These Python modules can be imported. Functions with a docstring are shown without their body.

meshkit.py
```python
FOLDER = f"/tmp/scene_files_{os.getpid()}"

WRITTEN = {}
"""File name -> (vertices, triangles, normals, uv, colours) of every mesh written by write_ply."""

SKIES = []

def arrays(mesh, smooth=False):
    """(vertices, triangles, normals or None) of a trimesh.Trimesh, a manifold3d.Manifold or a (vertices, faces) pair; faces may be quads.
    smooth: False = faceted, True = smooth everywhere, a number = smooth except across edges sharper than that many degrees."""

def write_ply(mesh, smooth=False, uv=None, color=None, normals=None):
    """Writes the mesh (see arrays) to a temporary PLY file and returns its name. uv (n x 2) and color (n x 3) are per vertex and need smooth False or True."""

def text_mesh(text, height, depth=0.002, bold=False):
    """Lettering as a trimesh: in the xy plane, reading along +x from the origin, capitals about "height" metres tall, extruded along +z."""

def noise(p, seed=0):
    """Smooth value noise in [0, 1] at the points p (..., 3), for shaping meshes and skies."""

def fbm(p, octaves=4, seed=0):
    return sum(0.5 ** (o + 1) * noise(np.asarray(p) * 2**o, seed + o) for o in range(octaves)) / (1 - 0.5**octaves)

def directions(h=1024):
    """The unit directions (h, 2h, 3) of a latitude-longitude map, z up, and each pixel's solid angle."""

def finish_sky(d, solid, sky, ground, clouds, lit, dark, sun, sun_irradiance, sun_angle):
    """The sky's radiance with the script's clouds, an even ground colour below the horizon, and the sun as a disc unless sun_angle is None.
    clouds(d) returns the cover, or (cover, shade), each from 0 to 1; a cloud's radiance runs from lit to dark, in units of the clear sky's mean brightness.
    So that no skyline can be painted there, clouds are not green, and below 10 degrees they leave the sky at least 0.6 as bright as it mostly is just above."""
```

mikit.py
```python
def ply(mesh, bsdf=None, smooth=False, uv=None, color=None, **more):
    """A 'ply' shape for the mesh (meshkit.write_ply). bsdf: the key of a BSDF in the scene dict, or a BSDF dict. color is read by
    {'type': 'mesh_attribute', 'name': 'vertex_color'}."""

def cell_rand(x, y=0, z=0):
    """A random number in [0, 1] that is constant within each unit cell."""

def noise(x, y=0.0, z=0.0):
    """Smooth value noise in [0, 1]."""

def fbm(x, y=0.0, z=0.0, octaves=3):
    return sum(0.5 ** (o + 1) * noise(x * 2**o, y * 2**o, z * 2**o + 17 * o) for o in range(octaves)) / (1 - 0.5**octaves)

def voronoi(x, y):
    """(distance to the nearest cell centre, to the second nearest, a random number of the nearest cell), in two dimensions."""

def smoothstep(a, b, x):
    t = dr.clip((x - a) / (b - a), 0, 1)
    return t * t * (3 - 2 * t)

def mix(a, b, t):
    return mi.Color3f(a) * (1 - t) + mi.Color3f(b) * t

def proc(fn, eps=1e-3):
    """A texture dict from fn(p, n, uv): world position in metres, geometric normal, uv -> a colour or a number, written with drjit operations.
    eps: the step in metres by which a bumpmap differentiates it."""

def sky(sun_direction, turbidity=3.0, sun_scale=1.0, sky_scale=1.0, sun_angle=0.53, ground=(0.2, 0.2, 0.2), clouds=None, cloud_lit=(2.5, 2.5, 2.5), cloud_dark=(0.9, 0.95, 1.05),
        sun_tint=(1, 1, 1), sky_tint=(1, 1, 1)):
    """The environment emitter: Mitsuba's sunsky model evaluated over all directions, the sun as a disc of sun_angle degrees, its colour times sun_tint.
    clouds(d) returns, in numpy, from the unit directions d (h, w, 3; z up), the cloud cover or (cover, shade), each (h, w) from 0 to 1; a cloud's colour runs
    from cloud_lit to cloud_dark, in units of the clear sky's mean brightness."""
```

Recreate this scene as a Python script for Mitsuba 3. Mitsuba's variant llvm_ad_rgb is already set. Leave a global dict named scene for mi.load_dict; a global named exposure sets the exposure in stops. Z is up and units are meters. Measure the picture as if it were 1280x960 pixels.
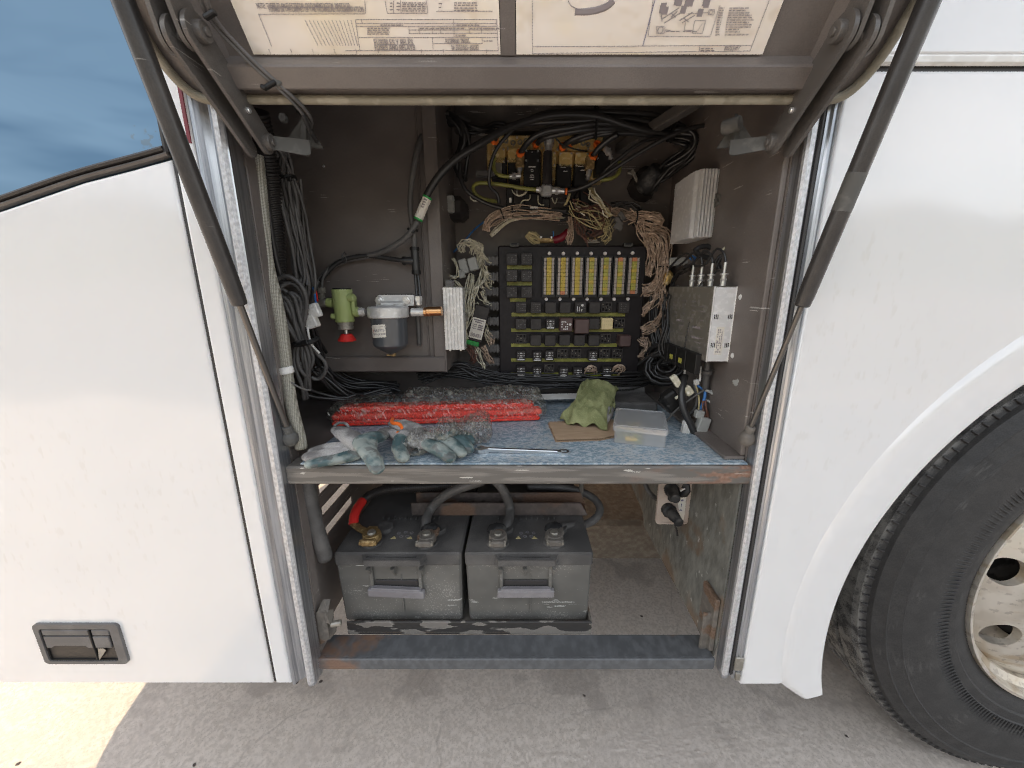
import math, random
import numpy as np, trimesh, drjit as dr, mitsuba as mi, mikit, meshkit
import manifold3d as m3
from manifold3d import Manifold, CrossSection
from shapely.geometry import Polygon, box as sbox
from shapely.ops import unary_union
from scipy.interpolate import CubicSpline
from mikit import proc, fbm, noise, voronoi, cell_rand, smoothstep, mix

T = mi.ScalarTransform4f
scene, labels = {}, {}

PITCH = math.radians(13.9)
scene['camera'] = {'type': 'perspective', 'fov': 106.14, 'fov_axis': 'x', 'near_clip': 0.01, 'far_clip': 2000.0, 'principal_point_offset_x': -0.0078,
    'to_world': T().look_at(origin=[0, -0.58, 1.08], target=[0, -0.58 + math.cos(PITCH), 1.08 - math.sin(PITCH)], up=[0, 0, 1])}
exposure = 3.8


def clouds(d):
    el = np.maximum(d[..., 2], 0.02)
    q = np.stack([d[..., 0] / (el + .12), d[..., 1] / (el + .12), el * 0], -1)
    a = meshkit.fbm(q * np.array([0.9, 2.2, 1]) + 3.1, 5, 4)
    b = meshkit.fbm(q * 0.5 + 9.0, 3, 8)
    cover = np.clip((a - 0.42) * 4.4, 0, 1) * np.clip((b - 0.20) * 2.8, 0, 1)
    c = meshkit.fbm(np.stack([d[..., 0] * 3.2, d[..., 1] * 3.2, d[..., 2] * 11], -1) + 5.0, 5, 13)
    bank = np.clip((c - .47) * 6, 0, 1) * np.clip((.55 - d[..., 2]) / .3, 0, 1)
    cover = np.maximum(cover * (.72 + .23 * np.clip((d[..., 2] - .45) / .3, 0, 1)), bank * .85)
    return np.clip(cover, 0, 1), np.clip(0.5 - a, 0, 1) * 0.5


scene['sky'] = mikit.sky((-0.283, 0.65, 0.707), turbidity=3, clouds=clouds, cloud_lit=(2.2, 2.2, 2.2), sky_tint=(1.47, 1.0, .69), sun_tint=(1.05, 1.0, .90), sun_scale=.33)


def numbered(name):
    if name not in USED:
        USED.add(name)
        return name
    k = 1
    while f'{name}_{k:03d}' in USED:
        k += 1
    USED.add(f'{name}_{k:03d}')
    return f'{name}_{k:03d}'


USED = set()


def thing(name, label, cat, group=None):
    key = numbered(name)
    labels[key] = {'label': label, 'category': cat}
    if group:
        labels[key]['group'] = group
    return key


def part(parent, name, mesh, mat, smooth=35, label=None, kind=None):
    key = numbered(parent + '__' + name)
    if isinstance(mesh, list):
        mesh = join(mesh)
    scene[key] = mikit.ply(mesh, 'mat_' + mat, smooth=smooth)
    if label or kind:
        labels[key] = {k: v for k, v in (('label', label), ('kind', kind)) if v}
    return key


def solo(name, label, cat, mesh, mat, smooth=35, group=None):
    key = thing(name, label, cat, group)
    scene[key] = mikit.ply(join(mesh) if isinstance(mesh, list) else mesh, 'mat_' + mat, smooth=smooth)
    return key


def tm(m):
    if isinstance(m, Manifold):
        q = m.to_mesh()
        return trimesh.Trimesh(np.array(q.vert_properties[:, :3]), np.array(q.tri_verts), process=False)
    return m


def join(ms):
    return trimesh.util.concatenate([tm(m) for m in ms])


def hullp(p):
    return tm(Manifold.hull_points(np.asarray(p, float)))


def box(x0, x1, y0, y1, z0, z1, b=0.0):
    b = min(b, (x1 - x0) * .45, (y1 - y0) * .45, (z1 - z0) * .45)
    if b <= 0:
        m = trimesh.creation.box((x1 - x0, y1 - y0, z1 - z0))
        m.apply_translation(((x0 + x1) / 2, (y0 + y1) / 2, (z0 + z1) / 2))
        return m
    p = []
    for x, sx in ((x0, 1), (x1, -1)):
        for y, sy in ((y0, 1), (y1, -1)):
            for z, sz in ((z0, 1), (z1, -1)):
                p += [(x, y + b * sy, z + b * sz), (x + b * sx, y, z + b * sz), (x + b * sx, y + b * sy, z)]
    return hullp(p)


def frame(d, up=(0, 0, 1)):
    d = np.asarray(d, float) / np.linalg.norm(d)
    up = np.asarray(up, float)
    if abs(d @ up) > .98:
        up = np.array([1.0, 0, 0])
    a = np.cross(up, d)
    a /= np.linalg.norm(a)
    return a, np.cross(d, a), d


def place(m, at, x=None, z=None):
    """the mesh with its z axis along z and its x axis near x, moved to at"""
    z = np.asarray(z if z is not None else (0, 0, 1), float)
    z = z / np.linalg.norm(z)
    x = np.asarray(x if x is not None else ((1, 0, 0) if abs(z[0]) < .9 else (0, 0, 1)), float)
    x = x - z * (x @ z)
    x /= np.linalg.norm(x)
    M = np.eye(4)
    M[:3, 0], M[:3, 1], M[:3, 2], M[:3, 3] = x, np.cross(z, x), z, at
    m = tm(m).copy()
    m.apply_transform(M)
    return m


def obox(at, x, z, sx, sy, sz, b=0.0):
    return place(box(-sx / 2, sx / 2, -sy / 2, sy / 2, -sz / 2, sz / 2, b), at, x, z)


def spline(pts, step=.008, closed=False):
    p = np.asarray(pts, float)
    if closed:
        p = np.vstack([p, p[:1]])
    L = np.concatenate([[0], np.cumsum(np.maximum(np.linalg.norm(np.diff(p, axis=0), axis=1), 1e-6) ** .7)])
    n = max(2, int(np.linalg.norm(np.diff(p, axis=0), axis=1).sum() / step))
    t = np.linspace(0, L[-1], n + 1)
    if len(p) == 2:
        return p[0] + (p[1] - p[0]) * (t / L[-1])[:, None]
    return CubicSpline(L, p, bc_type='periodic' if closed else 'natural')(t)


def frames(q):
    t = np.gradient(q, axis=0)
    t /= np.linalg.norm(t, axis=1, keepdims=True) + 1e-12
    a = np.zeros_like(q)
    a[0] = frame(t[0])[0]
    for i in range(1, len(q)):
        v = a[i - 1] - t[i] * (a[i - 1] @ t[i])
        a[i] = v / (np.linalg.norm(v) + 1e-12)
    return a, np.cross(t, a), t


def sweep(q, r, seg=8, flat=1.0):
    """a tube along the dense points q; r is one radius or one for each point"""
    a, b, t = frames(q)
    n = len(q)
    r = np.broadcast_to(r, n)
    th = np.arange(seg) * 2 * np.pi / seg
    v = (q[:, None] + r[:, None, None] * (np.cos(th)[None, :, None] * a[:, None] + flat * np.sin(th)[None, :, None] * b[:, None])).reshape(-1, 3)
    i, j = np.meshgrid(np.arange(n - 1), np.arange(seg), indexing='ij')
    k = (j + 1) % seg
    f = np.concatenate([np.stack([i * seg + j, i * seg + k, (i + 1) * seg + k], -1).reshape(-1, 3), np.stack([i * seg + j, (i + 1) * seg + k, (i + 1) * seg + j], -1).reshape(-1, 3)])
    v = np.vstack([v, q[:1], q[-1:]])
    jj = np.arange(seg)
    f = np.vstack([f, np.stack([np.full(seg, n * seg), (jj + 1) % seg, jj], 1), np.stack([np.full(seg, n * seg + 1), (n - 1) * seg + jj, (n - 1) * seg + (jj + 1) % seg], 1)])
    return trimesh.Trimesh(v, f, process=False)


def tube(pts, r, seg=10, step=.008, closed=False, flat=1.0):
    return sweep(spline(pts, step, closed), r, seg, flat)


def corrugated(pts, r, pitch=.004, depth=.12, seg=16):
    q = spline(pts, pitch / 4)
    return sweep(q, r * (1 + depth * np.array([0, 1, 1, 0])[np.arange(len(q)) % 4] - depth * .5), seg)


def bundle(pts, n, R, r, seed, step=.012, wob=.45, seg=5, fray=0.0, flat=1.0):
    """n loose strands round one path"""
    rng = np.random.default_rng(seed)
    q = spline(pts, step)
    a, b, t = frames(q)
    s = np.linspace(0, 1, len(q))
    out = []
    for k in range(n):
        ph, rad = rng.uniform(0, 2 * np.pi), R * np.sqrt(rng.uniform(.02, 1))
        w = [rng.normal(0, wob * R, 5) for _ in (0, 1)]
        spread = 1 + fray * s ** 2
        ca, cb = (CubicSpline(np.linspace(0, 1, 5), x)(s) for x in w)
        p = q + ((rad * np.cos(ph) + ca) * spread)[:, None] * a + ((rad * np.sin(ph) + cb) * spread * flat)[:, None] * b
        if fray:
            p = p[:max(4, int(len(p) * rng.uniform(.75, 1)))]
        out.append(sweep(p, r * rng.uniform(.85, 1.15), seg))
    return join(out)


def lathe(profile, seg=32, at=(0, 0, 0), axis=(0, 0, 1)):
    """profile: (radius, height) pairs from bottom to top"""
    p = np.asarray(profile, float)
    th = np.arange(seg) * 2 * np.pi / seg
    v = np.stack([p[:, None, 0] * np.cos(th), p[:, None, 0] * np.sin(th), np.repeat(p[:, 1:], seg, 1)], -1).reshape(-1, 3)
    i, j = np.meshgrid(np.arange(len(p) - 1), np.arange(seg), indexing='ij')
    k = (j + 1) % seg
    f = np.concatenate([np.stack([i * seg + j, i * seg + k, (i + 1) * seg + k], -1).reshape(-1, 3), np.stack([i * seg + j, (i + 1) * seg + k, (i + 1) * seg + j], -1).reshape(-1, 3)])
    m = trimesh.Trimesh(v, f, process=False)
    return place(m, at, None, axis)


def rod(p0, p1, r, seg=16, b=.0):
    p0, p1 = np.asarray(p0, float), np.asarray(p1, float)
    h = np.linalg.norm(p1 - p0)
    b = min(b, r * .5, h * .4)
    pr = [(1e-5, 0), (r - b, 0), (r, b), (r, h - b), (r - b, h), (1e-5, h)] if b else [(1e-5, 0), (r, 0), (r, h), (1e-5, h)]
    return lathe(pr, seg, p0, p1 - p0)


def hexnut(at, axis, r, h, b=.0006):
    return lathe([(1e-5, 0), (r, 0), (r, h - b), (r - b, h), (1e-5, h)], 6, at, axis)


def extrude(poly, h):
    if isinstance(poly, (list, tuple, np.ndarray)):
        poly = Polygon(poly)
    gs = getattr(poly, 'geoms', [poly])
    return join([trimesh.creation.extrude_polygon(g, h, engine='earcut') for g in gs])


def xz(m, y):
    """a mesh drawn in the xy plane and extruded along z, stood up: its y becomes z, its face looks along -y from depth y"""
    m = m.copy()
    v = np.array(m.vertices)
    m.vertices = np.stack([v[:, 0], y + v[:, 2], v[:, 1]], 1)
    m.faces = np.array(m.faces)[:, ::-1]
    return m


def yz(m, x):
    """drawn in (y, z), extruded along +x from x"""
    m = m.copy()
    v = np.array(m.vertices)
    m.vertices = np.stack([x + v[:, 2], v[:, 0], v[:, 1]], 1)
    return m


def plate(pts, depth, bevel=.003, y=0.0):
    """an outline in (x, z), its front face at y and its thickness behind it, with rounded front edges"""
    P = Polygon(pts)
    if P.exterior.is_ccw is False:
        pts = pts[::-1]
    p = np.asarray(pts, float)
    e = np.roll(p, -1, 0) - p
    n = np.stack([-e[:, 1], e[:, 0]], 1) / np.maximum(np.linalg.norm(e, axis=1, keepdims=True), 1e-9)
    m = n + np.roll(n, 1, 0)
    m /= np.maximum((m * n).sum(1, keepdims=True), .35)
    rings = []
    for k in range(5):
        a = k / 4 * np.pi / 2
        rings.append((p + m * bevel * (1 - np.sin(a)), y + bevel * (1 - np.cos(a))))
    rings.append((p, y + depth))
    N = len(p)
    v = np.vstack([np.stack([r[:, 0], np.full(N, yy), r[:, 1]], 1) for r, yy in rings])
    f = []
    for i in range(len(rings) - 1):
        for j in range(N):
            k = (j + 1) % N
            f += [(i * N + j, (i + 1) * N + k, i * N + k), (i * N + j, (i + 1) * N + j, (i + 1) * N + k)]
    cap = trimesh.creation.triangulate_polygon(Polygon(rings[0][0]), engine='earcut')
    cv, cf = cap
    base = len(v)
    v = np.vstack([v, np.stack([cv[:, 0], np.full(len(cv), y), cv[:, 1]], 1)])
    tri = [tuple(base + q for q in t) for t in cf]
    a = np.cross(v[tri[0][1]] - v[tri[0][0]], v[tri[0][2]] - v[tri[0][0]])
    if a[1] > 0:
        tri = [t[::-1] for t in tri]
    mesh = trimesh.Trimesh(v, np.vstack([f, tri]), process=False)
    return mesh


def text(t, h, at, x, z, bold=False, depth=.0003, width=None):
    m = meshkit.text_mesh(t, h, depth, bold)
    if width:
        m.apply_scale([width / (m.bounds[1][0] - m.bounds[0][0]), 1, 1])
    m.apply_translation([-(m.bounds[0][0] + m.bounds[1][0]) / 2, -h / 2, 0])
    return place(m, at, x, z)


def sph(c, r):
    return Manifold.sphere(1.0, 20).scale(list(np.broadcast_to(r, 3).astype(float))).translate(list(map(float, c)))


def limb(pts, fl=.75):
    """hulls of flattened spheres along joints (x, y, z, r)"""
    s = [sph(p[:3], (p[3], p[3], p[3] * fl)) for p in pts]
    return [Manifold.batch_hull([a, b]) for a, b in zip(s, s[1:])]


def blend(ms, edge=.004, it=12):
    m = tm(Manifold.batch_boolean(ms, m3.OpType.Add).refine_to_length(edge))
    m.merge_vertices()
    trimesh.smoothing.filter_taubin(m, iterations=it)
    return m


def crumple(m, amp, freq, seed, octaves=3):
    m = m.copy()
    v = np.array(m.vertices)
    n = np.array(m.vertex_normals)
    m.vertices = v + n * ((meshkit.fbm(v * freq, octaves, seed) - .5) * 2 * amp)[:, None]
    return m


def two(b):
    return {'type': 'twosided', 'bsdf': b}


def rgb(*c):
    return {'type': 'rgb', 'value': list(c if len(c) > 1 else c * 3)}


def pr(col, rough=.5, metal=0.0, spec=.5, coat=0.0, bump=None, scale=.001, eps=8e-4, **kw):
    col = proc(col) if callable(col) else rgb(*col)
    rough = proc(rough) if callable(rough) else rough
    b = {'type': 'principled', 'base_color': col, 'roughness': rough, 'metallic': metal, 'specular': spec, **kw}
    if coat:
        b |= {'clearcoat': coat, 'clearcoat_gloss': .97}
    if bump:
        b = {'type': 'bumpmap', 'arbitrary': proc(bump, eps), 'scale': scale, 'bsdf': b}
    return two(b)


def speckle(a, b, f, lo=.5, hi=.7, f2=None):
    def fn(p, n, uv):
        return mix(a, b, smoothstep(lo, hi, fbm(p.x * f, p.y * f, p.z * (f2 or f), 4)))
    return fn


def dusty(base, dust, f=14, amount=.35, scratch=.0, sc=(.5, .48, .45)):
    """paint with patches of dust that have a grain, and pale scratches"""
    def fn(p, n, uv):
        a = fbm(p.x * f, p.y * f, p.z * f, 5)
        g = noise(p.x * 900, p.y * 900, p.z * 900)
        col = mix(base, dust, amount * smoothstep(.34, .74, a * .8 + g * .2))
        if scratch:
            q = noise(p.x * 45 + p.z * 14, p.y * 30, p.z * 420) * noise(p.x * 18 + 7, p.y * 18, p.z * 40)
            col = mix(col, sc, scratch * smoothstep(.62, .72, q))
        return col
    return fn


def fine(f):
    return lambda p, n, uv: noise(p.x * f, p.y * f, p.z * f)


def wavy(p, n, uv):
    return fbm(p.x * 3.1, p.y * 3, p.z * 4.3 + 5, 3)


def white_col(p, n, uv):
    s = smoothstep(.60, .80, fbm(p.x * 130, p.y * 130, p.z * 40, 4)) * smoothstep(.5, .7, fbm(p.x * 4 + 9, p.y * 4, p.z * 4, 3))
    return mix((.63, .625, .62), (.53, .51, .475), s * .3)


def ground_col(p, n, uv):
    a = fbm(p.x * 170, p.y * 170, 0, 4)
    st, st2, w = voronoi(p.x * 400, p.y * 400)
    big = fbm(p.x * 2.6, p.y * 2.6, 3, 5)
    mid = fbm(p.x * 19, p.y * 19, 3, 4)
    c = mix((.43, .385, .34), (.53, .478, .43), smoothstep(.25, .75, a))
    c = mix(c, (.28, .245, .22), .5 * smoothstep(.8, .93, w) * (1 - smoothstep(.25, .42, st)))
    c = mix(c, (.62, .58, .53), .5 * smoothstep(.07, .0, w) * (1 - smoothstep(.25, .4, st)))
    c = mix(c, (.42, .375, .34), .45 * smoothstep(.44, .66, big * .6 + mid * .4))
    stain = fbm(p.x * 7 + 3, p.y * 7, 9, 5)
    c = mix(c, (.27, .24, .215), .45 * smoothstep(.56, .66, stain))
    w1 = p.x + .09 * fbm(p.x * 6, p.y * 6, 2, 4)
    w2 = p.y + .12 * fbm(p.x * 5, p.y * 5, 7, 4)
    e1, e2, ek = voronoi(w1 * 1.15 + 4, w2 * 1.15 + 1)
    c = mix(c, (.22, .195, .175), .25 * smoothstep(.008, .002, e2 - e1) * smoothstep(.4, .55, fbm(p.x * 9, p.y * 9, 1, 3)))
    f1, f2, k = voronoi(p.x * 5.3 + 2, p.y * 5.3)
    return mix(c, (.06, .05, .045), smoothstep(.045, .03, f1 + .03 * a) * smoothstep(.55, .6, k))


def ground_bump(p, n, uv):
    return fbm(p.x * 160, p.y * 160, 0, 3)


def blue_col(p, n, uv):
    a = fbm(p.x * 230, p.y * 330, 0, 3)
    b = fbm(p.x * 95 + 3, p.y * 190, 1, 3)
    c = mix((.185, .25, .305), (.39, .44, .47), smoothstep(.36, .68, a * .6 + b * .4))
    return mix(c, (.36, .35, .33), .55 * smoothstep(.5, .7, fbm(p.x * 17, p.y * 24, 2, 5)) * smoothstep(.4, .6, a))


def wall_low(p, n, uv):
    a = fbm(p.x * 9, p.y * 16, p.z * 7, 5)
    b = fbm(p.x * 50, p.y * 110 + p.z * 14, p.z * 34, 5)
    c = mix((.10, .10, .09), (.20, .20, .18), smoothstep(.25, .78, a * .3 + b * .7))
    r = fbm(p.x * 7 + 4, p.y * 14, p.z * 11 + 2, 5)
    c = mix(c, (.14, .09, .055), .7 * smoothstep(.54, .68, r))
    return mix(c, (.42, .42, .40), .6 * smoothstep(.68, .8, fbm(p.x * 40, p.y * 110, p.z * 45, 4)))


def rusty(base, at=.55, w=.1, f=20, rust=(.09, .056, .036)):
    def fn(p, n, uv):
        a = fbm(p.x * f, p.y * f, p.z * f, 5)
        c = mix(base, tuple(min(1, q * 1.45) for q in base), smoothstep(.3, .8, fbm(p.x * 110, p.y * 70, p.z * 70, 3)))
        return mix(c, mix(rust, (.17, .11, .075), noise(p.x * 300, p.y * 300, p.z * 300)), smoothstep(at, at + w, a))
    return fn


def shelf_beam_col(p, n, uv):
    a = fbm(p.x * 26, p.y * 40, p.z * 60, 5)
    k = smoothstep(.20, .40, p.x + .25 * (a - .5))
    c = mix((.115, .105, .094), (.19, .173, .155), smoothstep(.45, .7, fbm(p.x * 14, p.y * 90, p.z * 120, 3)))
    c = mix(c, mix((.15, .07, .045), (.27, .17, .12), noise(p.x * 240, p.y * 240, p.z * 240)), smoothstep(.44, .58, a) * k)
    q = noise(p.x * 60, p.y * 60, p.z * 300) * noise(p.x * 22, 3, p.z * 60)
    return mix(c, (.5, .48, .44), .8 * smoothstep(.6, .7, q))


def alu_col(p, n, uv):
    return mix((.40, .415, .44), (.56, .57, .59), smoothstep(.35, .65, fbm(p.x * 420, p.y * 420, p.z * 9, 3)))


def pitted(p, n, uv):
    return mix((.50, .50, .51), (.70, .70, .71), smoothstep(.25, .75, fbm(p.x * 330, p.y * 330, p.z * 220, 4)))


def battery_col(p, n, uv):
    d = fbm(p.x * 13, p.y * 13, p.z * 13, 5)
    c = mix((.10, .097, .089), (.155, .149, .137), smoothstep(.32, .74, d))
    q = noise(p.x * 40 + p.z * 25, p.y * 30, p.z * 380) * noise(p.x * 14 + 4, p.y * 20, p.z * 30)
    c = mix(c, (.5, .5, .48), .8 * smoothstep(.6, .68, q))
    return mix(c, (.4, .38, .35), .8 * smoothstep(.76, .8, noise(p.x * 700, p.y * 700, p.z * 700) * .6 + d * .5))


def lip_col(p, n, uv):
    a = fbm(p.x * 17, p.y * 20, p.z * 45, 4)
    c = mix((.17, .155, .14), (.035, .032, .03), smoothstep(.5, .53, a))
    return mix(c, (.42, .38, .33), smoothstep(.0, .03, .012 - dr.abs(a - .497)))


def tyre_col(p, n, uv):
    r = dr.sqrt(dr.square(p.x - 1.19) + dr.square(p.z - .505))
    a = fbm(p.x * 46, p.y * 70, p.z * 46, 5)
    g = noise(p.x * 800, p.y * 800, p.z * 800)
    tread = smoothstep(.494, .503, r)
    sc = noise(p.x * 30, p.y * 30, p.z * 30) * fbm(r * 300, dr.atan2(p.z - .505, p.x - 1.19) * 22, 2, 4)
    side = mix((.024, .0235, .0235), (.042, .040, .039), smoothstep(.3, .8, a * .5 + g * .5))
    side = mix(side, (.13, .125, .12), .3 * smoothstep(.40, .75, sc))
    return mix(side, mix((.030, .029, .029), (.15, .145, .135), smoothstep(.36, .62, a * .7 + g * .3)), tread)


def wheel_col(p, n, uv):
    a = fbm(p.x * 22, p.y * 22, p.z * 22, 5)
    c = mix((.52, .47, .40), (.62, .575, .505), smoothstep(.35, .6, a))
    c = mix(c, (.40, .30, .18), .6 * smoothstep(.56, .68, fbm(p.x * 15 + 3, p.y * 15, p.z * 40, 4)))
    return mix(c, (.2, .17, .14), .35 * smoothstep(.62, .70, fbm(p.x * 90, p.y * 90, p.z * 90, 3)))


def paper_col(p, n, uv):
    a = fbm(p.x * 9, p.y * 12, p.z * 12, 4)
    b = fbm(p.x * 38, p.y * 50, p.z * 50, 3)
    c = mix((.84, .77, .69), (.84, .74, .56), smoothstep(.42, .70, a))
    return mix(c, (.66, .55, .40), .35 * smoothstep(.56, .76, b))


def card_col(p, n, uv):
    return mix((.30, .20, .125), (.42, .30, .20), fbm(p.x * 60, p.y * 160, p.z * 160, 4))


def glove_col(p, n, uv):
    a = fbm(p.x * 34, p.y * 34, p.z * 34, 5)
    g = noise(p.x * 1500, p.y * 1500, p.z * 1500)
    c = mix((.17, .16, .155), (.38, .365, .35), smoothstep(.40, .60, a))
    return mix(c, (.10, .09, .085), .5 * smoothstep(.55, .9, g))


def teal_col(p, n, uv):
    a = fbm(p.x * 40, p.y * 40, p.z * 40, 5)
    c = mix((.055, .095, .10), (.25, .28, .26), smoothstep(.40, .64, a))
    return mix(c, (.10, .095, .09), .6 * smoothstep(.55, .66, fbm(p.x * 90, p.y * 90, p.z * 90 + 4, 3)))


def rag_col(p, n, uv):
    a = fbm(p.x * 30, p.y * 30, p.z * 30, 5)
    g = noise(p.x * 1300, p.y * 1300, p.z * 1300)
    c = mix((.17, .185, .075), (.29, .30, .14), smoothstep(.35, .65, a))
    return mix(c, (.38, .39, .21), .6 * smoothstep(.5, .9, g))


def rubbed(p, n, uv):
    return mix((.018, .018, .019), (.075, .072, .068), smoothstep(.45, .7, fbm(p.x * 45, p.y * 45, p.z * 45, 4)))


def braid_col(p, n, uv):
    a = dr.sin(p.z * 1500 + p.x * 1300) * dr.sin(p.z * 1500 - p.x * 1300)
    return mix((.19, .18, .145), (.42, .40, .34), smoothstep(-.3, .5, a))


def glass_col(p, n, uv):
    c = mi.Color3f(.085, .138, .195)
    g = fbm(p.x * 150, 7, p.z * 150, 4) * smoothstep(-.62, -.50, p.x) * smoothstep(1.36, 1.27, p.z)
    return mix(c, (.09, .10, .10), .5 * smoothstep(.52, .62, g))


def film_w(p, n, uv):
    return .07 + .33 * smoothstep(.52, .70, fbm(p.x * 95, p.y * 95, p.z * 95, 3))


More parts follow.
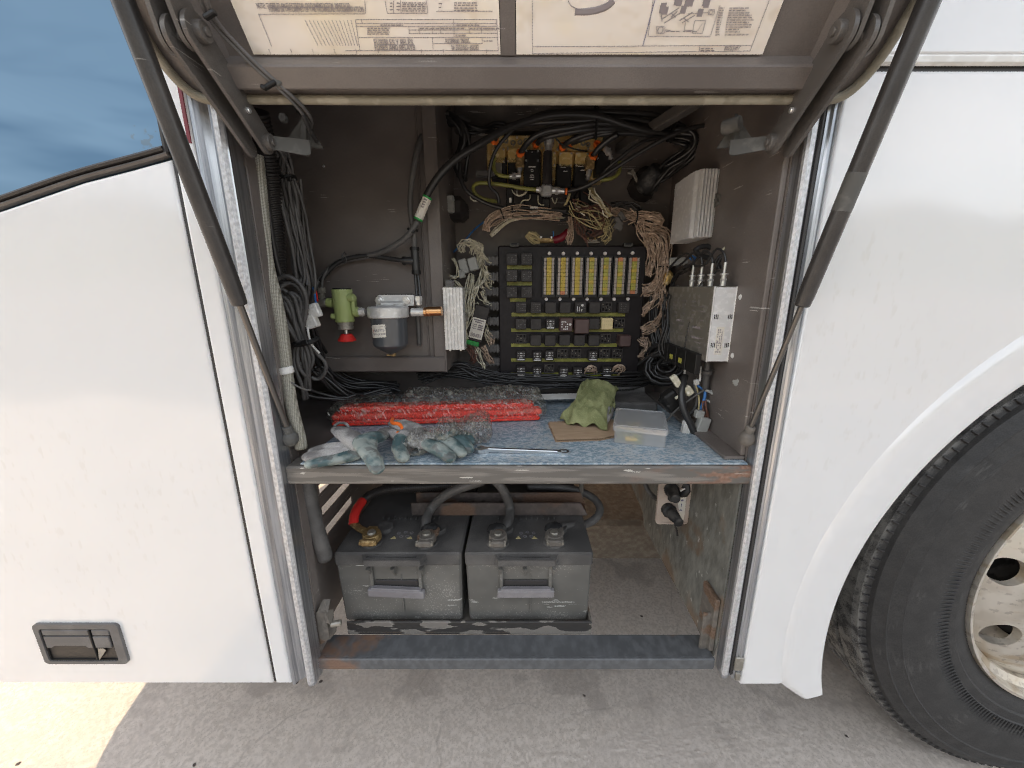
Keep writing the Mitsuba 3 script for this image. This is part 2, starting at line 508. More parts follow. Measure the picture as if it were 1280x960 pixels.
TAUPE, TAUPE_DUST = (.128, .109, .099), (.195, .172, .157)      # one paint for the whole compartment and the inside of the hatch
MATS = {
    'white_paint': pr(white_col, .12, spec=1.0, coat=1.0, bump=wavy, scale=.004, eps=.02),
    'taupe': pr(dusty(TAUPE, TAUPE_DUST, 11, .6, .5), .45, bump=fine(650), scale=.00012),
    'hatch_taupe': pr(dusty(TAUPE, TAUPE_DUST, 9, .6, .35), .45, bump=fine(600), scale=.00012),
    'dark_wall': pr(dusty(TAUPE, TAUPE_DUST, 10, .6, .3), .45, bump=fine(500), scale=.00015),
    'wall_low': pr(wall_low, .6, bump=fine(190), scale=.0006),
    'wall_right': pr(dusty(TAUPE, TAUPE_DUST, 9, .7, .6), .45, bump=fine(320), scale=.0002),
    'ground': pr(ground_col, .9, spec=.25, bump=ground_bump, scale=.0025, eps=.0012),
    'asphalt': pr(speckle((.13, .125, .118), (.18, .173, .165), 60), .9),
    'hill': pr(speckle((.085, .10, .085), (.15, .165, .13), .12), .9),
    'kerb_dirt': pr(dusty((.20, .155, .12), (.33, .27, .21), 70, .9), .9, bump=fine(260), scale=.0012),
    'blue_liner': pr(blue_col, .5, bump=fine(500), scale=.0002),
    'beam_paint': pr(shelf_beam_col, .5, bump=fine(260), scale=.0003),
    'sill_paint': pr(rusty((.075, .078, .082), .60, .08, 9, (.15, .085, .06)), .42, bump=fine(200), scale=.0006),
    'lip_paint': pr(lip_col, .5, bump=fine(200), scale=.0004),
    'rusty_steel': pr(rusty((.11, .098, .085), .54, .1, 26), .7, bump=fine(240), scale=.0008),
    'bar_rust': pr(rusty((.085, .068, .06), .50, .12, 14, (.13, .07, .045)), .6, bump=fine(260), scale=.0005),
    'aluminium': pr(alu_col, .30, .9),
    'pitted_alu': pr(pitted, .5, .6, bump=fine(260), scale=.0005),
    'cast_alu': pr(speckle((.68, .67, .65), (.80, .79, .77), 160), .42, .45),
    'steel': pr((.82, .81, .79), .24, .75),
    'steel_dull': pr(speckle((.26, .24, .205), (.34, .315, .275), 90), .45, .5),
    'bracket_zinc': pr(speckle((.095, .093, .087), (.145, .14, .13), 60), .6, spec=.3),
    'link_paint': pr(dusty((.085, .077, .071), (.15, .137, .126), 20, .7, .4), .38),
    'strut_paint': pr(dusty((.034, .031, .030), (.068, .062, .058), 24, .6, .3), .34),
    'chrome': pr((.80, .79, .78), .14, 1.0),
    'rod_steel': pr((.14, .13, .12), .3, .7),
    'brass': pr(speckle((.24, .16, .07), (.46, .32, .15), 160), .45, .5),
    'gold_plate': pr(speckle((.66, .46, .17), (.86, .70, .38), 130), .4, .4),
    'copper': pr((.75, .42, .2), .3, 1.0),
    'black_plastic': pr((.014, .0135, .0135), .4, spec=.4),
    'relay_plastic': pr(dusty((.030, .026, .026), (.06, .054, .052), 40, .5), .42, spec=.35),
    'relay_brown': pr((.085, .05, .048), .4),
    'panel_plastic': pr((.017, .0135, .015), .45, spec=.3),
    'hose_black': pr((.027, .026, .026), .36, spec=.6),
    'hose_grey': pr(dusty((.08, .076, .073), (.15, .143, .137), 30, .6), .5),
    'conduit': pr((.03, .027, .026), .42),
    'braid': pr(braid_col, .7),
    'rubber': pr(rubbed, .62),
    'tyre': pr(tyre_col, .6, spec=.4, bump=fine(130), scale=.0007),
    'wheel_paint': pr(wheel_col, .3, .6),
    'battery': pr(battery_col, .5, bump=fine(420), scale=.00025),
    'battery_top': pr(dusty((.07, .067, .065), (.14, .132, .124), 16, .8), .72, spec=.25, bump=fine(420), scale=.00025),
    'handle_grey': pr(dusty((.17, .16, .17), (.26, .25, .25), 30, .6), .5),
    'grey_plastic': pr(dusty((.11, .105, .102), (.17, .163, .158), 40, .6), .55, spec=.3),
    'beige_plate': pr(dusty((.50, .42, .36), (.36, .28, .22), 40, .6), .6),
    'white_plastic': pr(speckle((.62, .60, .56), (.74, .73, .70), 60), .4),
    'grey_connector': pr((.34, .34, .32), .45),
    'green_body': pr(dusty((.30, .36, .13), (.36, .41, .2), 30, .7), .34),
    'green_plug': pr((.03, .32, .07), .4),
    'red_plastic': pr((.62, .03, .025), .35),
    'red_dark': pr((.16, .01, .02), .4),
    'red_box': pr(speckle((.85, .05, .03), (.85, .13, .09), 60, .5, .7), .35),
    'orange_plastic': pr((.85, .17, .03), .35),
    'bowl': pr((.075, .08, .087), .14, coat=1.0),
    'paper': pr(paper_col, .3, coat=.5, bump=lambda p, n, uv: fbm(p.x * 24, p.y * 30, p.z * 30, 4), scale=.004, eps=.003),
    'sticker': pr((.72, .68, .60), .5),
    'print_ink': pr((.27, .235, .24), .5),
    'print_blue': pr((.17, .16, .26), .5),
    'print_black': pr((.03, .028, .028), .5),
    'print_white': pr((.62, .60, .58), .5),
    'print_red': pr((.6, .05, .05), .5),
    'fuse_orange': pr((.62, .24, .12), .4),
    'bright_alu': pr(speckle((.74, .735, .725), (.84, .835, .82), 160), .45, .2),
    'fuse_yellow': pr((.56, .42, .07), .4),
    'fuse_green': pr((.44, .41, .08), .4),
    'fuse_clear': pr((.43, .375, .33), .3),
    'strip_olive': pr(speckle((.20, .20, .03), (.30, .29, .06), 90), .45),
    'strip_lime': pr((.28, .33, .02), .4),
    'button_white': pr((.80, .75, .74), .35),
    'cream': pr((.75, .62, .34), .4),
    'wire_tan': pr(speckle((.44, .32, .235), (.72, .57, .45), 120), .5),
    'wire_cream': pr(speckle((.56, .52, .39), (.78, .74, .62), 120), .5),
    'wire_yellow': pr((.50, .42, .22), .5),
    'wire_blue': pr((.04, .16, .42), .45),
    'wire_brown': pr((.15, .07, .05), .5),
    'tube_olive': pr((.24, .24, .06), .3),
    'glove_knit': pr(glove_col, .85, bump=fine(700), scale=.0009),
    'glove_teal': pr(teal_col, .5, bump=fine(300), scale=.0006),
    'rag': pr(rag_col, .9, bump=fine(800), scale=.001),
    'cardboard': pr(card_col, .8),
    'yellow_bits': pr((.75, .50, .05), .4),
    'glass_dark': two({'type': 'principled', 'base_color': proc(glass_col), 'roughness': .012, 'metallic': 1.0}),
    'seal': pr((.03, .028, .028), .5),
    'seal_olive': pr(speckle((.25, .225, .17), (.34, .31, .24), 70), .55),
    'box_clear': {'type': 'blendbsdf', 'weight': .24, 'a': {'type': 'thindielectric', 'int_ior': 1.5}, 'b': {'type': 'principledthin', 'base_color': rgb(.80, .80, .80), 'roughness': .4, 'spec_trans': 0.0, 'diff_trans': 1.0}},
    'film': {'type': 'blendbsdf', 'weight': proc(film_w), 'a': {'type': 'thindielectric', 'int_ior': 1.55}, 'b': two({'type': 'roughplastic', 'diffuse_reflectance': rgb(.36, .35, .29), 'alpha': .06})},
}
scene |= {'mat_' + k: v for k, v in MATS.items()}


scene['ground'] = mikit.ply((np.array([[-400, -400, -.006], [400, -400, -.006], [400, 400, -.006], [-400, 400, -.006]]), np.array([[0, 1, 2], [0, 2, 3]])), 'mat_asphalt')
labels['ground'] = {'label': 'dark asphalt round the concrete apron', 'kind': 'structure'}
scene['pavement'] = mikit.ply((np.array([[-40, -3.2, 0], [40, -3.2, 0], [40, 5, 0], [-40, 5, 0.0]]), np.array([[0, 1, 2], [0, 2, 3]])), 'mat_ground')
labels['pavement'] = {'label': 'grey brown concrete paving with pale aggregate, sunlit at the left', 'kind': 'structure'}
kv = np.array([[-2, .79, 0], [-2, .79, .15], [-2, .81, .166], [-2, 1.2, .168], [-2, 1.2, 0]])
kv[:, 0] = -.25
kerb = hullp(np.vstack([kv, kv + [4.6, 0, 0]]))
scene['kerb'] = mikit.ply(kerb, 'mat_kerb_dirt')
hx = np.linspace(-520, 320, 260)
hz_ = 13 + 20 * meshkit.fbm(np.stack([hx * .012, hx * 0, hx * 0], -1), 4, 3) + 7 * meshkit.fbm(np.stack([hx * .13, hx * 0, hx * 0], -1), 3, 5)
hv = np.vstack([np.stack([hx, hx * 0 - 112, hx * 0 - 1], 1), np.stack([hx, hx * 0 - 128, hz_], 1), np.stack([hx, hx * 0 - 240, hx * 0 - 1], 1)])
nh = len(hx)
hf = [q for i in range(nh - 1) for r in (0, nh) for q in ((r + i, r + i + 1, r + nh + i + 1), (r + i, r + nh + i + 1, r + nh + i))]
scene['hills'] = mikit.ply(trimesh.Trimesh(hv, hf, process=False), 'mat_hill', smooth=True)
labels['hills'] = {'label': 'low wooded hills across from the bus', 'kind': 'structure'}
labels['kerb'] = {'label': 'dirty brown kerb on the ground under the bus, seen behind the batteries', 'kind': 'structure'}

BUS = thing('bus', 'white coach with its electrical compartment open and the hatch raised above it', 'bus')
plan = [(-1.01, 0), (-1.035, .08), (-1.065, .25), (-1.085, .36), (-1.119, .404), (-1.150, .462), (-1.166, .484), (-1.196, .593), (-1.25, .77), (-1.30, 1.0), (-1.32, 1.25), (-1.30, 1.5), (-1.25, 1.74), (-1.15, 2.15), (-1.08, 2.42), (-1.01, 2.5)]
inner = [(x + .03 * (1 if x < -1.02 else 0), y + (.02 if y < .1 else -.02 if y > 2.4 else 0)) for x, y in plan]
wall = Polygon(plan + inner[::-1])
nose = extrude(wall, 1.2)
nose.apply_translation((0, 0, .36))
upper = extrude(plan + [(9.0, 2.5), (9.0, 0)], 1.75)
upper.apply_translation((0, 0, 1.56))
far = box(-1.0, 9, 2.47, 2.5, .36, 1.56)
rear = box(1.95, 9, .012, 2.46, .36, 1.555)
mid = box(-.41, .43, .86, 2.46, .62, 1.555)
floor = box(-1.3, -.61, .06, 2.46, .98, 1.0)
behind = box(.45, 1.94, .75, 2.46, .62, 1.555)
part(BUS, 'body_shell', [nose, upper, far, rear, mid, floor, behind], 'white_paint', False)

fp = [(-1.012, .343), (-.4745, .343), (-.4745, 1.2505), (-.53, 1.2375), (-.6, 1.222), (-.7247, 1.186), (-1.012, 1.112)]
FP = part(BUS, 'side_panel', plate(fp, .025, .004), 'white_paint', 40, 'large white side panel left of the compartment, a recessed handle low on it')
part(BUS, 'door_post', plate([(-.4695, .343), (-.440, .343), (-.440, 1.55), (-.4695, 1.55)], .03, .004), 'white_paint', 40)
part(BUS, 'seam_seal', box(-.4738, -.4703, .003, .03, .345, 1.5), 'seal')
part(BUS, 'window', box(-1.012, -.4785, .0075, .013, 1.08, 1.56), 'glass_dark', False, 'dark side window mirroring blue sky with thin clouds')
wf = tube([(-1.012, .004, 1.1195), (-.7247, .004, 1.193), (-.6, .004, 1.2285), (-.53, .004, 1.2445), (-.4775, .004, 1.2575)], .0058, 8, flat=.6)
part(BUS, 'window_seal', wf, 'link_paint')
part(BUS, 'window_seal', tube([(-1.012, .003, 1.1275), (-.7247, .003, 1.201), (-.6, .003, 1.2365), (-.53, .003, 1.2525), (-.4815, .003, 1.264)], .0062, 8, flat=.6), 'seal')
part(BUS, 'window_seal', [box(-.4835, -.4765, 0, .012, 1.258, 1.56, .002)], 'seal')
part(BUS, 'stripe', [box(-.4695, -.4665, -.001, .004, 1.265, 1.55), box(-.446, -.4415, -.001, .004, 1.27, 1.55)], 'red_dark', False, 'dark red pinstripe on the post beside the window')
part(BUS, 'stripe', [box(-.4655, -.4635, -.001, .004, 1.265, 1.55)], 'print_black', False)

HD = part(BUS, 'flap_handle', extrude(sbox(-.891, .396, -.735, .486).buffer(-.008).buffer(.008).difference(sbox(-.882, .402, -.7515, .4755).buffer(-.006).buffer(.006)), .008), 'grey_plastic', False, 'grey plastic recessed handle low on the white side panel')
v = np.array(trimesh.load)  if False else None
hm = xz(extrude(sbox(-.891, .396, -.735, .486).buffer(-.008).buffer(.008).difference(sbox(-.882, .402, -.7515, .4755).buffer(-.006).buffer(.006)), .008), -.005)
scene[HD] = mikit.ply(hm, 'mat_grey_plastic', smooth=30)
part(HD, 'cup', [box(-.8845, -.749, -.0005, .0015, .40, .478), xz(extrude(sbox(-.8825, .4015, -.751, .476).difference(sbox(-.8795, .4045, -.754, .473)), .0022), -.0026)], 'black_plastic')
part(HD, 'pull_flap', [box(-.878, -.793, -.0042, -.001, .4605, .4725, .001), xz(extrude([(-.876, .459), (-.792, .459), (-.792, .434), (-.799, .434), (-.805, .4385), (-.862, .4385), (-.868, .434), (-.876, .434)], .004), -.0052)], 'grey_plastic')
part(HD, 'lock_flap', [box(-.787, -.755, -.0042, -.001, .4605, .4725, .001), box(-.787, -.757, -.005, -.001, .433, .4585, .001)], 'grey_plastic')
part(HD, 'divider', box(-.7915, -.7885, -.006, -.001, .405, .474, .001), 'black_plastic')
part(HD, 'latch_tongue', hullp([(-.786, -.003, .43), (-.775, -.003, .43), (-.787, -.003, .406), (-.782, -.009, .41), (-.77, -.004, .427)]), 'steel_dull')

lt = [(-.440, .004), (-.4375, .0015), (-.434, .003), (-.431, .011), (-.423, .0165), (-.414, .0135), (-.410, .0065), (-.4085, .001), (-.405, -.0015), (-.398, -.001), (-.3945, .003), (-.394, .03), (-.440, .03)]
TL = part(BUS, 'door_trim', [], 'aluminium') if False else None
tl = extrude(lt, 1.2)
tl.apply_translation((0, 0, .338))
part(BUS, 'door_trim', tl, 'aluminium', 25, 'shiny grooved aluminium trim up the left edge of the opening')
rg = extrude([(-.4075, -.0012), (-.4045, -.0042), (-.399, -.0036), (-.3955, .001), (-.398, .0015), (-.404, .0005)], 1.18)
rg.apply_translation((0, 0, .345))
part(BUS, 'trim_edge', rg, 'pitted_alu', 25)
rt = [(.389, .03), (.389, .006), (.392, .0025), (.3985, .0035), (.4025, .0075), (.4065, .0085), (.4085, .003), (.411, .002), (.4135, .004), (.416, .0015), (.4185, .001), (.4195, .006), (.4235, .006), (.4235, .03)]
rtm = extrude(rt, 1.2)
rtm.apply_translation((0, 0, .352))
part(BUS, 'door_trim', rtm, 'aluminium', 25, 'aluminium trim up the right edge of the opening')
rp = extrude([(.3885, .0045), (.3915, .0018), (.3985, .0028), (.402, .0066), (.400, .010), (.3885, .010)], 1.19)
rp.apply_translation((0, 0, .36))
part(BUS, 'trim_edge', rp, 'pitted_alu', 25)
part(BUS, 'trim_seal', box(.4035, .4075, .003, .009, .36, 1.5, .001), 'seal')
part(BUS, 'trim_foot', [box(.407, .4225, -.0015, .003, .375, .405, .001), box(.412, .4205, -.002, .003, .352, .369, .001)], 'steel_dull')

ac, ar = (1.193, .464), .622
arch = [(ac[0] + ar * math.cos(t), ac[1] + ar * math.sin(t)) for t in np.linspace(math.radians(197), math.radians(20), 60)]
rpl = [(.4245, .340)] + [(.492, .338)] + [(.55, .292)] + [(.5855, .2905)] + arch[1:] + [(1.85, 1.354), (.4245, 1.354)]
part(BUS, 'rear_panel', plate([(.4245, .340), (.50, .340)] + [(ac[0] + .69 * math.cos(t), ac[1] + .69 * math.sin(t)) for t in np.linspace(math.radians(189.5), math.radians(20), 50)] + [(1.9, 1.354), (.4245, 1.354)], .02, .004), 'white_paint', 40, 'white side panel between the compartment and the wheel')
prof = [(.0, .012), (.002, .001), (.006, -.002), (.014, -.0035), (.040, -.0048), (.060, -.0052), (.070, -.0040), (.079, .0002), (.086, .006)]
th = np.linspace(math.radians(193.4), math.radians(10), 100)
tw = 0 * np.interp(np.degrees(th), [10, 188, 196.5], [1, 1, .92])
wd_ = np.interp(np.degrees(th), [10, 189.5, 193.4], [1, 1, .55])
q = np.array([[(ac[0] + (ar + a * k_) * math.cos(t), y, ac[1] + (ar + a * k_) * math.sin(t)) for a, y in [(.006, .04), (.001, .03)] + prof] for t, k_ in zip(th, wd_)])
n, m = q.shape[:2]
i, j = np.meshgrid(np.arange(n - 1), np.arange(m - 1), indexing='ij')
fa = np.concatenate([np.stack([i * m + j, (i + 1) * m + j, (i + 1) * m + j + 1], -1).reshape(-1, 3), np.stack([i * m + j, (i + 1) * m + j + 1, i * m + j + 1], -1).reshape(-1, 3)])
part(BUS, 'arch_flange', trimesh.Trimesh(q.reshape(-1, 3), fa, process=False), 'white_paint', True, 'flared white lip round the wheel arch')
part(BUS, 'upper_panel', plate([(.4245, 1.372), (1.9, 1.372), (1.9, 1.56), (.4245, 1.56)], .02, .003), 'white_paint', 40)
part(BUS, 'panel_moulding', box(.4245, 1.9, .004, .01, 1.3535, 1.3725), 'seal', False)
part(BUS, 'panel_moulding', box(.4245, 1.9, -.003, .004, 1.359, 1.3715, .003), 'white_plastic', 30)
hs = [(ac[0] + .64 * math.cos(t), ac[1] + .64 * math.sin(t)) for t in np.linspace(math.radians(191), math.radians(-10), 50)]
ho = [(ac[0] + .66 * math.cos(t), ac[1] + .66 * math.sin(t)) for t in np.linspace(math.radians(-10), math.radians(191), 50)]
part(BUS, 'wheel_housing', [xz(extrude(hs + ho, .68), .022), box(.50, 1.88, .70, .72, .3, 1.1)], 'rubber', 40)

WC = np.array([1.19, 0, .505])
WH = thing('bus', '', '') if False else numbered(BUS + '__wheel')
ty = [(.292, .075), (.298, .062), (.318, .052), (.330, .050), (.334, .0465), (.350, .0455), (.352, .043), (.385, .039), (.405, .0375), (.440, .041), (.443, .039), (.446, .041), (.466, .047), (.470, .0455), (.474, .050), (.488, .058), (.491, .066), (.4985, .069), (.503, .072), (.506, .082)]
x = .082
for k in range(5):
    ty += [(.507, x + .0), (.508, x + .036), (.497, x + .039), (.497, x + .046), (.508, x + .049)] if k < 4 else [(.508, x + .036)]
    x += .049
ty += [(.503, .33), (.49, .345), (.44, .36), (.30, .34)]
part(WH, 'tyre', lathe(ty, 160, WC, (0, 1, 0)), 'tyre', 28, 'large worn black tyre with grey dust on its tread')
lug = []
for k in range(150):
    a = 2 * math.pi * k / 150
    c = WC + np.array([.497 * math.cos(a), .067, .497 * math.sin(a)])
    rr = np.array([math.cos(a), 0, math.sin(a)])
    lug.append(obox(c, np.cross(rr, (0, 1, 0)), rr + np.array([0, -.9, 0]), .0035, .011, .006, .001))
part(WH, 'shoulder_sipe', join(lug), 'seal', False, kind='stuff')
rib = []
for k in range(260):
    a = 2 * math.pi * k / 260
    rr = np.array([math.cos(a), 0, math.sin(a)])
    rib.append(obox(WC + rr * .372 + [0, .0406, 0], rr, (0, -1, 0), .040, .0028, .0025, .0005))
part(WH, 'sidewall_rib', join(rib), 'tyre', False, kind='stuff')
rimp = [(.20, .12), (.262, .11), (.270, .085), (.284, .074), (.288, .060), (.292, .0535), (.2975, .053), (.299, .060), (.294, .085), (.280, .18), (.280, .30), (.262, .30), (.262, .18)]
part(WH, 'rim_lip', lathe(rimp, 120, WC, (0, 1, 0)), 'wheel_paint', 30)
disc = [(1e-4, .035), (.095, .035), (.100, .038), (.105, .052), (.150, .053), (.19, .0575), (.225, .066), (.255, .080), (.268, .095), (.274, .115), (.262, .12), (.222, .079), (.15, .066), (1e-4, .066), (1e-4, .035)]
dm = lathe(disc, 120)
dm.merge_vertices()
dm.fix_normals()
if dm.volume < 0:
    dm.invert()
dm = Manifold(m3.Mesh(np.array(dm.vertices, np.float32), np.array(dm.faces, np.uint32)))
cut = []
for k in range(9):
    a = math.radians(172 + 40 * k)
    cut.append(Manifold.cylinder(.2, .032, .028, 32).translate([.228 * math.cos(a), -.228 * math.sin(a), -.02]))
dm = dm - Manifold.batch_boolean(cut, m3.OpType.Add)
part(WH, 'rim_disc', place(tm(dm), WC, (1, 0, 0), (0, 1, 0)), 'wheel_paint', 30, 'dusty pale metal wheel disc with round hand holes')
for k in range(10):
    a = 2 * math.pi * (k + .3) / 10
    part(WH, 'wheel_nut', hexnut(WC + [.168 * math.cos(a), .058, .168 * math.sin(a)], (0, -1, 0), .016, .03), 'steel_dull', False)
part(WH, 'brake_drum', rod(WC + [0, .13, 0], WC + [0, .3, 0], .23, 48), 'rubber', 40)

CP = numbered(BUS + '__compartment')
part(CP, 'back_wall', box(-.60, .392, .4985, .506, .772, 1.54), 'dark_wall', False)
part(CP, 'ceiling', box(-.60, .392, .031, .506, 1.54, 1.55), 'dark_wall', False)
part(CP, 'header', box(-.44, .4235, .02, .03, 1.36, 1.56), 'taupe', False)
part(CP, 'left_wall', box(-.605, -.60, .031, .506, .756, 1.545), 'taupe', False)
part(CP, 'right_wall', box(.388, .394, .031, .50, .7555, 1.54), 'wall_right', False, 'dark scuffed side wall on the right of the compartment')
part(CP, 'jamb', [box(-.416, -.397, .031, .038, .345, 1.54, .002), box(-.402, -.397, .038, .062, .345, 1.54, .001)], 'taupe', 30, 'brown grey painted flange inside the left trim')
part(CP, 'jamb', [box(.380, .3885, .034, .046, .80, 1.54, .002), box(.3835, .3885, .046, .12, .80, 1.54, .001)], 'wall_right', 30)
part(CP, 'top_rail', [box(-.16, .386, .476, .4995, 1.452, 1.47, .002), box(-.16, .386, .49, .4995, 1.47, 1.525, .001)], 'link_paint', 30)
part(CP, 'brace', obox((.31, .33, 1.425), (0, 0, 1), (.35, -.95, .03), .022, .022, .36, .002), 'link_paint', 30)
part(CP, 'cabinet_panel', box(-.60, -.18, .312, .318, .895, 1.54), 'taupe', False, 'taupe painted cabinet face carrying the filter')
part(CP, 'cabinet_edge', [box(-.199, -.172, .300, .3125, .926, 1.54, .0025), box(-.176, -.170, .3005, .50, .891, 1.54, .001)], 'taupe', 30)
part(CP, 'cabinet_edge', box(-.50, -.1715, .2985, .3125, .891, .927, .003), 'taupe', 30)
part(CP, 'cabinet_rib', box(-.2135, -.2105, .308, .3125, .927, 1.54, .001), 'taupe', 30)
part(CP, 'cabinet_screw', [rod((-.4106,.312,1.3288), np.array((-.4106,.312,1.3288)) + [0, -.003, 0], .0025, 10, .001)], 'steel')

part(CP, 'lower_right_wall', plate([(.056, .363), (.80, .363), (.80, .756), (.032, .756), (.032, .40)], .004, .001), 'wall_low') if False else None
lw = yz(extrude([(.04, .363), (.475, .363), (.50, .40), (.78, .44), (.78, .756), (.033, .756), (.033, .40)], .004), .386)
part(CP, 'lower_right_wall', lw, 'wall_low', False, 'grey green rust stained steel wall of the lower bay')
part(CP, 'lower_back_wall', box(-.43, .386, .80, .806, .45, .756), 'wall_low', False)
part(CP, 'cross_member', box(.05, .386, .70, .76, .60, .70, .004), 'rusty_steel', 30)
part(CP, 'cross_member', box(-.2, .386, .56, .60, .70, .74, .004), 'wall_low', 30)
gp = Polygon([(.062, .36), (.78, .36), (.78, .756), (.062, .756)])
slots = [sbox(.16, z_, .30, z_ + .022) for z_ in (.549, .601, .653, .705)] + [sbox(.36, .67, .46, .74)]
gp = gp.difference(unary_union(slots))
part(CP, 'slotted_panel', yz(extrude(gp, .003), -.43), 'dark_wall', False, 'dark steel panel with long slots, daylight behind')
SL = part(CP, 'sill', [box(-.40, .382, .020, .028, .352, .3775, .002), box(-.40, .382, .028, .078, .371, .3755, .001)], 'sill_paint', 30, 'chipped blue grey sill along the bottom of the bay')
part(CP, 'corner_post', [box(-.4135, -.3985, .0395, .062, .36, .756, .002)], 'taupe', 30)
part(CP, 'corner_post', [box(.362, .3855, .045, .052, .36, .46, .002), box(.376, .3855, .036, .09, .378, .50, .002)], 'rusty_steel', 30)
HB = part(CP, 'rusty_bracket', [hullp([(-.4,.045,.4648), (-.3827,.045,.4941), (-.3709,.05,.4906), (-.3704,.035,.4746), (-.3918,.035,.4735)]), hullp([(-.3953,.036,.4725), (-.3759,.036,.4737), (-.3758,.036,.4094), (-.3952,.036,.3959), (-.4075,.05,.3941), (-.3804,.05,.4358)]), hullp([(-.3757,.033,.4789), (-.3678,.05,.467), (-.3693,.05,.4455), (-.3692,.035,.4441), (-.3769,.033,.4532)]), hullp([(-.3809,.05,.431), (-.3674,.055,.4209), (-.3722,.055,.4061), (-.3846,.05,.3916)])], 'rusty_steel', 30, 'rust eaten hinge bracket at the left foot of the bay')
part(CP, 'bracket_bolt', rod((-.3715,.04,.4401), (-.3528,.045,.4397), .0063, 12, .001), 'steel_dull', 30)
TR = part(CP, 'battery_tray', box(-.36, .148, .0795, .50, .376, .382, .001), 'rusty_steel', 30)
part(CP, 'tray_lip', box(-.362, .150, .0795, .0845, .374, .4055, .001), 'lip_paint', 30, 'front lip of the battery tray with paint peeled to black')
part(CP, 'tray_lip', box(.1465, .1505, .0845, .50, .376, .4055, .001), 'rusty_steel', 30)

SH = numbered(BUS + '__shelf')
part(SH, 'beam', [box(-.3965, .397, .014, .055, .7565, .7895, .003)], 'beam_paint', 30, 'grey painted shelf beam, rusted at its right end')
part(SH, 'board', box(-.60, .3875, .0565, .4975, .7775, .7885), 'dark_wall', False)
part(SH, 'liner', box(-.372, .386, .019, .465, .7905, .7935, .001), 'blue_liner', False, 'mottled blue sheet lining the shelf')
part(SH, 'end_cleat', [box(.352, .3865, .032, .46, .794, .80, .001)], 'wall_right', 30)

ca, sa = math.cos(math.radians(39.2)), math.sin(math.radians(39.2))


def lid(m):
    """from the hatch's own frame (x, height along it, out of its inner face) to where it stands open"""
    M = np.array([[1, 0, 0, 0], [0, -sa, -ca, 0.0], [0, ca, -sa, 1.316], [0, 0, 0, 1.0]])
    m = tm(m).copy()
    m.apply_transform(M)
    return m


HT = numbered(BUS + '__hatch')
hw = .437
out_ = sbox(-hw, .004, hw, .97).buffer(-.035).buffer(.035)
part(HT, 'outer_skin', lid(extrude(out_.buffer(.006), .004).apply_translation((0, 0, -.030))), 'white_paint', False)
part(HT, 'inner_panel', lid(extrude(sbox(-.41, .03, .41, .95), .004).apply_translation((0, 0, -.0045))), 'hatch_taupe', False, 'taupe inner face of the raised hatch')
rail = hullp([(x, s, n) for x in (-.39, .39) for s, n in ((.0205, 0.0), (.0205, .0185), (.0225, .0205), (.0435, .0205), (.0455, .0185), (.0495, -.001))])
part(HT, 'bottom_rail', lid(rail), 'hatch_taupe', 30)
rail2 = hullp([(x, s, n) for x in (-.39, .39) for s, n in ((.90, 0.0), (.90, .0205), (.93, .0205), (.93, -.001))])
part(HT, 'top_rail', lid(rail2), 'hatch_taupe', 30)
for sx in (-1, 1):
    part(HT, 'side_rail', lid(hullp([(sx * x, s, n) for s in (.0205, .93) for x, n in ((.352, -.001), (.358, .0205), (.388, .0205), (.391, 0.0))])), 'hatch_taupe', 30)
part(HT, 'rib', lid(box(-.0225, -.0055, .0505, .90, 0, .003)), 'hatch_taupe', 30)
rim = [(x * math.copysign(1, 1), s) for x, s in [(-hw + .002, .93), (-hw + .002, .05), (-hw + .012, .018), (-hw + .04, .004), (0, .003), (hw - .04, .004), (hw - .012, .018), (hw - .002, .05), (hw - .002, .93)]]
rq = np.array([(-hw, .95, .006), (-hw, .5, .006), (-hw, .08, .006), (-hw + .004, .04, .006), (-hw + .02, .012, .006), (-hw + .06, .006, .006), (-.2, .006, .006), (0, .006, .006), (.2, .006, .006), (hw - .06, .006, .006), (hw - .02, .012, .006), (hw - .004, .04, .006), (hw, .08, .006), (hw, .5, .006), (hw, .95, .006)])
part(HT, 'edge_seal', lid(tube(rq, .0055, 12, .01)), 'seal_olive', True, 'olive rolled edge seal of the hatch')
part(HT, 'edge_return', lid(extrude(out_.difference(sbox(-hw + .03, .0185, hw - .03, .95)), .026).apply_translation((0, 0, -.0265))), 'hatch_taupe', False)

def sheet(name, x0, x1, s0, s1, lab):
    n = 30
    X, S = np.meshgrid(np.linspace(x0, x1, n), np.linspace(s0, s1, n))
    Z = .0022 + .0016 * (meshkit.fbm(np.stack([X * 30, S * 30, X * 0], -1), 3, 5) - .5)
    v = np.stack([X, S, Z], -1).reshape(-1, 3)
    i, j = np.meshgrid(np.arange(n - 1), np.arange(n - 1), indexing='ij')
    a = i * n + j
    f = np.concatenate([np.stack([a, a + 1, a + n + 1], -1).reshape(-1, 3), np.stack([a, a + n + 1, a + n], -1).reshape(-1, 3)])
    return part(HT, name, lid(trimesh.Trimesh(v, f, process=False)), 'paper', True, lab)


S1 = sheet('wiring_sheet', -.321, -.0235, .0512, .36, 'printed wiring sheet under film, left one on the hatch, reading fuses and relays')
S2 = sheet('manual_sheet', -.0045, .2925, .0512, .36, 'yellowed printed sheet, right one on the hatch, with parts drawings')
PZ = .0032


def ln(x0, s0, x1, s1, w=.0005):
    d = np.array([x1 - x0, s1 - s0])
    L = np.hypot(*d)
    return obox(((x0 + x1) / 2, (s0 + s1) / 2, PZ), (d[0], d[1], 0), (0, 0, 1), L, w, .0003)


def rect(x0, s0, x1, s1, w=.0005):
    return [ln(x0, s0, x1, s0, w), ln(x0, s1, x1, s1, w), ln(x0, s0, x0, s1, w), ln(x1, s0, x1, s1, w)]


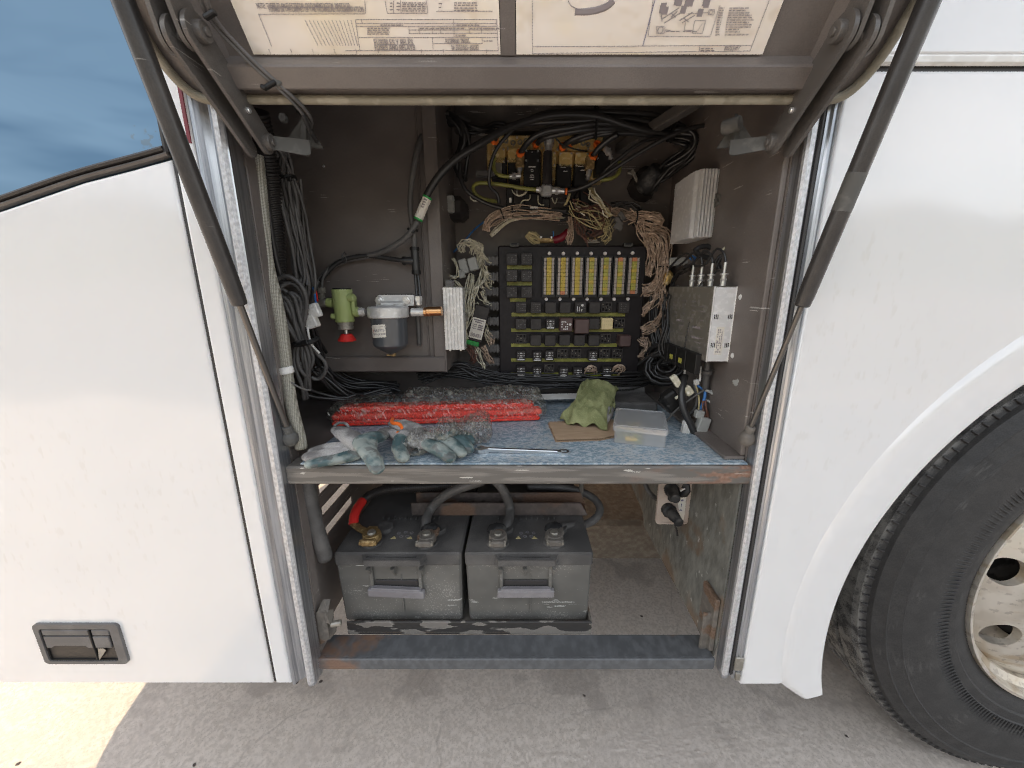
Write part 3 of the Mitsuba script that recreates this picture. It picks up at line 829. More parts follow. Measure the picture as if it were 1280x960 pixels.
def tx(t, x, s, h, width=None, bold=True):
    return text(t, h, (x, s, PZ), (1, 0, 0), (0, 0, 1), bold, width=width)


rng = random.Random(4)


def scribble(x0, x1, s, h=.0016):
    o, x = [], x0
    while x < x1:
        w = rng.uniform(.002, .006)
        o.append(box(x, min(x + w, x1), s, s + h * .55, PZ - .0002, PZ + .0001))
        x += w + .0012
    return o


g1 = [(-.3022,.0669),(-.0234,.0823),(-.1839,.0823),(-.1848,.0539),(-.0241,.0669),(-.0237,.0762),(-.026,.0546)]
zz = lambda a: a
k1 = []
SB = (-.1846,.0546)
a, b = (-.189,.0669), (-.0255,.0669)
k1 += [ln(a[0], a[1], b[0], b[1])]
a, b = (-.1877,.0823), (-.0261,.0823)
k1 += [ln(a[0], a[1], b[0], b[1])]
a, b = (-.1888,.0791), (-.0263,.0791)
k1 += [ln(a[0], a[1], b[0], b[1])]
a, b = (-.1896,.0766), (-.0264,.0766)
k1 += [ln(a[0], a[1], b[0], b[1])]
a, b = (-.1288,.0734), (-.0266,.0734)
k1 += [ln(a[0], a[1], b[0], b[1])]
a, b = (-.1295,.0704), (-.0267,.0704)
k1 += [ln(a[0], a[1], b[0], b[1])]
a, b = (-.1033,.0615), (-.0441,.0615)
k1 += [ln(a[0], a[1], b[0], b[1])]
a, b = (-.2087,.055), (-.026,.055)
k1 += [ln(a[0], a[1], b[0], b[1])]
for t_, b_ in ([(-.1877,.0823),(-.1915,.055)], [(-.1281,.0766),(-.129,.07)], [(-.1165,.0766),(-.1173,.07)], [(-.1011,.0766),(-.1017,.0704)], [(-.0918,.0766),(-.0923,.0704)], [(-.0756,.0823),(-.0772,.0669)], [(-.0588,.0766),(-.0589,.0704)], [(-.0445,.0766),(-.0445,.0704)], [(-.0267,.0823),(-.026,.055)], [(-.1024,.0669),(-.1039,.055)], [(-.0448,.0669),(-.0446,.0615)], [(-.1806,.0823),(-.1808,.0791)]):
    k1 += [ln(t_[0], t_[1], b_[0], b_[1])]
for x0_ in ([(-.2452,.0819),(-.2397,.0594)], [(-.2406,.0819),(-.2348,.0594)], [(-.2362,.0819),(-.2303,.0594)], [(-.2319,.0819),(-.2258,.0594)], [(-.2275,.0819),(-.2213,.0594)], [(-.2232,.0819),(-.2167,.0594)], [(-.2188,.0819),(-.2133,.0594)], [(-.2145,.0819),(-.2099,.0594)], [(-.2101,.0819),(-.2065,.0594)], [(-.2058,.0819),(-.2031,.0594)], [(-.2014,.0819),(-.1997,.0594)], [(-.1971,.0819),(-.1963,.0594)], [(-.1927,.0819),(-.1929,.0594)]):
    k1 += [ln(x0_[0][0], x0_[0][1], x0_[1][0], x0_[1][1])]
a, b = (-.2957,.0867), (-.1753,.0871)
k1 += [ln(a[0], a[1], b[0], b[1])]
a, b = (-.2955,.0871), (-.2951,.0589)
k1 += [ln(a[0], a[1], b[0], b[1])]
a, b = (-.1718,.0979), (-.1747,.0871)
k1 += [ln(a[0], a[1], b[0], b[1])]
a, b = (-.1496,.0979), (-.1498,.0875)
k1 += [ln(a[0], a[1], b[0], b[1])]
a, b = (-.1046,.0875), (-.1498,.0875)
k1 += [ln(a[0], a[1], b[0], b[1])]
a, b = (-.1046,.0875), (-.1034,.0979)
k1 += [ln(a[0], a[1], b[0], b[1])]
a, b = (-.0943,.0892), (-.0312,.0892)
k1 += [ln(a[0], a[1], b[0], b[1])]
a, b = (-.1404,.0979), (-.1423,.0875)
k1 += [ln(a[0], a[1], b[0], b[1])]
a, b = (-.1324,.0979), (-.1342,.0875)
k1 += [ln(a[0], a[1], b[0], b[1])]
for t_, c_, h_, w_ in (('NOTE: THERE IS AN ELECTRICAL DOCUMENTATION, WHICH IS', (-.2418,.0937), .0042, .104), ('FOUND IN THE CARPET OF THE TECHNICAL DOCUMENTATION', (-.2287,.0908), .0042, .106), ('FUSIBLES Y RELÉS', (-.1493,.0626), .0050, .046), ('FUSES AND RELAYS', (-.1489,.0579), .0050, .048), ('EXTERNAL IN/OC', (-.0737,.0635), .0042, .028), ('M-3551062-60C(E)', (-.0654,.0579), .0044, .032)):
    k1 += [tx(t_, c_[0], c_[1], h_, w_)]
for q_ in [(-.1766,.0752),(-.1771,.0736),(-.1776,.0719),(-.1782,.0702),(-.1309,.0963),(-.1313,.0948),(-.1317,.0933),(-.1321,.0915),(-.1325,.0898),(-.0732,.0963),(-.0734,.0944),(-.0738,.0921),(-.074,.0902),(-.1607,.0779),(-.073,.0779),(-.1158,.075),(-.0904,.075),(-.0579,.075),(-.043,.075),(-.0755,.0688),(-.0433,.0641)]:
    k1 += scribble(q_[0], q_[0] + (.026 if q_[0] < -.19 or q_[1] > .07 else .012), q_[1] - .0008)
for q_ in [(-.1447,.0963),(-.1373,.0963),(-.1454,.0937),(-.138,.0937),(-.1462,.091),(-.1387,.091),(-.0905,.096),(-.091,.0929)]:
    k1 += scribble(q_[0], q_[0] + .004, q_[1] - .001)
for k in range(11):
    k1 += [ln(-.30 + .026 * k, .0525, -.30 + .026 * k, .0565)]
part(S1, 'print', lid(join(k1)), 'print_ink', False, kind='stuff')
k2 = []
for t_, b_ in ([(.0151,.0523),(.0134,.0979)], [(.0151,.0523),(.2755,.0546)], [(.0149,.0585),(.2747,.0598)], [(.2755,.0546),(.276,.0979)], [(.2133,.0589),(.2151,.0541)], [(.1497,.0679),(.2227,.0675)], [(.2227,.0675),(.2229,.0941)], [(.1497,.0679),(.1473,.0979)], [(.1573,.0766),(.1662,.0762)], [(.1591,.0704),(.1679,.0704)], [(.1573,.0766),(.1591,.0704)], [(.1673,.0762),(.1685,.0704)], [(.1995,.0815),(.212,.0815)], [(.2007,.0704),(.2124,.0704)], [(.1995,.0815),(.2007,.0704)], [(.212,.0815),(.2124,.0704)], [(.2059,.0729),(.2091,.0791)], [(.2123,.0906),(.2187,.0906)], [(.2129,.0863),(.2194,.0863)], [(.2123,.0906),(.2129,.0863)], [(.2187,.0906),(.2194,.0863)], [(.1682,.0734),(.1749,.0729)], [(.1998,.0729),(.19,.0734)], [(.19,.0734),(.1897,.0799)], [(.2121,.0882),(.1894,.0871)]):
    k2 += [ln(t_[0], t_[1], b_[0], b_[1])]
a, b = (.146,.0594), (.1492,.0979)
k2b = [ln(a[0], a[1], b[0], b[1], .0008)]
c = (.253,.0576)
k2 += [tx('852114F7', c[0], c[1], .0042, .018)]
for q_ in [(.2237,.0921),(.224,.0902),(.2242,.0882),(.2245,.0863),(.2248,.0843),(.225,.0823),(.2253,.0803),(.2256,.0783),(.2262,.0762),(.2267,.0742),(.2273,.0721),(.228,.0696)]:
    k2 += scribble(q_[0], q_[0] + .005, q_[1] - .0008) + scribble(q_[0] + .011, q_[0] + rng.uniform(.026, .042), q_[1] - .0008)
for q_ in [(.2157,.0572),(.2163,.0554),(.1695,.0725),(.1895,.0725)]:
    k2 += scribble(q_[0], q_[0] + .016, q_[1] - .0008)
for q0, q1 in ([(.1611,.0823),(.1783,.0921)], [(.1653,.0793),(.1833,.0892)], [(.1819,.0813),(.1944,.0882)], [(.1853,.0793),(.1979,.0859)], [(.1703,.0878),(.1768,.0843)], [(.1714,.0843),(.1773,.0894)], [(.1564,.0941),(.1622,.0807)], [(.1866,.0833),(.1931,.0803)]):
    k2 += [ln(q0[0], q0[1], q1[0], q1[1], .0009)]
for q_ in [(.1603,.0925),(.1634,.0894),(.1598,.0906),(.1769,.0963),(.1861,.0967),(.1895,.096),(.2061,.0963),(.1743,.0969),(.2079,.095),(.1835,.0902),(.2032,.0877)]:
    k2 += [box(q_[0] - .003, q_[0] + .003, q_[1] - .003, q_[1] + .0035, PZ - .0002, PZ + .0001)]
for q_, r_ in (((.1627,.0734), .0034), ((.2155,.0886), .002)):
    k2 += [extrude(Polygon([(q_[0] + r_ * math.cos(t), q_[1] + r_ * math.sin(t)) for t in np.linspace(0, 6.28, 20)]).difference(Polygon([(q_[0] + .75 * r_ * math.cos(t), q_[1] + .75 * r_ * math.sin(t)) for t in np.linspace(0, 6.28, 20)])), .0003).apply_translation((0, 0, PZ - .0002))]
arcp = np.array([(.0535,.0979),(.056,.0944),(.0622,.0917),(.073,.0906),(.0874,.0925),(.0962,.0956),(.1006,.0979)])
k2c = [sweep(spline(np.c_[arcp, np.full(len(arcp), PZ)], .002), .0004, 5, .5)]
arcq = np.array([(.062,.0886),(.0746,.0886),(.0891,.0906),(.0992,.0941),(.1038,.0979)])
k2d = [sweep(spline(np.c_[arcq, np.full(len(arcq), PZ - .001)], .002), .0032, 6, .4)]
part(S2, 'print', lid(join(k2)), 'print_ink', False, kind='stuff')
part(S2, 'heading_rule', lid(join(k2b)), 'print_blue', False)
part(S2, 'drawing', lid(join(k2c + k2d)), 'print_ink', 30)

def bar(pts, x, t=.005, mat='link_paint'):
    return yz(extrude(Polygon(pts).buffer(.0015), t), x)


def capsule(p, q, r0, r1):
    P, Q = np.array(p), np.array(q)
    c = lambda o, r: Polygon([(o[0] + r * math.cos(t), o[1] + r * math.sin(t)) for t in np.linspace(0, 2 * math.pi, 28)])
    return unary_union([c(P, r0), c(Q, r1)]).convex_hull


for side, lab in ((-1, 'left'), (1, 'right')):
    X = lambda v: side * v
    LK = numbered(BUS + '__hinge_arm')
    p1, e1 = (-.372,-.0836,1.3457), (-.372,.0134,1.2675)
    p2, e2 = (-.352,-.0811,1.3515), (-.352,.0171,1.2766)
    u1, u2 = (-.376,-.0962,1.3981), (-.356,-.1004,1.4052)
    def flatbar(a, b, ra, rb, x, t=.005):
        m = extrude(capsule(a[1:], b[1:], ra, rb), t)
        m = yz(m, -t / 2)
        m.apply_translation((X(x), 0, 0))
        return m
    part(LK, 'outer_link', flatbar(p1, e1, .0185, .0105, .372), 'link_paint', 30)
    part(LK, 'inner_link', flatbar(p2, e2, .0185, .0145, .352), 'link_paint', 30)
    part(LK, 'upper_link', flatbar(u1, p1, .019, .017, .3795), 'link_paint', 30)
    part(LK, 'upper_link', flatbar(u2, p2, .019, .017, .3595), 'link_paint', 30)
    for p, x in ((p1, .376), (p2, .3475), (e2, .348)):
        part(LK, 'pivot', [rod((X(x - .006), p[1], p[2]), (X(x + .004), p[1], p[2]), .0105, 24, .001), rod((X(x - .0085), p[1], p[2]), (X(x), p[1], p[2]), .0045, 16, .0008)], 'link_paint', 30)
    mid_ = (np.array(e2) * .66 + np.array(p2) * .34)
    part(LK, 'rivet', rod((X(.346), mid_[1], mid_[2]), (X(.352), mid_[1], mid_[2]), .0035, 14, .001), 'steel', 30)
    BK = numbered(BUS + '__hinge_bracket')
    bx0, bx1 = sorted((X(.350), X(.272)))
    by = e2[1]
    pl = hullp([(X(.350), by + .002, e2[2] + .0095), (X(.345), by + .002, e2[2] - .008), (X(.306), by + .016, e2[2] - .011), (X(.300), by + .018, e2[2] - .009), (X(.300), by + .018, e2[2] + .009), (X(.350), by + .007, e2[2] + .0095), (X(.300), by + .024, e2[2] + .009), (X(.306), by + .022, e2[2] - .011)])
    part(BK, 'arm_plate', pl, 'bracket_zinc', 30)
    tri = hullp([(X(.352), by + .045, e2[2] + .012), (X(.318), by + .045, e2[2] + .05), (X(.296), by + .048, e2[2] + .008), (X(.352), by + .05, e2[2] + .012), (X(.318), by + .05, e2[2] + .05), (X(.296), by + .052, e2[2] + .008)])
    part(BK, 'gusset', tri, 'bracket_zinc', 30)
    part(BK, 'gusset', hullp([(X(.318), by + .043, e2[2] + .052), (X(.312), by + .04, e2[2] + .05), (X(.311), by + .03, e2[2] + .009), (X(.32), by + .03, e2[2] + .009), (X(.315), by + .052, e2[2] + .01)]), 'bracket_zinc', 30)
    part(BK, 'boss', rod((X(.316), by + .028, e2[2] + .034), (X(.300), by + .046, e2[2] + .034), .010, 20, .001) if side > 0 else hexnut((X(.345), by + .045, e2[2] + .045), (0, -1, 0), .006, .008), 'bracket_zinc', 30)
    GS = numbered(BUS + '__gas_strut')
    A, B = ((-.3867,.028,.8393), (-.4113,-.1,1.379)) if side < 0 else ((.3801,.024,.8409), (.4244,-.1,1.379))
    A, B = np.array(A), np.array(B)
    B2 = A + (B - A) * 1.25
    J = A + (B - A) * (.405 if side < 0 else .40)
    part(GS, 'cylinder', lathe([(1e-5, 0), (.0085, 0), (.0098, .0015), (.0102, .01), (.0104, .011), (.0107, .03), (.0107, np.linalg.norm(B2 - J))], 28, J, B2 - J), 'strut_paint', 30, f'dark tube of the {lab} gas strut')
    part(GS, 'rod', rod(A, J + (J - A) * .05, .0045 if side < 0 else .0038, 16), 'rod_steel', 30)
    part(GS, 'ball_joint', [tm(sph(A + [0, 0, -.004], (.0125, .0125, .0145))), rod(A, A + (B - A) * .035, .0075, 16, .001), rod(A + [0, 0, -.005], A + [side * .022, .012, -.008], .005, 12)], 'bracket_zinc' if side < 0 else 'rusty_steel', 30)
    if side > 0:
        lo, hi = J + (B - J) * .37, J + (B - J) * .50
        part(GS, 'worn_label', lathe([(.0109, 0), (.0109, np.linalg.norm(hi - lo))], 28, lo, hi - lo), 'bracket_zinc', 30, 'worn silver label round the strut tube')
cb = thing('hatch_cable', 'pair of thin grey cables looping from the hatch rail down to the left hinge', 'cable')
ca1 = [(-.3321,-.1,1.3778),(-.3368,-.085,1.3686),(-.3383,-.07,1.3629),(-.3298,-.055,1.3509),(-.3184,-.045,1.3384),(-.3058,-.035,1.3268),(-.2928,-.02,1.3145),(-.2874,0,1.3047),(-.2903,.02,1.3019),(-.3017,.05,1.3074),(-.3252,.09,1.3302),(-.3549,.12,1.3537)]
ca2 = [(-.3249,-.1,1.3778),(-.3303,-.085,1.3686),(-.3324,-.07,1.3629),(-.3255,-.055,1.3526),(-.3122,-.045,1.3384),(-.2994,-.035,1.3268),(-.2862,-.02,1.3145),(-.2813,0,1.3068),(-.2864,.02,1.304),(-.3027,.05,1.3097),(-.3328,.1,1.3339),(-.3546,.13,1.3551)]
part(cb, 'strand', tube(ca1, .0023, 10), 'hose_grey')
part(cb, 'strand', tube(ca2, .0023, 10), 'hose_grey')
part(cb, 'strand', tube([(-.2874,0,1.3047),(-.2902,.02,1.2934),(-.2976,.05,1.2905),(-.3202,.09,1.3063),(-.3563,.13,1.3426)], .0030, 10), 'hose_black')
part(cb, 'cable_tie', [obox((-.3049,-.036,1.3217), (.75, 0, .35), (0, -1, 0), .016, .0045, .006, .001), obox((-.3127,-.037,1.3185), (.2, 0, .6), (0, -1, 0), .005, .006, .007, .001)], 'black_plastic')
part(cb, 'clip_plate', obox((-.2986,-.034,1.3291), (.5, 0, -.75), (0, -1, 0), .016, .007, .003, .001), 'bracket_zinc')
part(cb, 'cable_tie', [obox((-.3306,-.087,1.3636), (.75, 0, .35), (0, -1, 0), .014, .0045, .006, .001)], 'black_plastic')

FY = (0, -1, 0)       # towards the viewer of the bay
RX = (1, 0, 0)


def fbx(c, w, h, d, b=.0015, y=None):
    """a block facing out of the bay: centre of its front face, width, height, depth"""
    x, yy, z = c
    return box(x - w / 2, x + w / 2, yy, yy + d, z - h / 2, z + h / 2, b)


FZ = thing('fuse_panel', 'black fuse and relay panel with seven yellow fuse strips on the back wall', 'fuse panel')
part(FZ, 'backplate', [box(-.0545, .315, .424, .45, .8475, 1.1835, .003), box(-.0545, .315, .45, .495, .8475, .86), box(-.05, .31, .45, .4995, .87, 1.16)], 'panel_plastic', 30)
RL = .0285
relays = [(-.0198,.42,1.1502),(.0164,.42,1.1502),(-.02,.42,1.111),(.0165,.42,1.111),(-.0202,.42,1.0721),(.0167,.42,1.0721),(.0026,.42,1.0339),(.0398,.42,1.0339),(.0765,.42,1.0339),(.1138,.42,1.0339),(.1516,.42,1.0339),(.1868,.42,1.0339),(.2613,.42,1.0339),(.0026,.42,.9934),(.0402,.42,.9934),(.1886,.42,.9934),(.0401,.42,.9521),(.077,.42,.9521),(.1145,.42,.9521),(.152,.42,.9521),(.1889,.42,.9521)]
for i, c in enumerate(relays):
    dp = .020 + .004 * ((i * 7) % 3)
    k = part(FZ, 'relay', [fbx((c[0], .424 - dp, c[2]), .0285, .0285, dp, .0025), xz(extrude(sbox(c[0] - .0118, c[2] - .0118, c[0] + .0118, c[2] + .0118).buffer(.001).difference(sbox(c[0] - .0108, c[2] - .0108, c[0] + .0108, c[2] + .0108)), .0008), .4234 - dp)], 'relay_plastic', 30)
    if i < 14 and i not in (8, 9, 11):
        rg_ = random.Random(i)
        part(k, 'print', [box(c[0] - .009 + .0055 * a + rg_.uniform(0, .002), c[0] - .0065 + .0055 * a + rg_.uniform(0, .003), .4233 - dp, .424 - dp, c[2] - .008 + .005 * b_, c[2] - .0072 + .005 * b_ + rg_.uniform(0, .002)) for a in range(4) for b_ in range(4) if rg_.random() < .7], 'grey_plastic', False, kind='stuff')
printed = [(.0773,.42,.9934),(.0026,.42,.9116),(.0447,.42,.91),(.0762,.42,.9126),(.1892,.42,.9116),(.0027,.42,.8708),(.0451,.42,.8692),(.1142,.42,.8681),(.1514,.42,.867),(.2272,.42,.8697)]
for i, c in enumerate(printed):
    dp = .022
    k = part(FZ, 'relay', fbx((c[0], .424 - dp, c[2]), .0235, .0265, dp, .0018), 'relay_plastic', 30)
    ink = []
    for row in (.0062, -.0002):
        ink += [box(c[0] - .009 + .0052 * a, c[0] - .0062 + .0052 * a, .4238 - dp, .4245 - dp, c[2] + row, c[2] + row + .0012) for a in range(4)]
        ink += [box(c[0] - .0015, c[0] + .0015, .4238 - dp, .4245 - dp, c[2] + row - .001, c[2] + row + .0022)]
    ink += [box(c[0] - .009, c[0] + .009, .4238 - dp, .4245 - dp, c[2] - .0112, c[2] - .0082), box(c[0] - .005, c[0] + .005, .4238 - dp, .4245 - dp, c[2] - .0058, c[2] - .0044)]
    part(k, 'print', ink, 'print_white', False, kind='stuff')
c = (.1516,.42,1.0339)
part(FZ, 'relay_badge', [rod((c[0] + .004, .400, c[2] + .006), (c[0] + .004, .399, c[2] + .006), .0033, 16), box(c[0] - .009, c[0] - .007, .3990, .402, c[2] - .009, c[2] + .004), box(c[0] - .004, c[0] - .002, .3990, .402, c[2] - .009, c[2] + .002), box(c[0] + .002, c[0] + .004, .3990, .402, c[2] - .009, c[2] - .003)], 'print_white', False)
c = (.116,.42,.9919)
k = part(FZ, 'large_relay', fbx((c[0], .392, c[2]), .0325, .0345, .032, .002), 'relay_brown', 30)
part(k, 'print', [rod((c[0] + .0095, .3925, c[2] + .001), (c[0] + .0095, .3914, c[2] + .001), .0032, 16)] + [box(c[0] - .012 + .0045 * a, c[0] - .009 + .0045 * a, .3914, .3926, c[2] - .012 + .006 * b_, c[2] - .0085 + .006 * b_) for a in range(4) for b_ in range(4) if (a + b_ * 3) % 4 and not (a == 1 and b_ == 2)], 'print_white', False, kind='stuff')
c = (.1548,.42,.9888)
part(FZ, 'large_relay', fbx((c[0], .386, c[2]), .036, .036, .038, .002), 'relay_brown', 30, 'larger reddish brown relay in the middle of the panel')
c = (.2665,.42,.9516)
part(FZ, 'large_relay', fbx((c[0], .39, c[2]), .0285, .0285, .034, .002), 'relay_brown', 30)
c = (.2205,.42,.9939)
k = part(FZ, 'yellow_relay', fbx((c[0], .398, c[2]), .0285, .0285, .026, .0015), 'cream', 30, 'single pale yellow relay')
rg_ = random.Random(3)
part(k, 'print', [box(c[0] - .009 + .005 * a, c[0] - .007 + .005 * a + rg_.uniform(0, .002), .3973, .3985, c[2] - .008 + .005 * b_, c[2] - .0072 + .005 * b_) for a in range(4) for b_ in range(4) if rg_.random() < .6], 'wire_yellow', False, kind='stuff')
for c in [(.2194,.42,1.0349),(.255,.42,.9944),(.0026,.42,.9547),(.2211,.42,.9547),(.1103,.42,.9158),(.146,.42,.9158),(.2205,.42,.9158),(.2546,.42,.9158),(.0768,.42,.8762)]:
    k = part(FZ, 'socket', xz(extrude(sbox(c[0] - .0135, c[2] - .0125, c[0] + .0135, c[2] + .0125).difference(unary_union([sbox(c[0] + a - .0022, c[2] + b_ - .0034, c[0] + a + .0022, c[2] + b_ + .0034) if h else sbox(c[0] + a - .0034, c[2] + b_ - .0022, c[0] + a + .0034, c[2] + b_ + .0022) for a, b_, h in ((-.0085, .006, 1), (.0085, .006, 1), (0, .007, 0), (0, 0, 0), (0, -.008, 0), (-.0085, -.006, 1), (.0085, -.006, 1))])), .010), .414), 'relay_plastic', False)
    part(k, 'contact', [box(c[0] + a - .001, c[0] + a + .001, .4165, .423, c[2] + b_ - .0016, c[2] + b_ + .0016) for a, b_ in ((-.0085, .006), (0, 0), (.0085, -.006))], 'steel_dull', False)
for y0_, xa, xb, m_ in ((377, 375, 500, 0), (458, 375, 500, 0), (540, 398, 470, 0)):
    pass
for p0_, p1_ in ([(-.0325,.4225,1.1318),(.03,.4225,1.1318)], [(-.0328,.4225,1.0927),(.0303,.4225,1.0927)], [(-.0255,.4225,1.0522),(.0153,.4225,1.0522)], [(-.0216,.4225,1.0156),(.2698,.4225,1.0156)], [(-.0233,.4225,.9757),(.2672,.4225,.9757)], [(-.0236,.4225,.9366),(.254,.4225,.9366)], [(-.0238,.4225,.8973),(.2669,.4225,.8973)], [(-.0256,.4225,.8588),(.1664,.4225,.8588)], [(.2123,.4225,.8588),(.2667,.4225,.8588)]):
    part(FZ, 'label_strip', box(p0_[0], p1_[0], .4215, .4245, p0_[2] - .0045, p0_[2] + .0045), 'strip_olive', False)
p0_, p1_ = [(.1665,.4225,.8572),(.2124,.4225,.8572)]
part(FZ, 'label_strip', box(p0_[0], p1_[0], .4208, .4245, p0_[2] - .005, p0_[2] + .005), 'strip_lime', False)
tops, bots = [(.0711,.41,1.1542),(.1054,.41,1.1542),(.1407,.41,1.1542),(.175,.41,1.1542),(.2098,.41,1.1542),(.2451,.41,1.1542),(.2794,.41,1.1542)], [(.0722,.41,1.0653),(.1073,.41,1.0653),(.1429,.41,1.0648),(.178,.41,1.0653),(.2136,.41,1.0653),(.2486,.41,1.0663),(.2831,.41,1.0673)]
for i, (a, b) in enumerate(zip(tops, bots)):
    k = numbered(FZ + '__fuse_strip')
    zc, hh = (a[2] + b[2]) / 2, a[2] - b[2]
    xc = (a[0] + b[0]) / 2
    part(k, 'holder', [xz(extrude(sbox(xc - .0165, zc - hh / 2 - .006, xc + .0155, zc + hh / 2 + .003).difference(sbox(xc - .0135, zc - hh / 2, xc + .0135, zc + hh / 2)), .016), .409)], 'black_plastic', False)
    pitch = hh / 10
    for q in range(10):
        zq = zc + hh / 2 - pitch * (q + .5)
        odd = (i >= 5 and q == 0) or (i in (1, 6) and q == 9)
        mat = 'fuse_orange' if odd else ('fuse_green' if i > 2 and (q + i) % 3 else 'fuse_yellow')
        part(k, 'fuse', [box(xc - .0058, xc + .0058, .4055, .4245, zq - pitch * .47, zq + pitch * .47, .0006), box(xc - .0015, xc + .0022, .4046, .407, zq - pitch * .22, zq + pitch * .22, .0005)], mat, 30)
        part(k, 'clip', [box(xc + s_ * .0095 - .0032, xc + s_ * .0095 + .0032, .410, .4245, zq - pitch * .46, zq + pitch * .46, .0005) for s_ in (-1, 1)], 'fuse_clear', 30)
for c in [(.0731,.42,1.1648),(.1072,.42,1.1643),(.1418,.42,1.1648),(.1758,.42,1.1648),(.2104,.42,1.1648),(.2445,.42,1.1653),(.2785,.42,1.1657),(.067,.42,1.0543),(.1015,.42,1.0543),(.1361,.42,1.0543),(.1706,.42,1.0543),(.2056,.42,1.0543),(.2391,.42,1.0543),(.2741,.42,1.0548)]:
    part(FZ, 'button', rod((c[0], .4245, c[2]), (c[0], .4185, c[2]), .0044, 16, .001), 'button_white', 30)
for c in [(-.0138,.42,1.1835),(.2645,.42,1.1835)]:
    k = part(FZ, 'catch', [fbx((c[0], .414, c[2]), .022, .010, .012, .001)], 'black_plastic', 30)
    part(k, 'spring', [fbx((c[0], .4125, c[2] - .002), .016, .003, .002, .0005), fbx((c[0] - .009, .4125, c[2] + .001), .003, .007, .002, .0005), fbx((c[0] + .009, .4125, c[2] + .001), .003, .007, .002, .0005)], 'bracket_zinc', False)
for c in [(-.0658,.44,1.1473),(-.0654,.44,1.1092),(-.066,.44,1.0729),(-.0666,.44,1.0365),(-.0661,.44,.9979),(-.0667,.44,.9628),(-.0673,.44,.9266),(-.0678,.44,.8913)]:
    k = part(FZ, 'side_plug', [box(c[0] - .019, c[0] + .016, .428, .455, c[2] - .0095, c[2] + .0095, .0015)] + [box(c[0] - .022 + .0095 * q, c[0] - .0185 + .0095 * q, .4245, .43, c[2] - .0115, c[2] + .0115, .0005) for q in range(4)], 'grey_plastic', 30)
for i, c in enumerate([(.1844,.42,.8762),(.257,.42,.8762)]):
    part(FZ, 'wire_plug', bundle([(c[0] - .012, .412, c[2] - .006), (c[0] - .004, .400, c[2] + .003), (c[0] + .006, .398, c[2] + .004), (c[0] + .011, .41, c[2] - .008)] if i == 0 else [(c[0] - .012, .412, c[2] - .008), (c[0] - .010, .400, c[2] + .004), (c[0] + .004, .396, c[2] + .008), (c[0] + .010, .402, c[2] - .002), (c[0] - .002, .41, c[2] - .010)], 9, .006, .0012, 40 + i, .004), 'wire_tan', True, 'small tan wire loop plugged in the bottom row')

def harness(name, label, runs, mat, group=None, ties=(), tie_r=.008):
    """runs: (path, number of wires, radius of the run, radius of a wire)"""
    t = thing(name, label, 'wiring', group)
    if isinstance(mat, str):
        mat = [mat] * len(runs)
    for i, (p, n, R, r, *more) in enumerate(runs):
        part(t, 'wires', bundle(p, n, R, r, len(USED) * 7 + i, **(more[0] if more else {})), mat[i], True, kind='stuff')
    for c, d in ties:
        part(t, 'cable_tie', lathe([(tie_r, -.0016), (tie_r + .0012, -.0014), (tie_r + .0012, .0014), (tie_r, .0016)], 18, c, d), 'black_plastic', 30)
    return t


harness('wire_harness', 'tan wire harness hanging down the right of the fuse panel', [
    ([(.2635,.42,1.2484),(.2968,.41,1.2467),(.3224,.4,1.2429),(.335,.4,1.234),(.3237,.4,1.2273),(.2927,.41,1.2378)], 22, .010, .0013),
    ([(.2906,.42,1.2417),(.3009,.415,1.2137),(.3177,.415,1.1862),(.329,.42,1.1587),(.3251,.425,1.1353),(.3184,.43,1.1138)], 22, .0115, .0013),
    ([(.3169,.42,1.2167),(.3369,.405,1.2056),(.349,.4,1.1846),(.3495,.4,1.1525),(.3493,.4,1.1269),(.346,.405,1.101),(.3379,.42,1.0819),(.3111,.43,1.076)], 30, .0125, .0013),
    ([(.354,.41,1.0867),(.3646,.41,1.0526),(.3606,.41,1.0129),(.3422,.41,.9902),(.3172,.425,.9759)], 14, .009, .0013),
    ([(.3122,.43,1.062),(.3307,.42,1.077),(.3438,.42,1.0721),(.331,.42,1.0424),(.3131,.43,1.0166)], 12, .008, .0013),
    ([(.3151,.43,.9545),(.3284,.42,.9453),(.3353,.42,.9243),(.3191,.43,.9013)], 14, .010, .0013),
    ([(.3405,.42,.9893),(.3575,.42,.9713),(.3571,.42,.9453),(.3537,.42,.9243)], 9, .007, .0013),
    ], 'wire_tan', 'tan wire harnesses', [((.2776,.41,1.2467), (1, 0, 0)), ((.3083,.405,1.2326), (.4, 0, 1)), ((.3499,.4,1.132), (0, 0, 1))], .0125)
harness('wire_harness', 'tan wire harness crossing above the fuse panel towards the left', [
    ([(-.0829,.42,1.2167),(-.0752,.42,1.2372),(-.0529,.415,1.2521),(-.0191,.41,1.2587),(.0143,.41,1.2578),(.0573,.41,1.2556),(.0965,.42,1.2552)], 22, .010, .0012),
    ([(-.074,.43,1.2088),(-.0541,.43,1.225),(-.0195,.425,1.2447),(.0193,.42,1.2484),(.0677,.42,1.2471),(.1074,.43,1.2524)], 8, .004, .0014),
    ([(.2042,.43,1.2682),(.2216,.42,1.2619),(.2511,.42,1.2529),(.2706,.42,1.2507)], 18, .008, .0012),
    ], ['wire_tan', 'wire_cream', 'wire_tan'], 'tan wire harnesses', [((-.0431,.413,1.2539), (1, 0, .4)), ((-.0181,.41,1.2587), (1, 0, .1))], .0115)
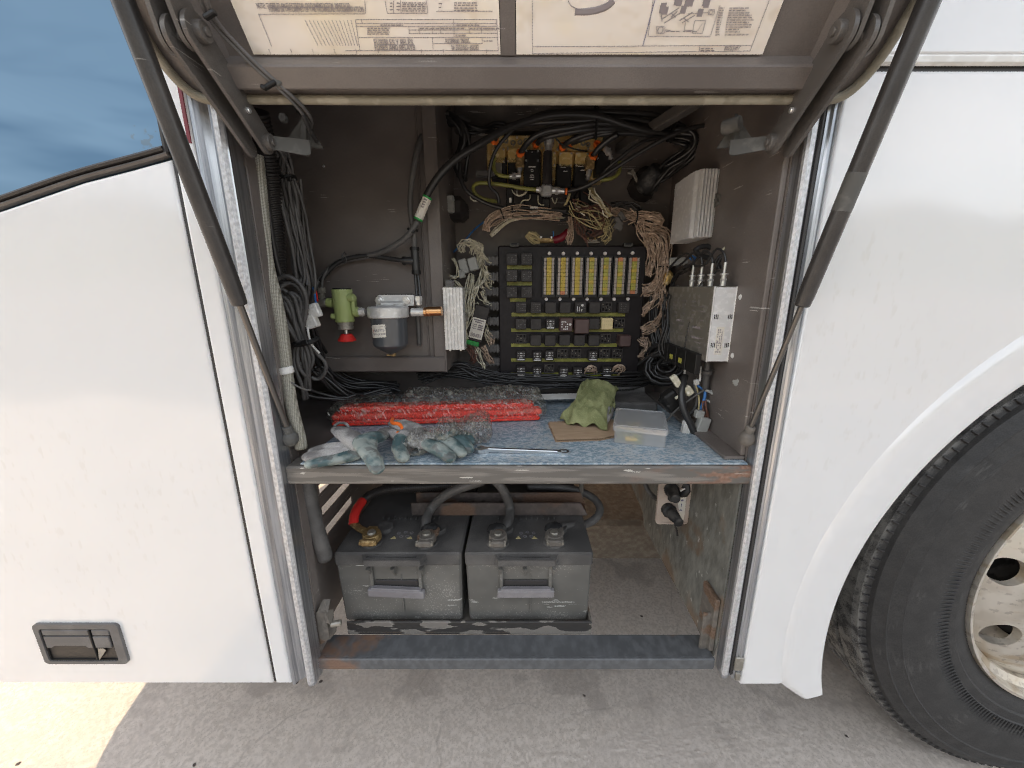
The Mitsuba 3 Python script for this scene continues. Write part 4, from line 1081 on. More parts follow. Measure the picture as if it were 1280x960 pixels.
harness('wire_harness', 'cream wire tangle between the finned module and the fuse panel', [
    ([(-.1417,.41,1.1672),(-.1372,.4,1.1837),(-.125,.4,1.1891),(-.1084,.4,1.1823),(-.1003,.41,1.1626)], 10, .009, .0014),
    ([(-.1173,.41,1.1672),(-.1084,.4,1.1801),(-.0974,.41,1.1811),(-.0991,.42,1.154),(-.111,.41,1.1297)], 10, .010, .0014),
    ([(-.119,.41,1.1107),(-.1229,.395,1.0818),(-.1284,.39,1.0435),(-.1337,.39,1.0044),(-.1391,.395,.969),(-.1334,.4,.9608)], 13, .010, .0015),
    ([(-.0949,.42,1.1207),(-.1009,.4,1.0962),(-.1109,.395,1.0723),(-.1235,.39,1.0435),(-.1294,.39,1.0142)], 10, .010, .0015),
    ([(-.0939,.42,1.1634),(-.0872,.425,1.152),(-.0777,.43,1.1452),(-.0709,.44,1.1448)], 7, .006, .0013),
    ([(-.0923,.42,1.1255),(-.083,.425,1.1136),(-.0715,.44,1.1092)], 7, .008, .0013),
    ([(-.0954,.42,1.1014),(-.0862,.425,1.0819),(-.0722,.44,1.0719)], 7, .008, .0013),
    ([(-.1011,.42,1.0721),(-.0894,.425,1.0497),(-.0728,.44,1.0365)], 7, .008, .0013),
    ([(-.1753,.39,1.1007),(-.1692,.385,1.1076),(-.1516,.38,1.1052),(-.1492,.385,1.1239),(-.1585,.39,1.1518)], 4, .004, .0013),
    ([(-.1606,.39,1.1007),(-.1482,.385,1.0865),(-.1366,.385,1.0724),(-.1358,.39,1.0435)], 4, .004, .0013),
    ([(-.1332,.4,.9377),(-.1208,.4,.9222),(-.1161,.4,.9066),(-.1254,.41,.8942)], 8, .007, .0012),
    ([(-.1153,.4,.9352),(-.1057,.4,.9118),(-.0958,.4,.8908),(-.0935,.4,.8776)], 5, .006, .0012),
    ([(-.0967,.42,.9348),(-.0866,.42,.919),(-.0816,.42,.9031),(-.0747,.43,.8905)], 9, .007, .0012),
    ([(-.0864,.43,.965),(-.0789,.43,.9492),(-.0765,.43,.9334)], 7, .007, .0012)],
    ['wire_cream'] * 10 + ['wire_brown', 'wire_cream', 'wire_tan', 'wire_tan'], None)
for i, (c, w_, h_) in enumerate((((-.1369,.395,1.1327), .020, .034), ((-.1419,.392,1.1148), .016, .020), ((-.1145,.4,1.1386), .022, .03))):
    solo('wire_connector', ['pale grey connector, upper left of the cream wire tangle', 'small grey connector just above the left finned module', 'grey connector inside the cream wire tangle'][i], 'connector', obox(c, (.95, 0, .25), FY, w_, h_, .014, .002), 'grey_connector')
harness('loose_wires', 'loose yellow and brown wires knotted above the fuse panel', [
    ([(.1248,.42,1.2774),(.1432,.41,1.2578),(.1659,.4,1.2429),(.1968,.41,1.2356),(.2126,.42,1.2507)], 9, .018, .0013),
    ([(.1346,.42,1.2708),(.1603,.4,1.2648),(.1884,.4,1.267),(.2055,.41,1.2534),(.1898,.42,1.2235),(.1724,.43,1.2157)], 9, .02, .0013),
    ([(.1498,.42,1.2507),(.1418,.41,1.2311),(.1545,.41,1.2131),(.1713,.42,1.2006)], 7, .014, .0013),
    ([(.1635,.4,1.2994),(.1765,.39,1.2801),(.1936,.39,1.2629),(.2097,.395,1.2464)], 5, .006, .0015),
    ([(.1222,.43,1.2478),(.1264,.42,1.2281),(.1221,.42,1.2098),(.1215,.43,1.1902)], 12, .009, .0013),
    ([(.1891,.42,1.2372),(.2067,.41,1.2311),(.2146,.42,1.2144),(.2029,.43,1.1972)], 7, .012, .0013),
    ], ['wire_yellow', 'wire_brown', 'wire_brown', 'wire_cream', 'wire_tan', 'wire_yellow'])
solo('wire_plug', 'grey plug hanging beside the wire harness right of the valve block', 'connector', [obox((.2338,.4,1.234), (.8, 0, .6), FY, .010, .024, .012, .001), obox((.2406,.4,1.2464), (.8, 0, .6), FY, .011, .02, .012, .001), obox((.2335,.4,1.2229), (.8, 0, -.5), FY, .02, .012, .012, .001)], 'grey_plastic')
k = thing('terminal_rail', 'small brass terminal rail with a red capped lead above the fuse panel', 'terminal rail')
c = (.065,.44,1.1974)
part(k, 'rail', [fbx((c[0], .43, c[2] - .004), .046, .004, .02, .001), fbx((c[0], .425, c[2]), .040, .008, .01, .001)], 'brass')
part(k, 'terminal', [rod((.0519,.428,1.1969), (.0518,.428,1.2053), .003, 10), rod((.0776,.428,1.1969), (.0774,.428,1.2053), .003, 10)], 'steel')
part(k, 'blue_pin', rod((.0825,.43,1.2041), (.0822,.43,1.2176), .0014, 8), 'wire_blue')
part(k, 'red_sleeve', tube([(.0851,.43,1.1972),(.0984,.425,1.2003),(.1105,.425,1.2082),(.1182,.43,1.2157)], .009, 12), 'red_dark')
part(k, 'yellow_leads', bundle([(.0495,.43,1.1948),(.0369,.425,1.1975),(.0245,.42,1.2015),(.0156,.42,1.2089),(.0293,.42,1.2075),(.0445,.43,1.1995)], 9, .006, .0013, 5), 'wire_yellow', True, kind='stuff')
k = thing('terminal_rail', 'second small terminal rail under the brown loose wires', 'terminal rail')
c = (.1801,.44,1.196)
part(k, 'rail', [fbx((c[0], .43, c[2] - .004), .036, .004, .02, .001), fbx((c[0] - .004, .426, c[2]), .030, .006, .01, .001)], 'steel_dull')
part(k, 'terminal', [rod((.168,.428,1.196), (.1677,.428,1.2034), .0025, 10), rod((.1853,.428,1.196), (.185,.428,1.2025), .0025, 10)], 'brass')

mc = (-.1046,.395,.9941)
mx, mzv = np.array((.965, 0, -.26)), np.array((-.26, 0, -.965))
k = thing('control_module', 'black module with a white label and green plug, hanging left of the fuse panel', 'control module')
part(k, 'case', obox(np.array(mc) + [0, .012, 0], mx, FY, .0385, .092, .022, .002), 'relay_plastic', 30)
up_ = np.array((.26, 0, .965))
lc = np.array(mc) - up_ * .012
part(k, 'label', obox(lc + [0, .0008, 0], mx, FY, .034, .052, .001), 'sticker', False)
pk = []
for q, w_ in ((.021, .026), (.016, .018)):
    pk.append(obox(lc + up_ * q + [0, -.0002, 0], mx, FY, w_, .003, .001))
for q in (.009, .004, -.001):
    pk.append(obox(lc + up_ * q + mx * -.008 + [0, -.0002, 0], mx, FY, .010, .0012, .001))
    pk.append(obox(lc + up_ * q + mx * .007 + [0, -.0002, 0], mx, FY, .012, .0035, .001))
for q in range(14):
    pk.append(obox(lc - up_ * .0175 + mx * (-.013 + .002 * q) + [0, -.0002, 0], mx, FY, .0012 if q % 3 else .0006, .009, .001))
part(k, 'label_print', pk, 'print_ink', False, kind='stuff')
part(k, 'green_plug', [obox(np.array(mc) - up_ * .051 - mx * .004 + [0, .006, 0], mx, FY, .034, .011, .016, .001)] + [obox(np.array(mc) - up_ * .053 + mx * (-.018 + .007 * q) + [0, -.004, 0], mx, FY, .004, .006, .006, .0005) for q in range(5)], 'green_plug', 30)

def finned(name, label, at, x, z, w, h, d, fins, mat='cast_alu'):
    """width along x, height, depth behind the finned face that looks along z"""
    t = thing(name, label, 'heat sink')
    P = [(-w / 2, -d), (w / 2, -d)]
    for q in range(fins):
        a, b = w / 2 - w * q / fins, w / 2 - w * (q + 1) / fins
        g = (a - b)
        P += [(a, -.0035), (a - g * .12, 0), (a - g * .62, 0), (a - g * .72, -.0035)]
    P += [(-w / 2, -.0035)]
    m = extrude(P, h)
    m.apply_translation((0, 0, -h / 2))
    zc = np.cross(x, z)
    M = np.eye(4)
    M[:3, 0], M[:3, 1], M[:3, 2], M[:3, 3] = x, z, zc, at
    m.apply_transform(M)
    if np.linalg.det(M[:3, :3]) < 0:
        m.invert()
    part(t, 'body', m, mat, 20)
    return t


fc = (-.1472,.285,1.0139)
t = finned('finned_module', 'upright ribbed aluminium module right of the filter cabinet', fc, np.array((1, 0, 0.0)), np.array((0, -1, 0.0)), .044, .137, .03, 6)
part(t, 'end_cap', fbx((fc[0], .290, fc[2] + .0695), .040, .003, .022, .001), 'steel_dull')
part(t, 'plug', [fbx((fc[0] - .008, .292, fc[2] + .077), .020, .016, .014, .002), fbx((fc[0] - .008, .290, fc[2] + .079), .014, .010, .014, .001)], 'grey_plastic')
part(t, 'screw', [rod((fc[0] + s_ * .012, .290, fc[2] - .0685), (fc[0] + s_ * .012, .290, fc[2] - .0715), .0025, 10) for s_ in (-1, 1)], 'steel')
part(t, 'bracket', box(fc[0] - .02, fc[0] + .02, .31, .49, fc[2] - .01, fc[2] + .01, .001), 'steel_dull')

t = thing('amplifier_box', 'tilted brushed aluminium box with ribs, high on the right wall', 'amplifier')
za, zb = 1.1815, 1.306
pf = [(.3875, .245), (.3875, .37), (.350, .37), (.347, .36), (.3455, .275), (.347, .260), (.352, .2525)]
for q in range(5):
    a = .3545 + .0062 * q
    pf += [(a, .2640), (a + .0006, .243), (a + .0036, .243), (a + .0042, .2640)]
m = extrude(pf, zb - za)
m.apply_translation((0, 0, za))
part(t, 'body', m, 'bright_alu', 20)
part(t, 'tab', [hullp([(.3845, .244, 1.262), (.3845, .244, 1.236), (.3885, .225, 1.24), (.3885, .225, 1.255), (.3875, .244, 1.262), (.3875, .244, 1.236)]), rod((.386, .236, 1.247), (.380, .232, 1.247), .003, 10)], 'bracket_zinc')
part(t, 'screw', [rod((.354, .257, za - .002), (.354, .257, za + .001), .0025, 10), rod((.352, .357, za - .002), (.352, .357, za + .001), .0025, 10), rod((.356, .256, zb - .001), (.356, .256, zb + .002), .0025, 10)], 'steel')
t = thing('control_box', 'wide worn steel control box with four coaxial plugs, on the right wall', 'control box')
za, zb = .948, 1.0845
part(t, 'case', [box(.3445, .3875, .122, .338, za, zb, .0015)], 'steel_dull', False, 'dull steel case with printed side')
part(t, 'front_edge', [box(.3435, .3465, .1195, .1235, za, zb, .0008), box(.383, .3875, .1190, .1235, za, zb, .0008)], 'cast_alu', 30)
part(t, 'front_plate', box(.3465, .383, .1205, .1225, za + .002, zb - .002), 'bright_alu', False)
part(t, 'slot', [box(x_ + .003 * q, x_ + .0014 + .003 * q, .1198, .1215, z_ - .004, z_ + .004) for x_, z_ in ((.349, 1.031), (.374, 1.031), (.349, .980), (.374, .980)) for q in range(3)], 'print_black', False, kind='stuff')
lb = part(t, 'label', box(.3565, .370, .1197, .1215, .962, 1.013), 'sticker', False, 'tall narrow white label on the steel box')
rg_ = random.Random(8)
part(lb, 'print', [box(.3585 + .0035 * q, .3603 + .0035 * q, .1193, .121, .966 + .004 * r_, .969 + .004 * r_) for q in range(3) for r_ in range(11) if rg_.random() < .75] + [rod((.3595, .1193, .985), (.3595, .121, .985), .0016, 12)], 'print_ink', False, kind='stuff')
pd = [box(.3438, .3448, y_, y_ + rg_.uniform(.008, .03), z_, z_ + .0012) for y_ in (.15, .19, .235, .28) for z_ in np.arange(.97, 1.06, .0085) if rg_.random() < .6]
pd += [box(.3438, .3448, .16 + .007 * q, .164 + .007 * q, z_, z_ + .004) for q in range(5) for z_ in (1.005, .985)] + [box(.3438, .3448, .25 + .007 * q, .254 + .007 * q, z_, z_ + .004) for q in range(4) for z_ in (1.012,)]
part(t, 'side_print', pd, 'print_ink', False, kind='stuff')
for z_ in (1.066, .963):
    part(t, 'mounting_ear', [box(.386, .3885, .098, .14, z_ - .0105, z_ + .0105, .001), rod((.3865, .107, z_), (.383, .107, z_), .0055, 16, .001), rod((.3832, .107, z_), (.3815, .107, z_), .0025, 6)], 'cast_alu', 30)
for i, (x_, y_) in enumerate(((.352, .235), (.356, .205), (.360, .172), (.366, .137))):
    k = part(t, 'coaxial_plug', [rod((x_, y_, zb), (x_, y_, zb + .010), .0048, 16, .0005), rod((x_, y_, zb + .010), (x_, y_, zb + .013), .0062, 6), rod((x_, y_, zb + .013), (x_, y_, zb + .019), .0042, 16), rod((x_, y_, zb + .019), (x_, y_, zb + .0225), .0068, 16, .0006), rod((x_, y_, zb + .0225), (x_, y_, zb + .042), .0028, 14, .0005)], 'steel', 30)
    part(k, 'cable', tube([(x_, y_, zb + .041), (x_ - .002, y_ + .004, zb + .055), (x_ - .008, y_ + .02, zb + .066), (x_ - .012, y_ + .05, zb + .06 - .006 * i), (x_ - .02, y_ + .08, zb + .04)], .0022, 8), 'hose_black')
for q in range(4):
    k = part(t, 'lower_connector', box(.334, .3445, .14 + .048 * q, .183 + .048 * q, za - .028, za + .012, .001), 'black_plastic', 30)
    if q in (1, 2):
        part(k, 'tag', box(.3330, .3345, .156 + .048 * q, .171 + .048 * q, za - .018, za - .008), 'fuse_green', False, 'yellow tag on a black connector')
solo('drop_cable', 'thin black cable crossing the printed side of the steel box', 'cable', tube([(.3739,.17,1.1159),(.3628,.19,1.1002),(.3542,.2,1.0891),(.3507,.205,1.0602),(.3457,.21,1.0154),(.3437,.215,.9812),(.3428,.22,.9491)], .0016, 8), 'hose_black')
k = thing('cable_clump', 'black cable clump with loose loops above the steel box', 'cable')
part(k, 'wires', [bundle([(.3831,.2,1.1173),(.3807,.2,1.1368),(.3909,.2,1.1478),(.3976,.19,1.1442),(.3965,.19,1.1306),(.3875,.2,1.1285)], 7, .008, .0018, 11), bundle([(.3988,.17,1.1399),(.4053,.165,1.1526),(.4173,.17,1.1661),(.4259,.18,1.1752)], 5, .005, .0018, 12)], 'hose_black', True, kind='stuff')
part(k, 'loop', tube([(.3828,.19,1.1483),(.3928,.19,1.1591),(.3967,.18,1.154),(.3965,.18,1.1447)], .0020, 8), 'wire_cream')
part(k, 'loop', tube([(.3572,.25,1.155),(.3716,.25,1.1638),(.392,.25,1.1594),(.3922,.25,1.1448),(.3737,.25,1.1448),(.3606,.25,1.1521)], .005, 10), 'hose_black')
solo('clip_connector', 'white clip connectors beside the cable clump on the right wall', 'connector', [obox((.4056,.165,1.1408), (.9, 0, .45), FY, .018, .010, .010, .002), obox((.4175,.165,1.1447), (.7, 0, .7), FY, .020, .008, .008, .002), obox((.4154,.168,1.1318), (.75, 0, .6), FY, .022, .006, .008, .002), obox((.4063,.19,1.1537), (.9, 0, .3), FY, .03, .010, .004, .002), tube([(.4178,.16,1.1417),(.4263,.158,1.1506),(.4379,.155,1.1606)], .0009, 6), hexnut((.4287,.158,1.1524), FY, .004, .004)], 'white_plastic')
solo('wire_splice', 'grey splice block between the tan harness and the steel box', 'connector', [obox((.3668,.36,1.1417), (1, 0, .05), FY, .036, .018, .012, .002), obox((.3823,.355,1.1414), (1, 0, .15), FY, .014, .012, .010, .002), tube([(.3905,.35,1.1427),(.3945,.34,1.1453),(.3966,.33,1.1478)], .002, 6)], 'grey_connector')
solo('blue_wire', 'short blue wire end beside the coaxial plugs', 'cable', tube([(.3665,.28,1.1472),(.3706,.27,1.1419),(.3664,.27,1.1373),(.362,.28,1.1441)], .0022, 8), 'wire_blue')
solo('brown_tape', 'yellow brown taped lump on the tan harness', 'tape', crumple(tm(sph((.363,.4,1.1057), (.013, .012, .018))).subdivide(), .004, 120, 3), 'gold_plate', True)

VB = thing('valve_block', 'air valve block with brass plates and orange push fittings', 'valve block')
a, b = (-.0697,.44,1.4309), (.1957,.44,1.3972)
part(VB, 'manifold_plate', [box(a[0], b[0], .44, .452, b[2], a[2], .002), box(a[0] - .01, b[0] + .01, .452, .5, b[2] - .06, a[2] - .01, .002)], 'gold_plate', 30, 'dull brass manifold plate with port bores')
for c in [(-.0554,.44,1.4082),(-.0165,.44,1.4145),(0,.44,1.4158),(.0734,.44,1.4082),(.1158,.44,1.4145),(.149,.44,1.4133),(.1609,.44,1.4103),(-.0331,.44,1.4188),(.0948,.44,1.404),(.182,.44,1.4145),(.1321,.44,1.423),(.0142,.44,1.4188)]:
    part(VB, 'port', [lathe([(.0025, 0), (.0052, 0), (.006, .0012), (.006, .003)], 18, (c[0], .437, c[2]), (0, 1, 0))], 'steel_dull', 30)
for c in [(-.0655,.44,1.3997),(-.0465,.44,1.3997),(-.0285,.44,1.4031),(.0057,.44,1.4006),(.0522,.44,1.4031),(.0892,.44,1.4006),(.1092,.44,1.3997),(.1376,.44,1.4006),(.1613,.44,1.4014),(.1897,.44,1.4031),(-.0071,.44,1.4259),(.0661,.44,1.423)]:
    part(VB, 'screw', hexnut((c[0], .441, c[2]), FY, .0028, .003), 'steel', False)
for i, c in enumerate([(-.0509,.43,1.3831),(-.016,.43,1.3839),(.0685,.43,1.3763),(.1078,.43,1.3754),(.1456,.43,1.3746)]):
    k = part(VB, 'coil_plate', fbx((c[0], .425, c[2]), .032 if i != 1 else .024, .032, .02, .001), 'gold_plate', 30)
    part(k, 'screw', [hexnut((c[0] + sx * .0125, .4255, c[2] + sz * .0125), FY, .0022, .002) for sx in (-1, 1) for sz in (-1, 1)], 'steel', False)
for i, (c, w_) in enumerate(zip([(-.0499,.43,1.3562),(-.0143,.43,1.354),(.0282,.42,1.3619),(.0667,.43,1.3454),(.104,.43,1.3411),(.1454,.43,1.3432),(.1946,.42,1.3662)], (.036, .028, .040, .02, .036, .034, .034))):
    h_ = .060 if i == 2 else .05 if i != 6 else .05
    k = part(VB, 'solenoid', fbx((c[0], .416 if i in (2, 6) else .425, c[2] - (.008 if i == 2 else 0)), w_, h_ + (.018 if i == 2 else 0), .05, .002), 'black_plastic', 30)
    if i in (2, 6):
        part(k, 'screw', [rod((c[0] + sx * .0135, .417, c[2] + .018 + sz * .010), (c[0] + sx * .0135, .4135, c[2] + .018 + sz * .010), .0022, 10) for sx in (-1, 1) for sz in (-1, 1)] + [rod((c[0], .417, c[2] + .026), (c[0], .414, c[2] + .026), .0016, 10)], 'steel', False)
    if i == 2:
        part(k, 'print', [tx_ for tx_ in [box(c[0] - .009, c[0] + .009, .4152, .4162, c[2] - .006, c[2] - .0045), box(c[0] - .004, c[0] + .004, .4152, .4162, c[2] - .0235, c[2] - .022), box(c[0] - .005, c[0] + .005, .4152, .4162, c[2] - .028, c[2] - .0265), box(c[0] - .004, c[0] + .004, .4152, .4162, c[2] - .033, c[2] - .0315), xz(extrude(Polygon([(c[0] + .003 * math.cos(t), c[2] - .013 + .003 * math.sin(t)) for t in np.linspace(0, 6.2, 14)]).difference(Polygon([(c[0] + .0022 * math.cos(t), c[2] - .013 + .0022 * math.sin(t)) for t in np.linspace(0, 6.2, 14)])), .001), .4152)]], 'print_white', False, kind='stuff')
    elif i in (4, 5):
        part(k, 'print', [box(c[0] - .002, c[0] + .008, .4242, .4252, c[2] + .008, c[2] + .0095), box(c[0] - .008, c[0] + .004, .4242, .4252, c[2] + .016, c[2] + .0172)], 'print_white', False, kind='stuff')
a = (-.0565,.42,1.3522)
part(VB, 'data_plate', [fbx((a[0] + .003, .4235, a[2] + .003), .022, .026, .002), ], 'steel_dull', False)
part(VB, 'connector_row', [box((-.1046,.43,1.3519)[0], (-.0595,.43,1.3519)[0], .424, .44, (-.0859,.43,1.3389)[2], (-.0856,.43,1.3519)[2], .001)] + [box((-.1046,.43,1.3519)[0] + .006 * q, (-.1046,.43,1.3519)[0] + .003 + .006 * q, .4225, .426, (-.0859,.43,1.3411)[2], (-.0857,.43,1.3497)[2]) for q in range(8)], 'grey_plastic', 30)
VA = np.array
for i, (p, d) in enumerate(zip([(-.0594,.43,1.4167),(.0375,.43,1.4083),(.0995,.43,1.4029),(.118,.43,1.4109),(.1805,.43,1.4071),(.0009,.41,1.3821),(.1671,.405,1.3743)], ((0, -.8, .6),) * 7)):
    d = VA(d) if i not in (5, 6) else VA((.1, -.8, .6))
    r_ = .0098 if i in (0, 5, 6) else .0085
    part(VB, 'orange_fitting', lathe([(r_ * .62, 0), (r_ * .62, .006), (r_, .006), (r_, -.001), (r_ * .92, -.004), (r_ * .8, -.006)][::-1], 24, p, d), 'orange_plastic', 30)
for i, (p, q) in enumerate(zip([(0,.412,1.3639),(.1618,.405,1.3577)], [(-.0014,.412,1.3483),(.1582,.405,1.3346)])):
    part(VB, 'amber_fitting', fbx((p[0], p[1] - .006, p[2] + .004), .020, .028, .02, .002), 'orange_plastic' if i < 0 else 'brass', 30)
    part(VB, 'elbow', [rod((p[0], p[1] + .002, p[2] - .008), (q[0], q[1] + .002, q[2]), .0062, 6, .0006), rod((q[0], q[1] + .002, q[2] + .008), (q[0], q[1] + .002, q[2] - .008), .0045, 14, .0006)], 'steel', 30)
part(VB, 'elbow', [rod((.0009,.412,1.3373), (-.0163,.408,1.3354), .0058, 14, .001), hexnut((-.0093,.409,1.3356), (-1, 0, 0), .0078, .009), rod((-.0163,.408,1.335), (-.0243,.408,1.3345), .005, 14, .0006)], 'steel', 30)
part(VB, 'elbow', [rod((.1956,.41,1.3936), (.2058,.405,1.3805), .006, 12, .0006), hexnut((.2001,.408,1.3889), (.6, 0, -.8), .0078, .009), rod((.2058,.405,1.3805), (.2119,.405,1.3702), .004, 12)], 'steel', 30)
part(VB, 'tee_stem', [hexnut((.0663,.405,1.399), (0, 0, 1), .0115, .013), rod((.0652,.405,1.4112), (.0658,.405,1.401), .008, 20, .001), rod((.0654,.405,1.3978), (.0641,.402,1.3796), .0085, 20, .0008)], 'steel', 30)
part(VB, 'tee_tube', [rod((.0641,.402,1.3837), (.0621,.395,1.311), .0108, 10, .001)], 'relay_plastic', 25)
part(VB, 'tee', [fbx((.0615,.385,1.3011), .026, .024, .022, .004), rod((.0623,.395,1.2982), (.0624,.395,1.2897), .010, 20, .001), rod((.0743,.395,1.3017), (.0929,.395,1.3008), .0075, 20, .0008), hexnut((.0817,.395,1.3012), (1, 0, 0), .009, .007), rod((.0929,.395,1.3008), (.1031,.395,1.3), .0058, 16, .0006), rod((.0511,.395,1.3025), (.0371,.395,1.3034), .006, 16, .0006), hexnut((.0441,.395,1.3029), (1, 0, 0), .0075, .006)], 'steel', 30)
part(VB, 'tee_collar', lathe([(.0045, 0), (.0075, 0), (.0075, .004), (.0045, .004)], 20, (.105,.395,1.2995), (1, 0, 0)), 'orange_plastic', 30)
for c, l in (('a', [(-.0598,.42,1.3809),(-.0616,.415,1.3605),(-.056,.41,1.3423),(-.042,.408,1.3354),(-.0233,.408,1.3341)]), ('b', [(.0371,.395,1.3034),(.0093,.395,1.3059),(-.0279,.4,1.313),(-.0747,.405,1.3193),(-.1033,.41,1.3188),(-.1118,.42,1.3104),(-.1013,.43,1.2972),(-.0781,.44,1.2904),(-.0494,.45,1.2879)]), ('c', [(.2333,.42,1.3683),(.232,.41,1.3486),(.2233,.405,1.3346),(.205,.405,1.3278),(.1898,.41,1.3274)])):
    part(VB, 'olive_tube', tube(l, .0042, 12), 'tube_olive')
for p in ([(-.019,.42,1.3082),(-.0095,.41,1.2951),(.0047,.41,1.2951),(.0152,.42,1.3082)], [(-.0071,.42,1.3082),(-.0047,.41,1.2929),(.0118,.41,1.2973),(.0181,.42,1.3126)], [(0,.42,1.2752),(.0095,.41,1.2842),(.0213,.41,1.2842),(.0239,.42,1.2973)], [(.0426,.41,1.2929),(.0447,.4,1.2735),(.057,.41,1.2733)], [(.0758,.41,1.2886),(.0823,.4,1.2735),(.0876,.41,1.2886)], [(-.1154,.42,1.3017),(-.1174,.41,1.2886),(-.1091,.41,1.282),(-.0967,.42,1.2872)], [(.1258,.41,1.2799),(.1366,.4,1.267),(.1617,.41,1.2711)], [(.1333,.41,1.2667),(.1417,.4,1.256),(.1539,.4,1.2481)]):
    part(VB, 'lead', tube(p, .0014, 6), 'wire_cream')
part(VB, 'ribbon', [tube([VA(p0) + [.0022 * q, 0, .0006 * q] for p0 in [(.1141,.4,1.2959),(.1097,.395,1.2811),(.103,.395,1.269)]], .001, 6) for q in range(3)], 'wire_yellow', True)
part(VB, 'ribbon', [tube([VA(p0) + [.0022 * q, 0, .0006 * q] for p0 in [(.1601,.41,1.3094),(.1725,.395,1.2854),(.1913,.39,1.2629),(.2098,.395,1.2442)]], .001, 6) for q in range(5)], 'wire_yellow', True)
for m in (fbx((-.0239,.42,1.2951), .018, .05, .03, .002), fbx((.1593,.43,1.295), .028, .05, .03, .002), fbx((.1257,.43,1.2883), .012, .06, .03, .002), fbx((.0623,.42,1.2797), .020, .022, .02, .002), fbx((.0339,.43,1.2839), .05, .04, .03, .002)):
    part(VB, 'lower_module', m, 'black_plastic', 30)
part(VB, 'lower_rail', [rod((-.0286,.41,1.2684), (.1097,.41,1.2601), .0035, 10), ], 'hose_black')
part(VB, 'rail_tag', [fbx((.0331,.404,1.2673), .018, .005, .004, .001), fbx((.0332,.404,1.2568), .018, .006, .004, .001), fbx((-.0225,.4,1.2822), .006, .010, .006, .001)], 'white_plastic')
c = (-.1657,.43,1.2817)
k = thing('wall_socket_plug', 'ribbed pale plug on the wall between cabinet and valve block', 'connector')
part(k, 'body', [fbx((-.1692,.4,1.2752), .026, .038, .02, .003)] + [fbx((-.1681,.397,1.2884), .022, .006, .006, .001), fbx((-.1687,.397,1.2746), .022, .006, .006, .001), fbx((-.1693,.397,1.2607), .022, .006, .006, .001)], 'grey_connector')
part(k, 'cover', [fbx((-.1568,.415,1.2712), .05, .05, .085, .012)], 'relay_plastic')

AH = [('thick black hose arching from the valve block down to the labelled joint on the cabinet', [(.3413,.38,1.4087),(.2978,.37,1.4111),(.2331,.36,1.421),(.17,.35,1.4343),(.1091,.34,1.4353),(.0582,.33,1.4285),(.0165,.32,1.4156),(-.0324,.3,1.3921),(-.0798,.28,1.3603),(-.1191,.27,1.3358),(-.1511,.265,1.3093),(-.1766,.265,1.2802),(-.198,.265,1.245)], .0072),
      ('topmost black hose of the bundle over the valve block', [(.3694,.4,1.4316),(.3193,.39,1.4476),(.2627,.38,1.4523),(.1992,.37,1.4507),(.1472,.37,1.4522),(.0866,.37,1.4507),(.0526,.38,1.4515),(.0269,.4,1.4514)], .0058),
      ('black hose of the bundle that bends down into the leftmost orange fitting', [(.3565,.4,1.4256),(.2815,.38,1.4361),(.2172,.37,1.4393),(.1479,.37,1.4354),(.087,.37,1.4331),(.035,.375,1.4323),(-.0133,.385,1.4301),(-.0442,.4,1.4244),(-.0564,.42,1.4175),(-.0591,.432,1.4157)], .0056),
      ('black hose of the bundle that ends in the amber fitting under the brass plate', [(.3526,.4,1.4196),(.2825,.38,1.4244),(.219,.375,1.4303),(.1569,.37,1.4285),(.1048,.37,1.4208),(.0616,.375,1.4168),(.031,.38,1.4067),(.0113,.395,1.3937),(.0018,.41,1.3841)], .0062),
      ('black hose of the bundle ending in the second orange fitting', [(.3437,.4,1.4176),(.2668,.385,1.4183),(.212,.38,1.4224),(.1581,.375,1.4207),(.1144,.375,1.4156),(.0802,.385,1.4124),(.0499,.4,1.4095),(.0402,.428,1.4085)], .0060),
      ('black hose of the bundle ending in the third orange fitting', [(.3394,.4,1.4156),(.276,.385,1.4144),(.23,.38,1.4166),(.1857,.38,1.4174),(.1513,.385,1.4144),(.1218,.395,1.4078),(.1056,.41,1.4027),(.1013,.43,1.4033)], .0060),
      ('black hose of the bundle ending in the fourth orange fitting', [(.3419,.4,1.4135),(.285,.385,1.4124),(.239,.38,1.4146),(.1948,.38,1.4134),(.1613,.39,1.4121),(.1361,.4,1.4075),(.1208,.43,1.41)], .0055),
      ('short black hose rising from the right amber fitting', [(.1684,.405,1.3756),(.1747,.395,1.3848),(.1858,.385,1.3937),(.2009,.375,1.4023),(.2128,.365,1.4067)], .0062)]
for lab, p, r_ in AH:
    solo('air_hose', lab, 'hose', tube(p, r_, 14), 'hose_black', True)
solo('air_hose', 'thin black hose crossing from the steel tee up to the right bracket', 'hose', tube([(.1068,.395,1.2991),(.1286,.385,1.3011),(.1622,.37,1.3112),(.195,.36,1.329),(.235,.35,1.352),(.2737,.34,1.373),(.3152,.33,1.3916),(.3516,.33,1.4046),(.3927,.34,1.4156)], .0042, 12), 'hose_black', True)
solo('air_hose', 'second thin black hose running beside the hose from the steel tee', 'hose', tube([(.1855,.39,1.3307),(.1975,.375,1.3432),(.2209,.365,1.3604),(.2489,.36,1.3805),(.2784,.36,1.3941),(.316,.37,1.4033)], .0036, 12), 'hose_black', True)
solo('air_hose', 'thin black hose looping down left of the amber fitting', 'hose', tube([(-.0164,.36,1.4126),(-.0348,.36,1.3961),(-.055,.365,1.3723),(-.066,.37,1.3458),(-.0704,.38,1.3199),(-.0669,.39,1.3056),(-.0538,.4,1.2951),(-.0499,.41,1.2755)], .0040, 12), 'hose_black', True)
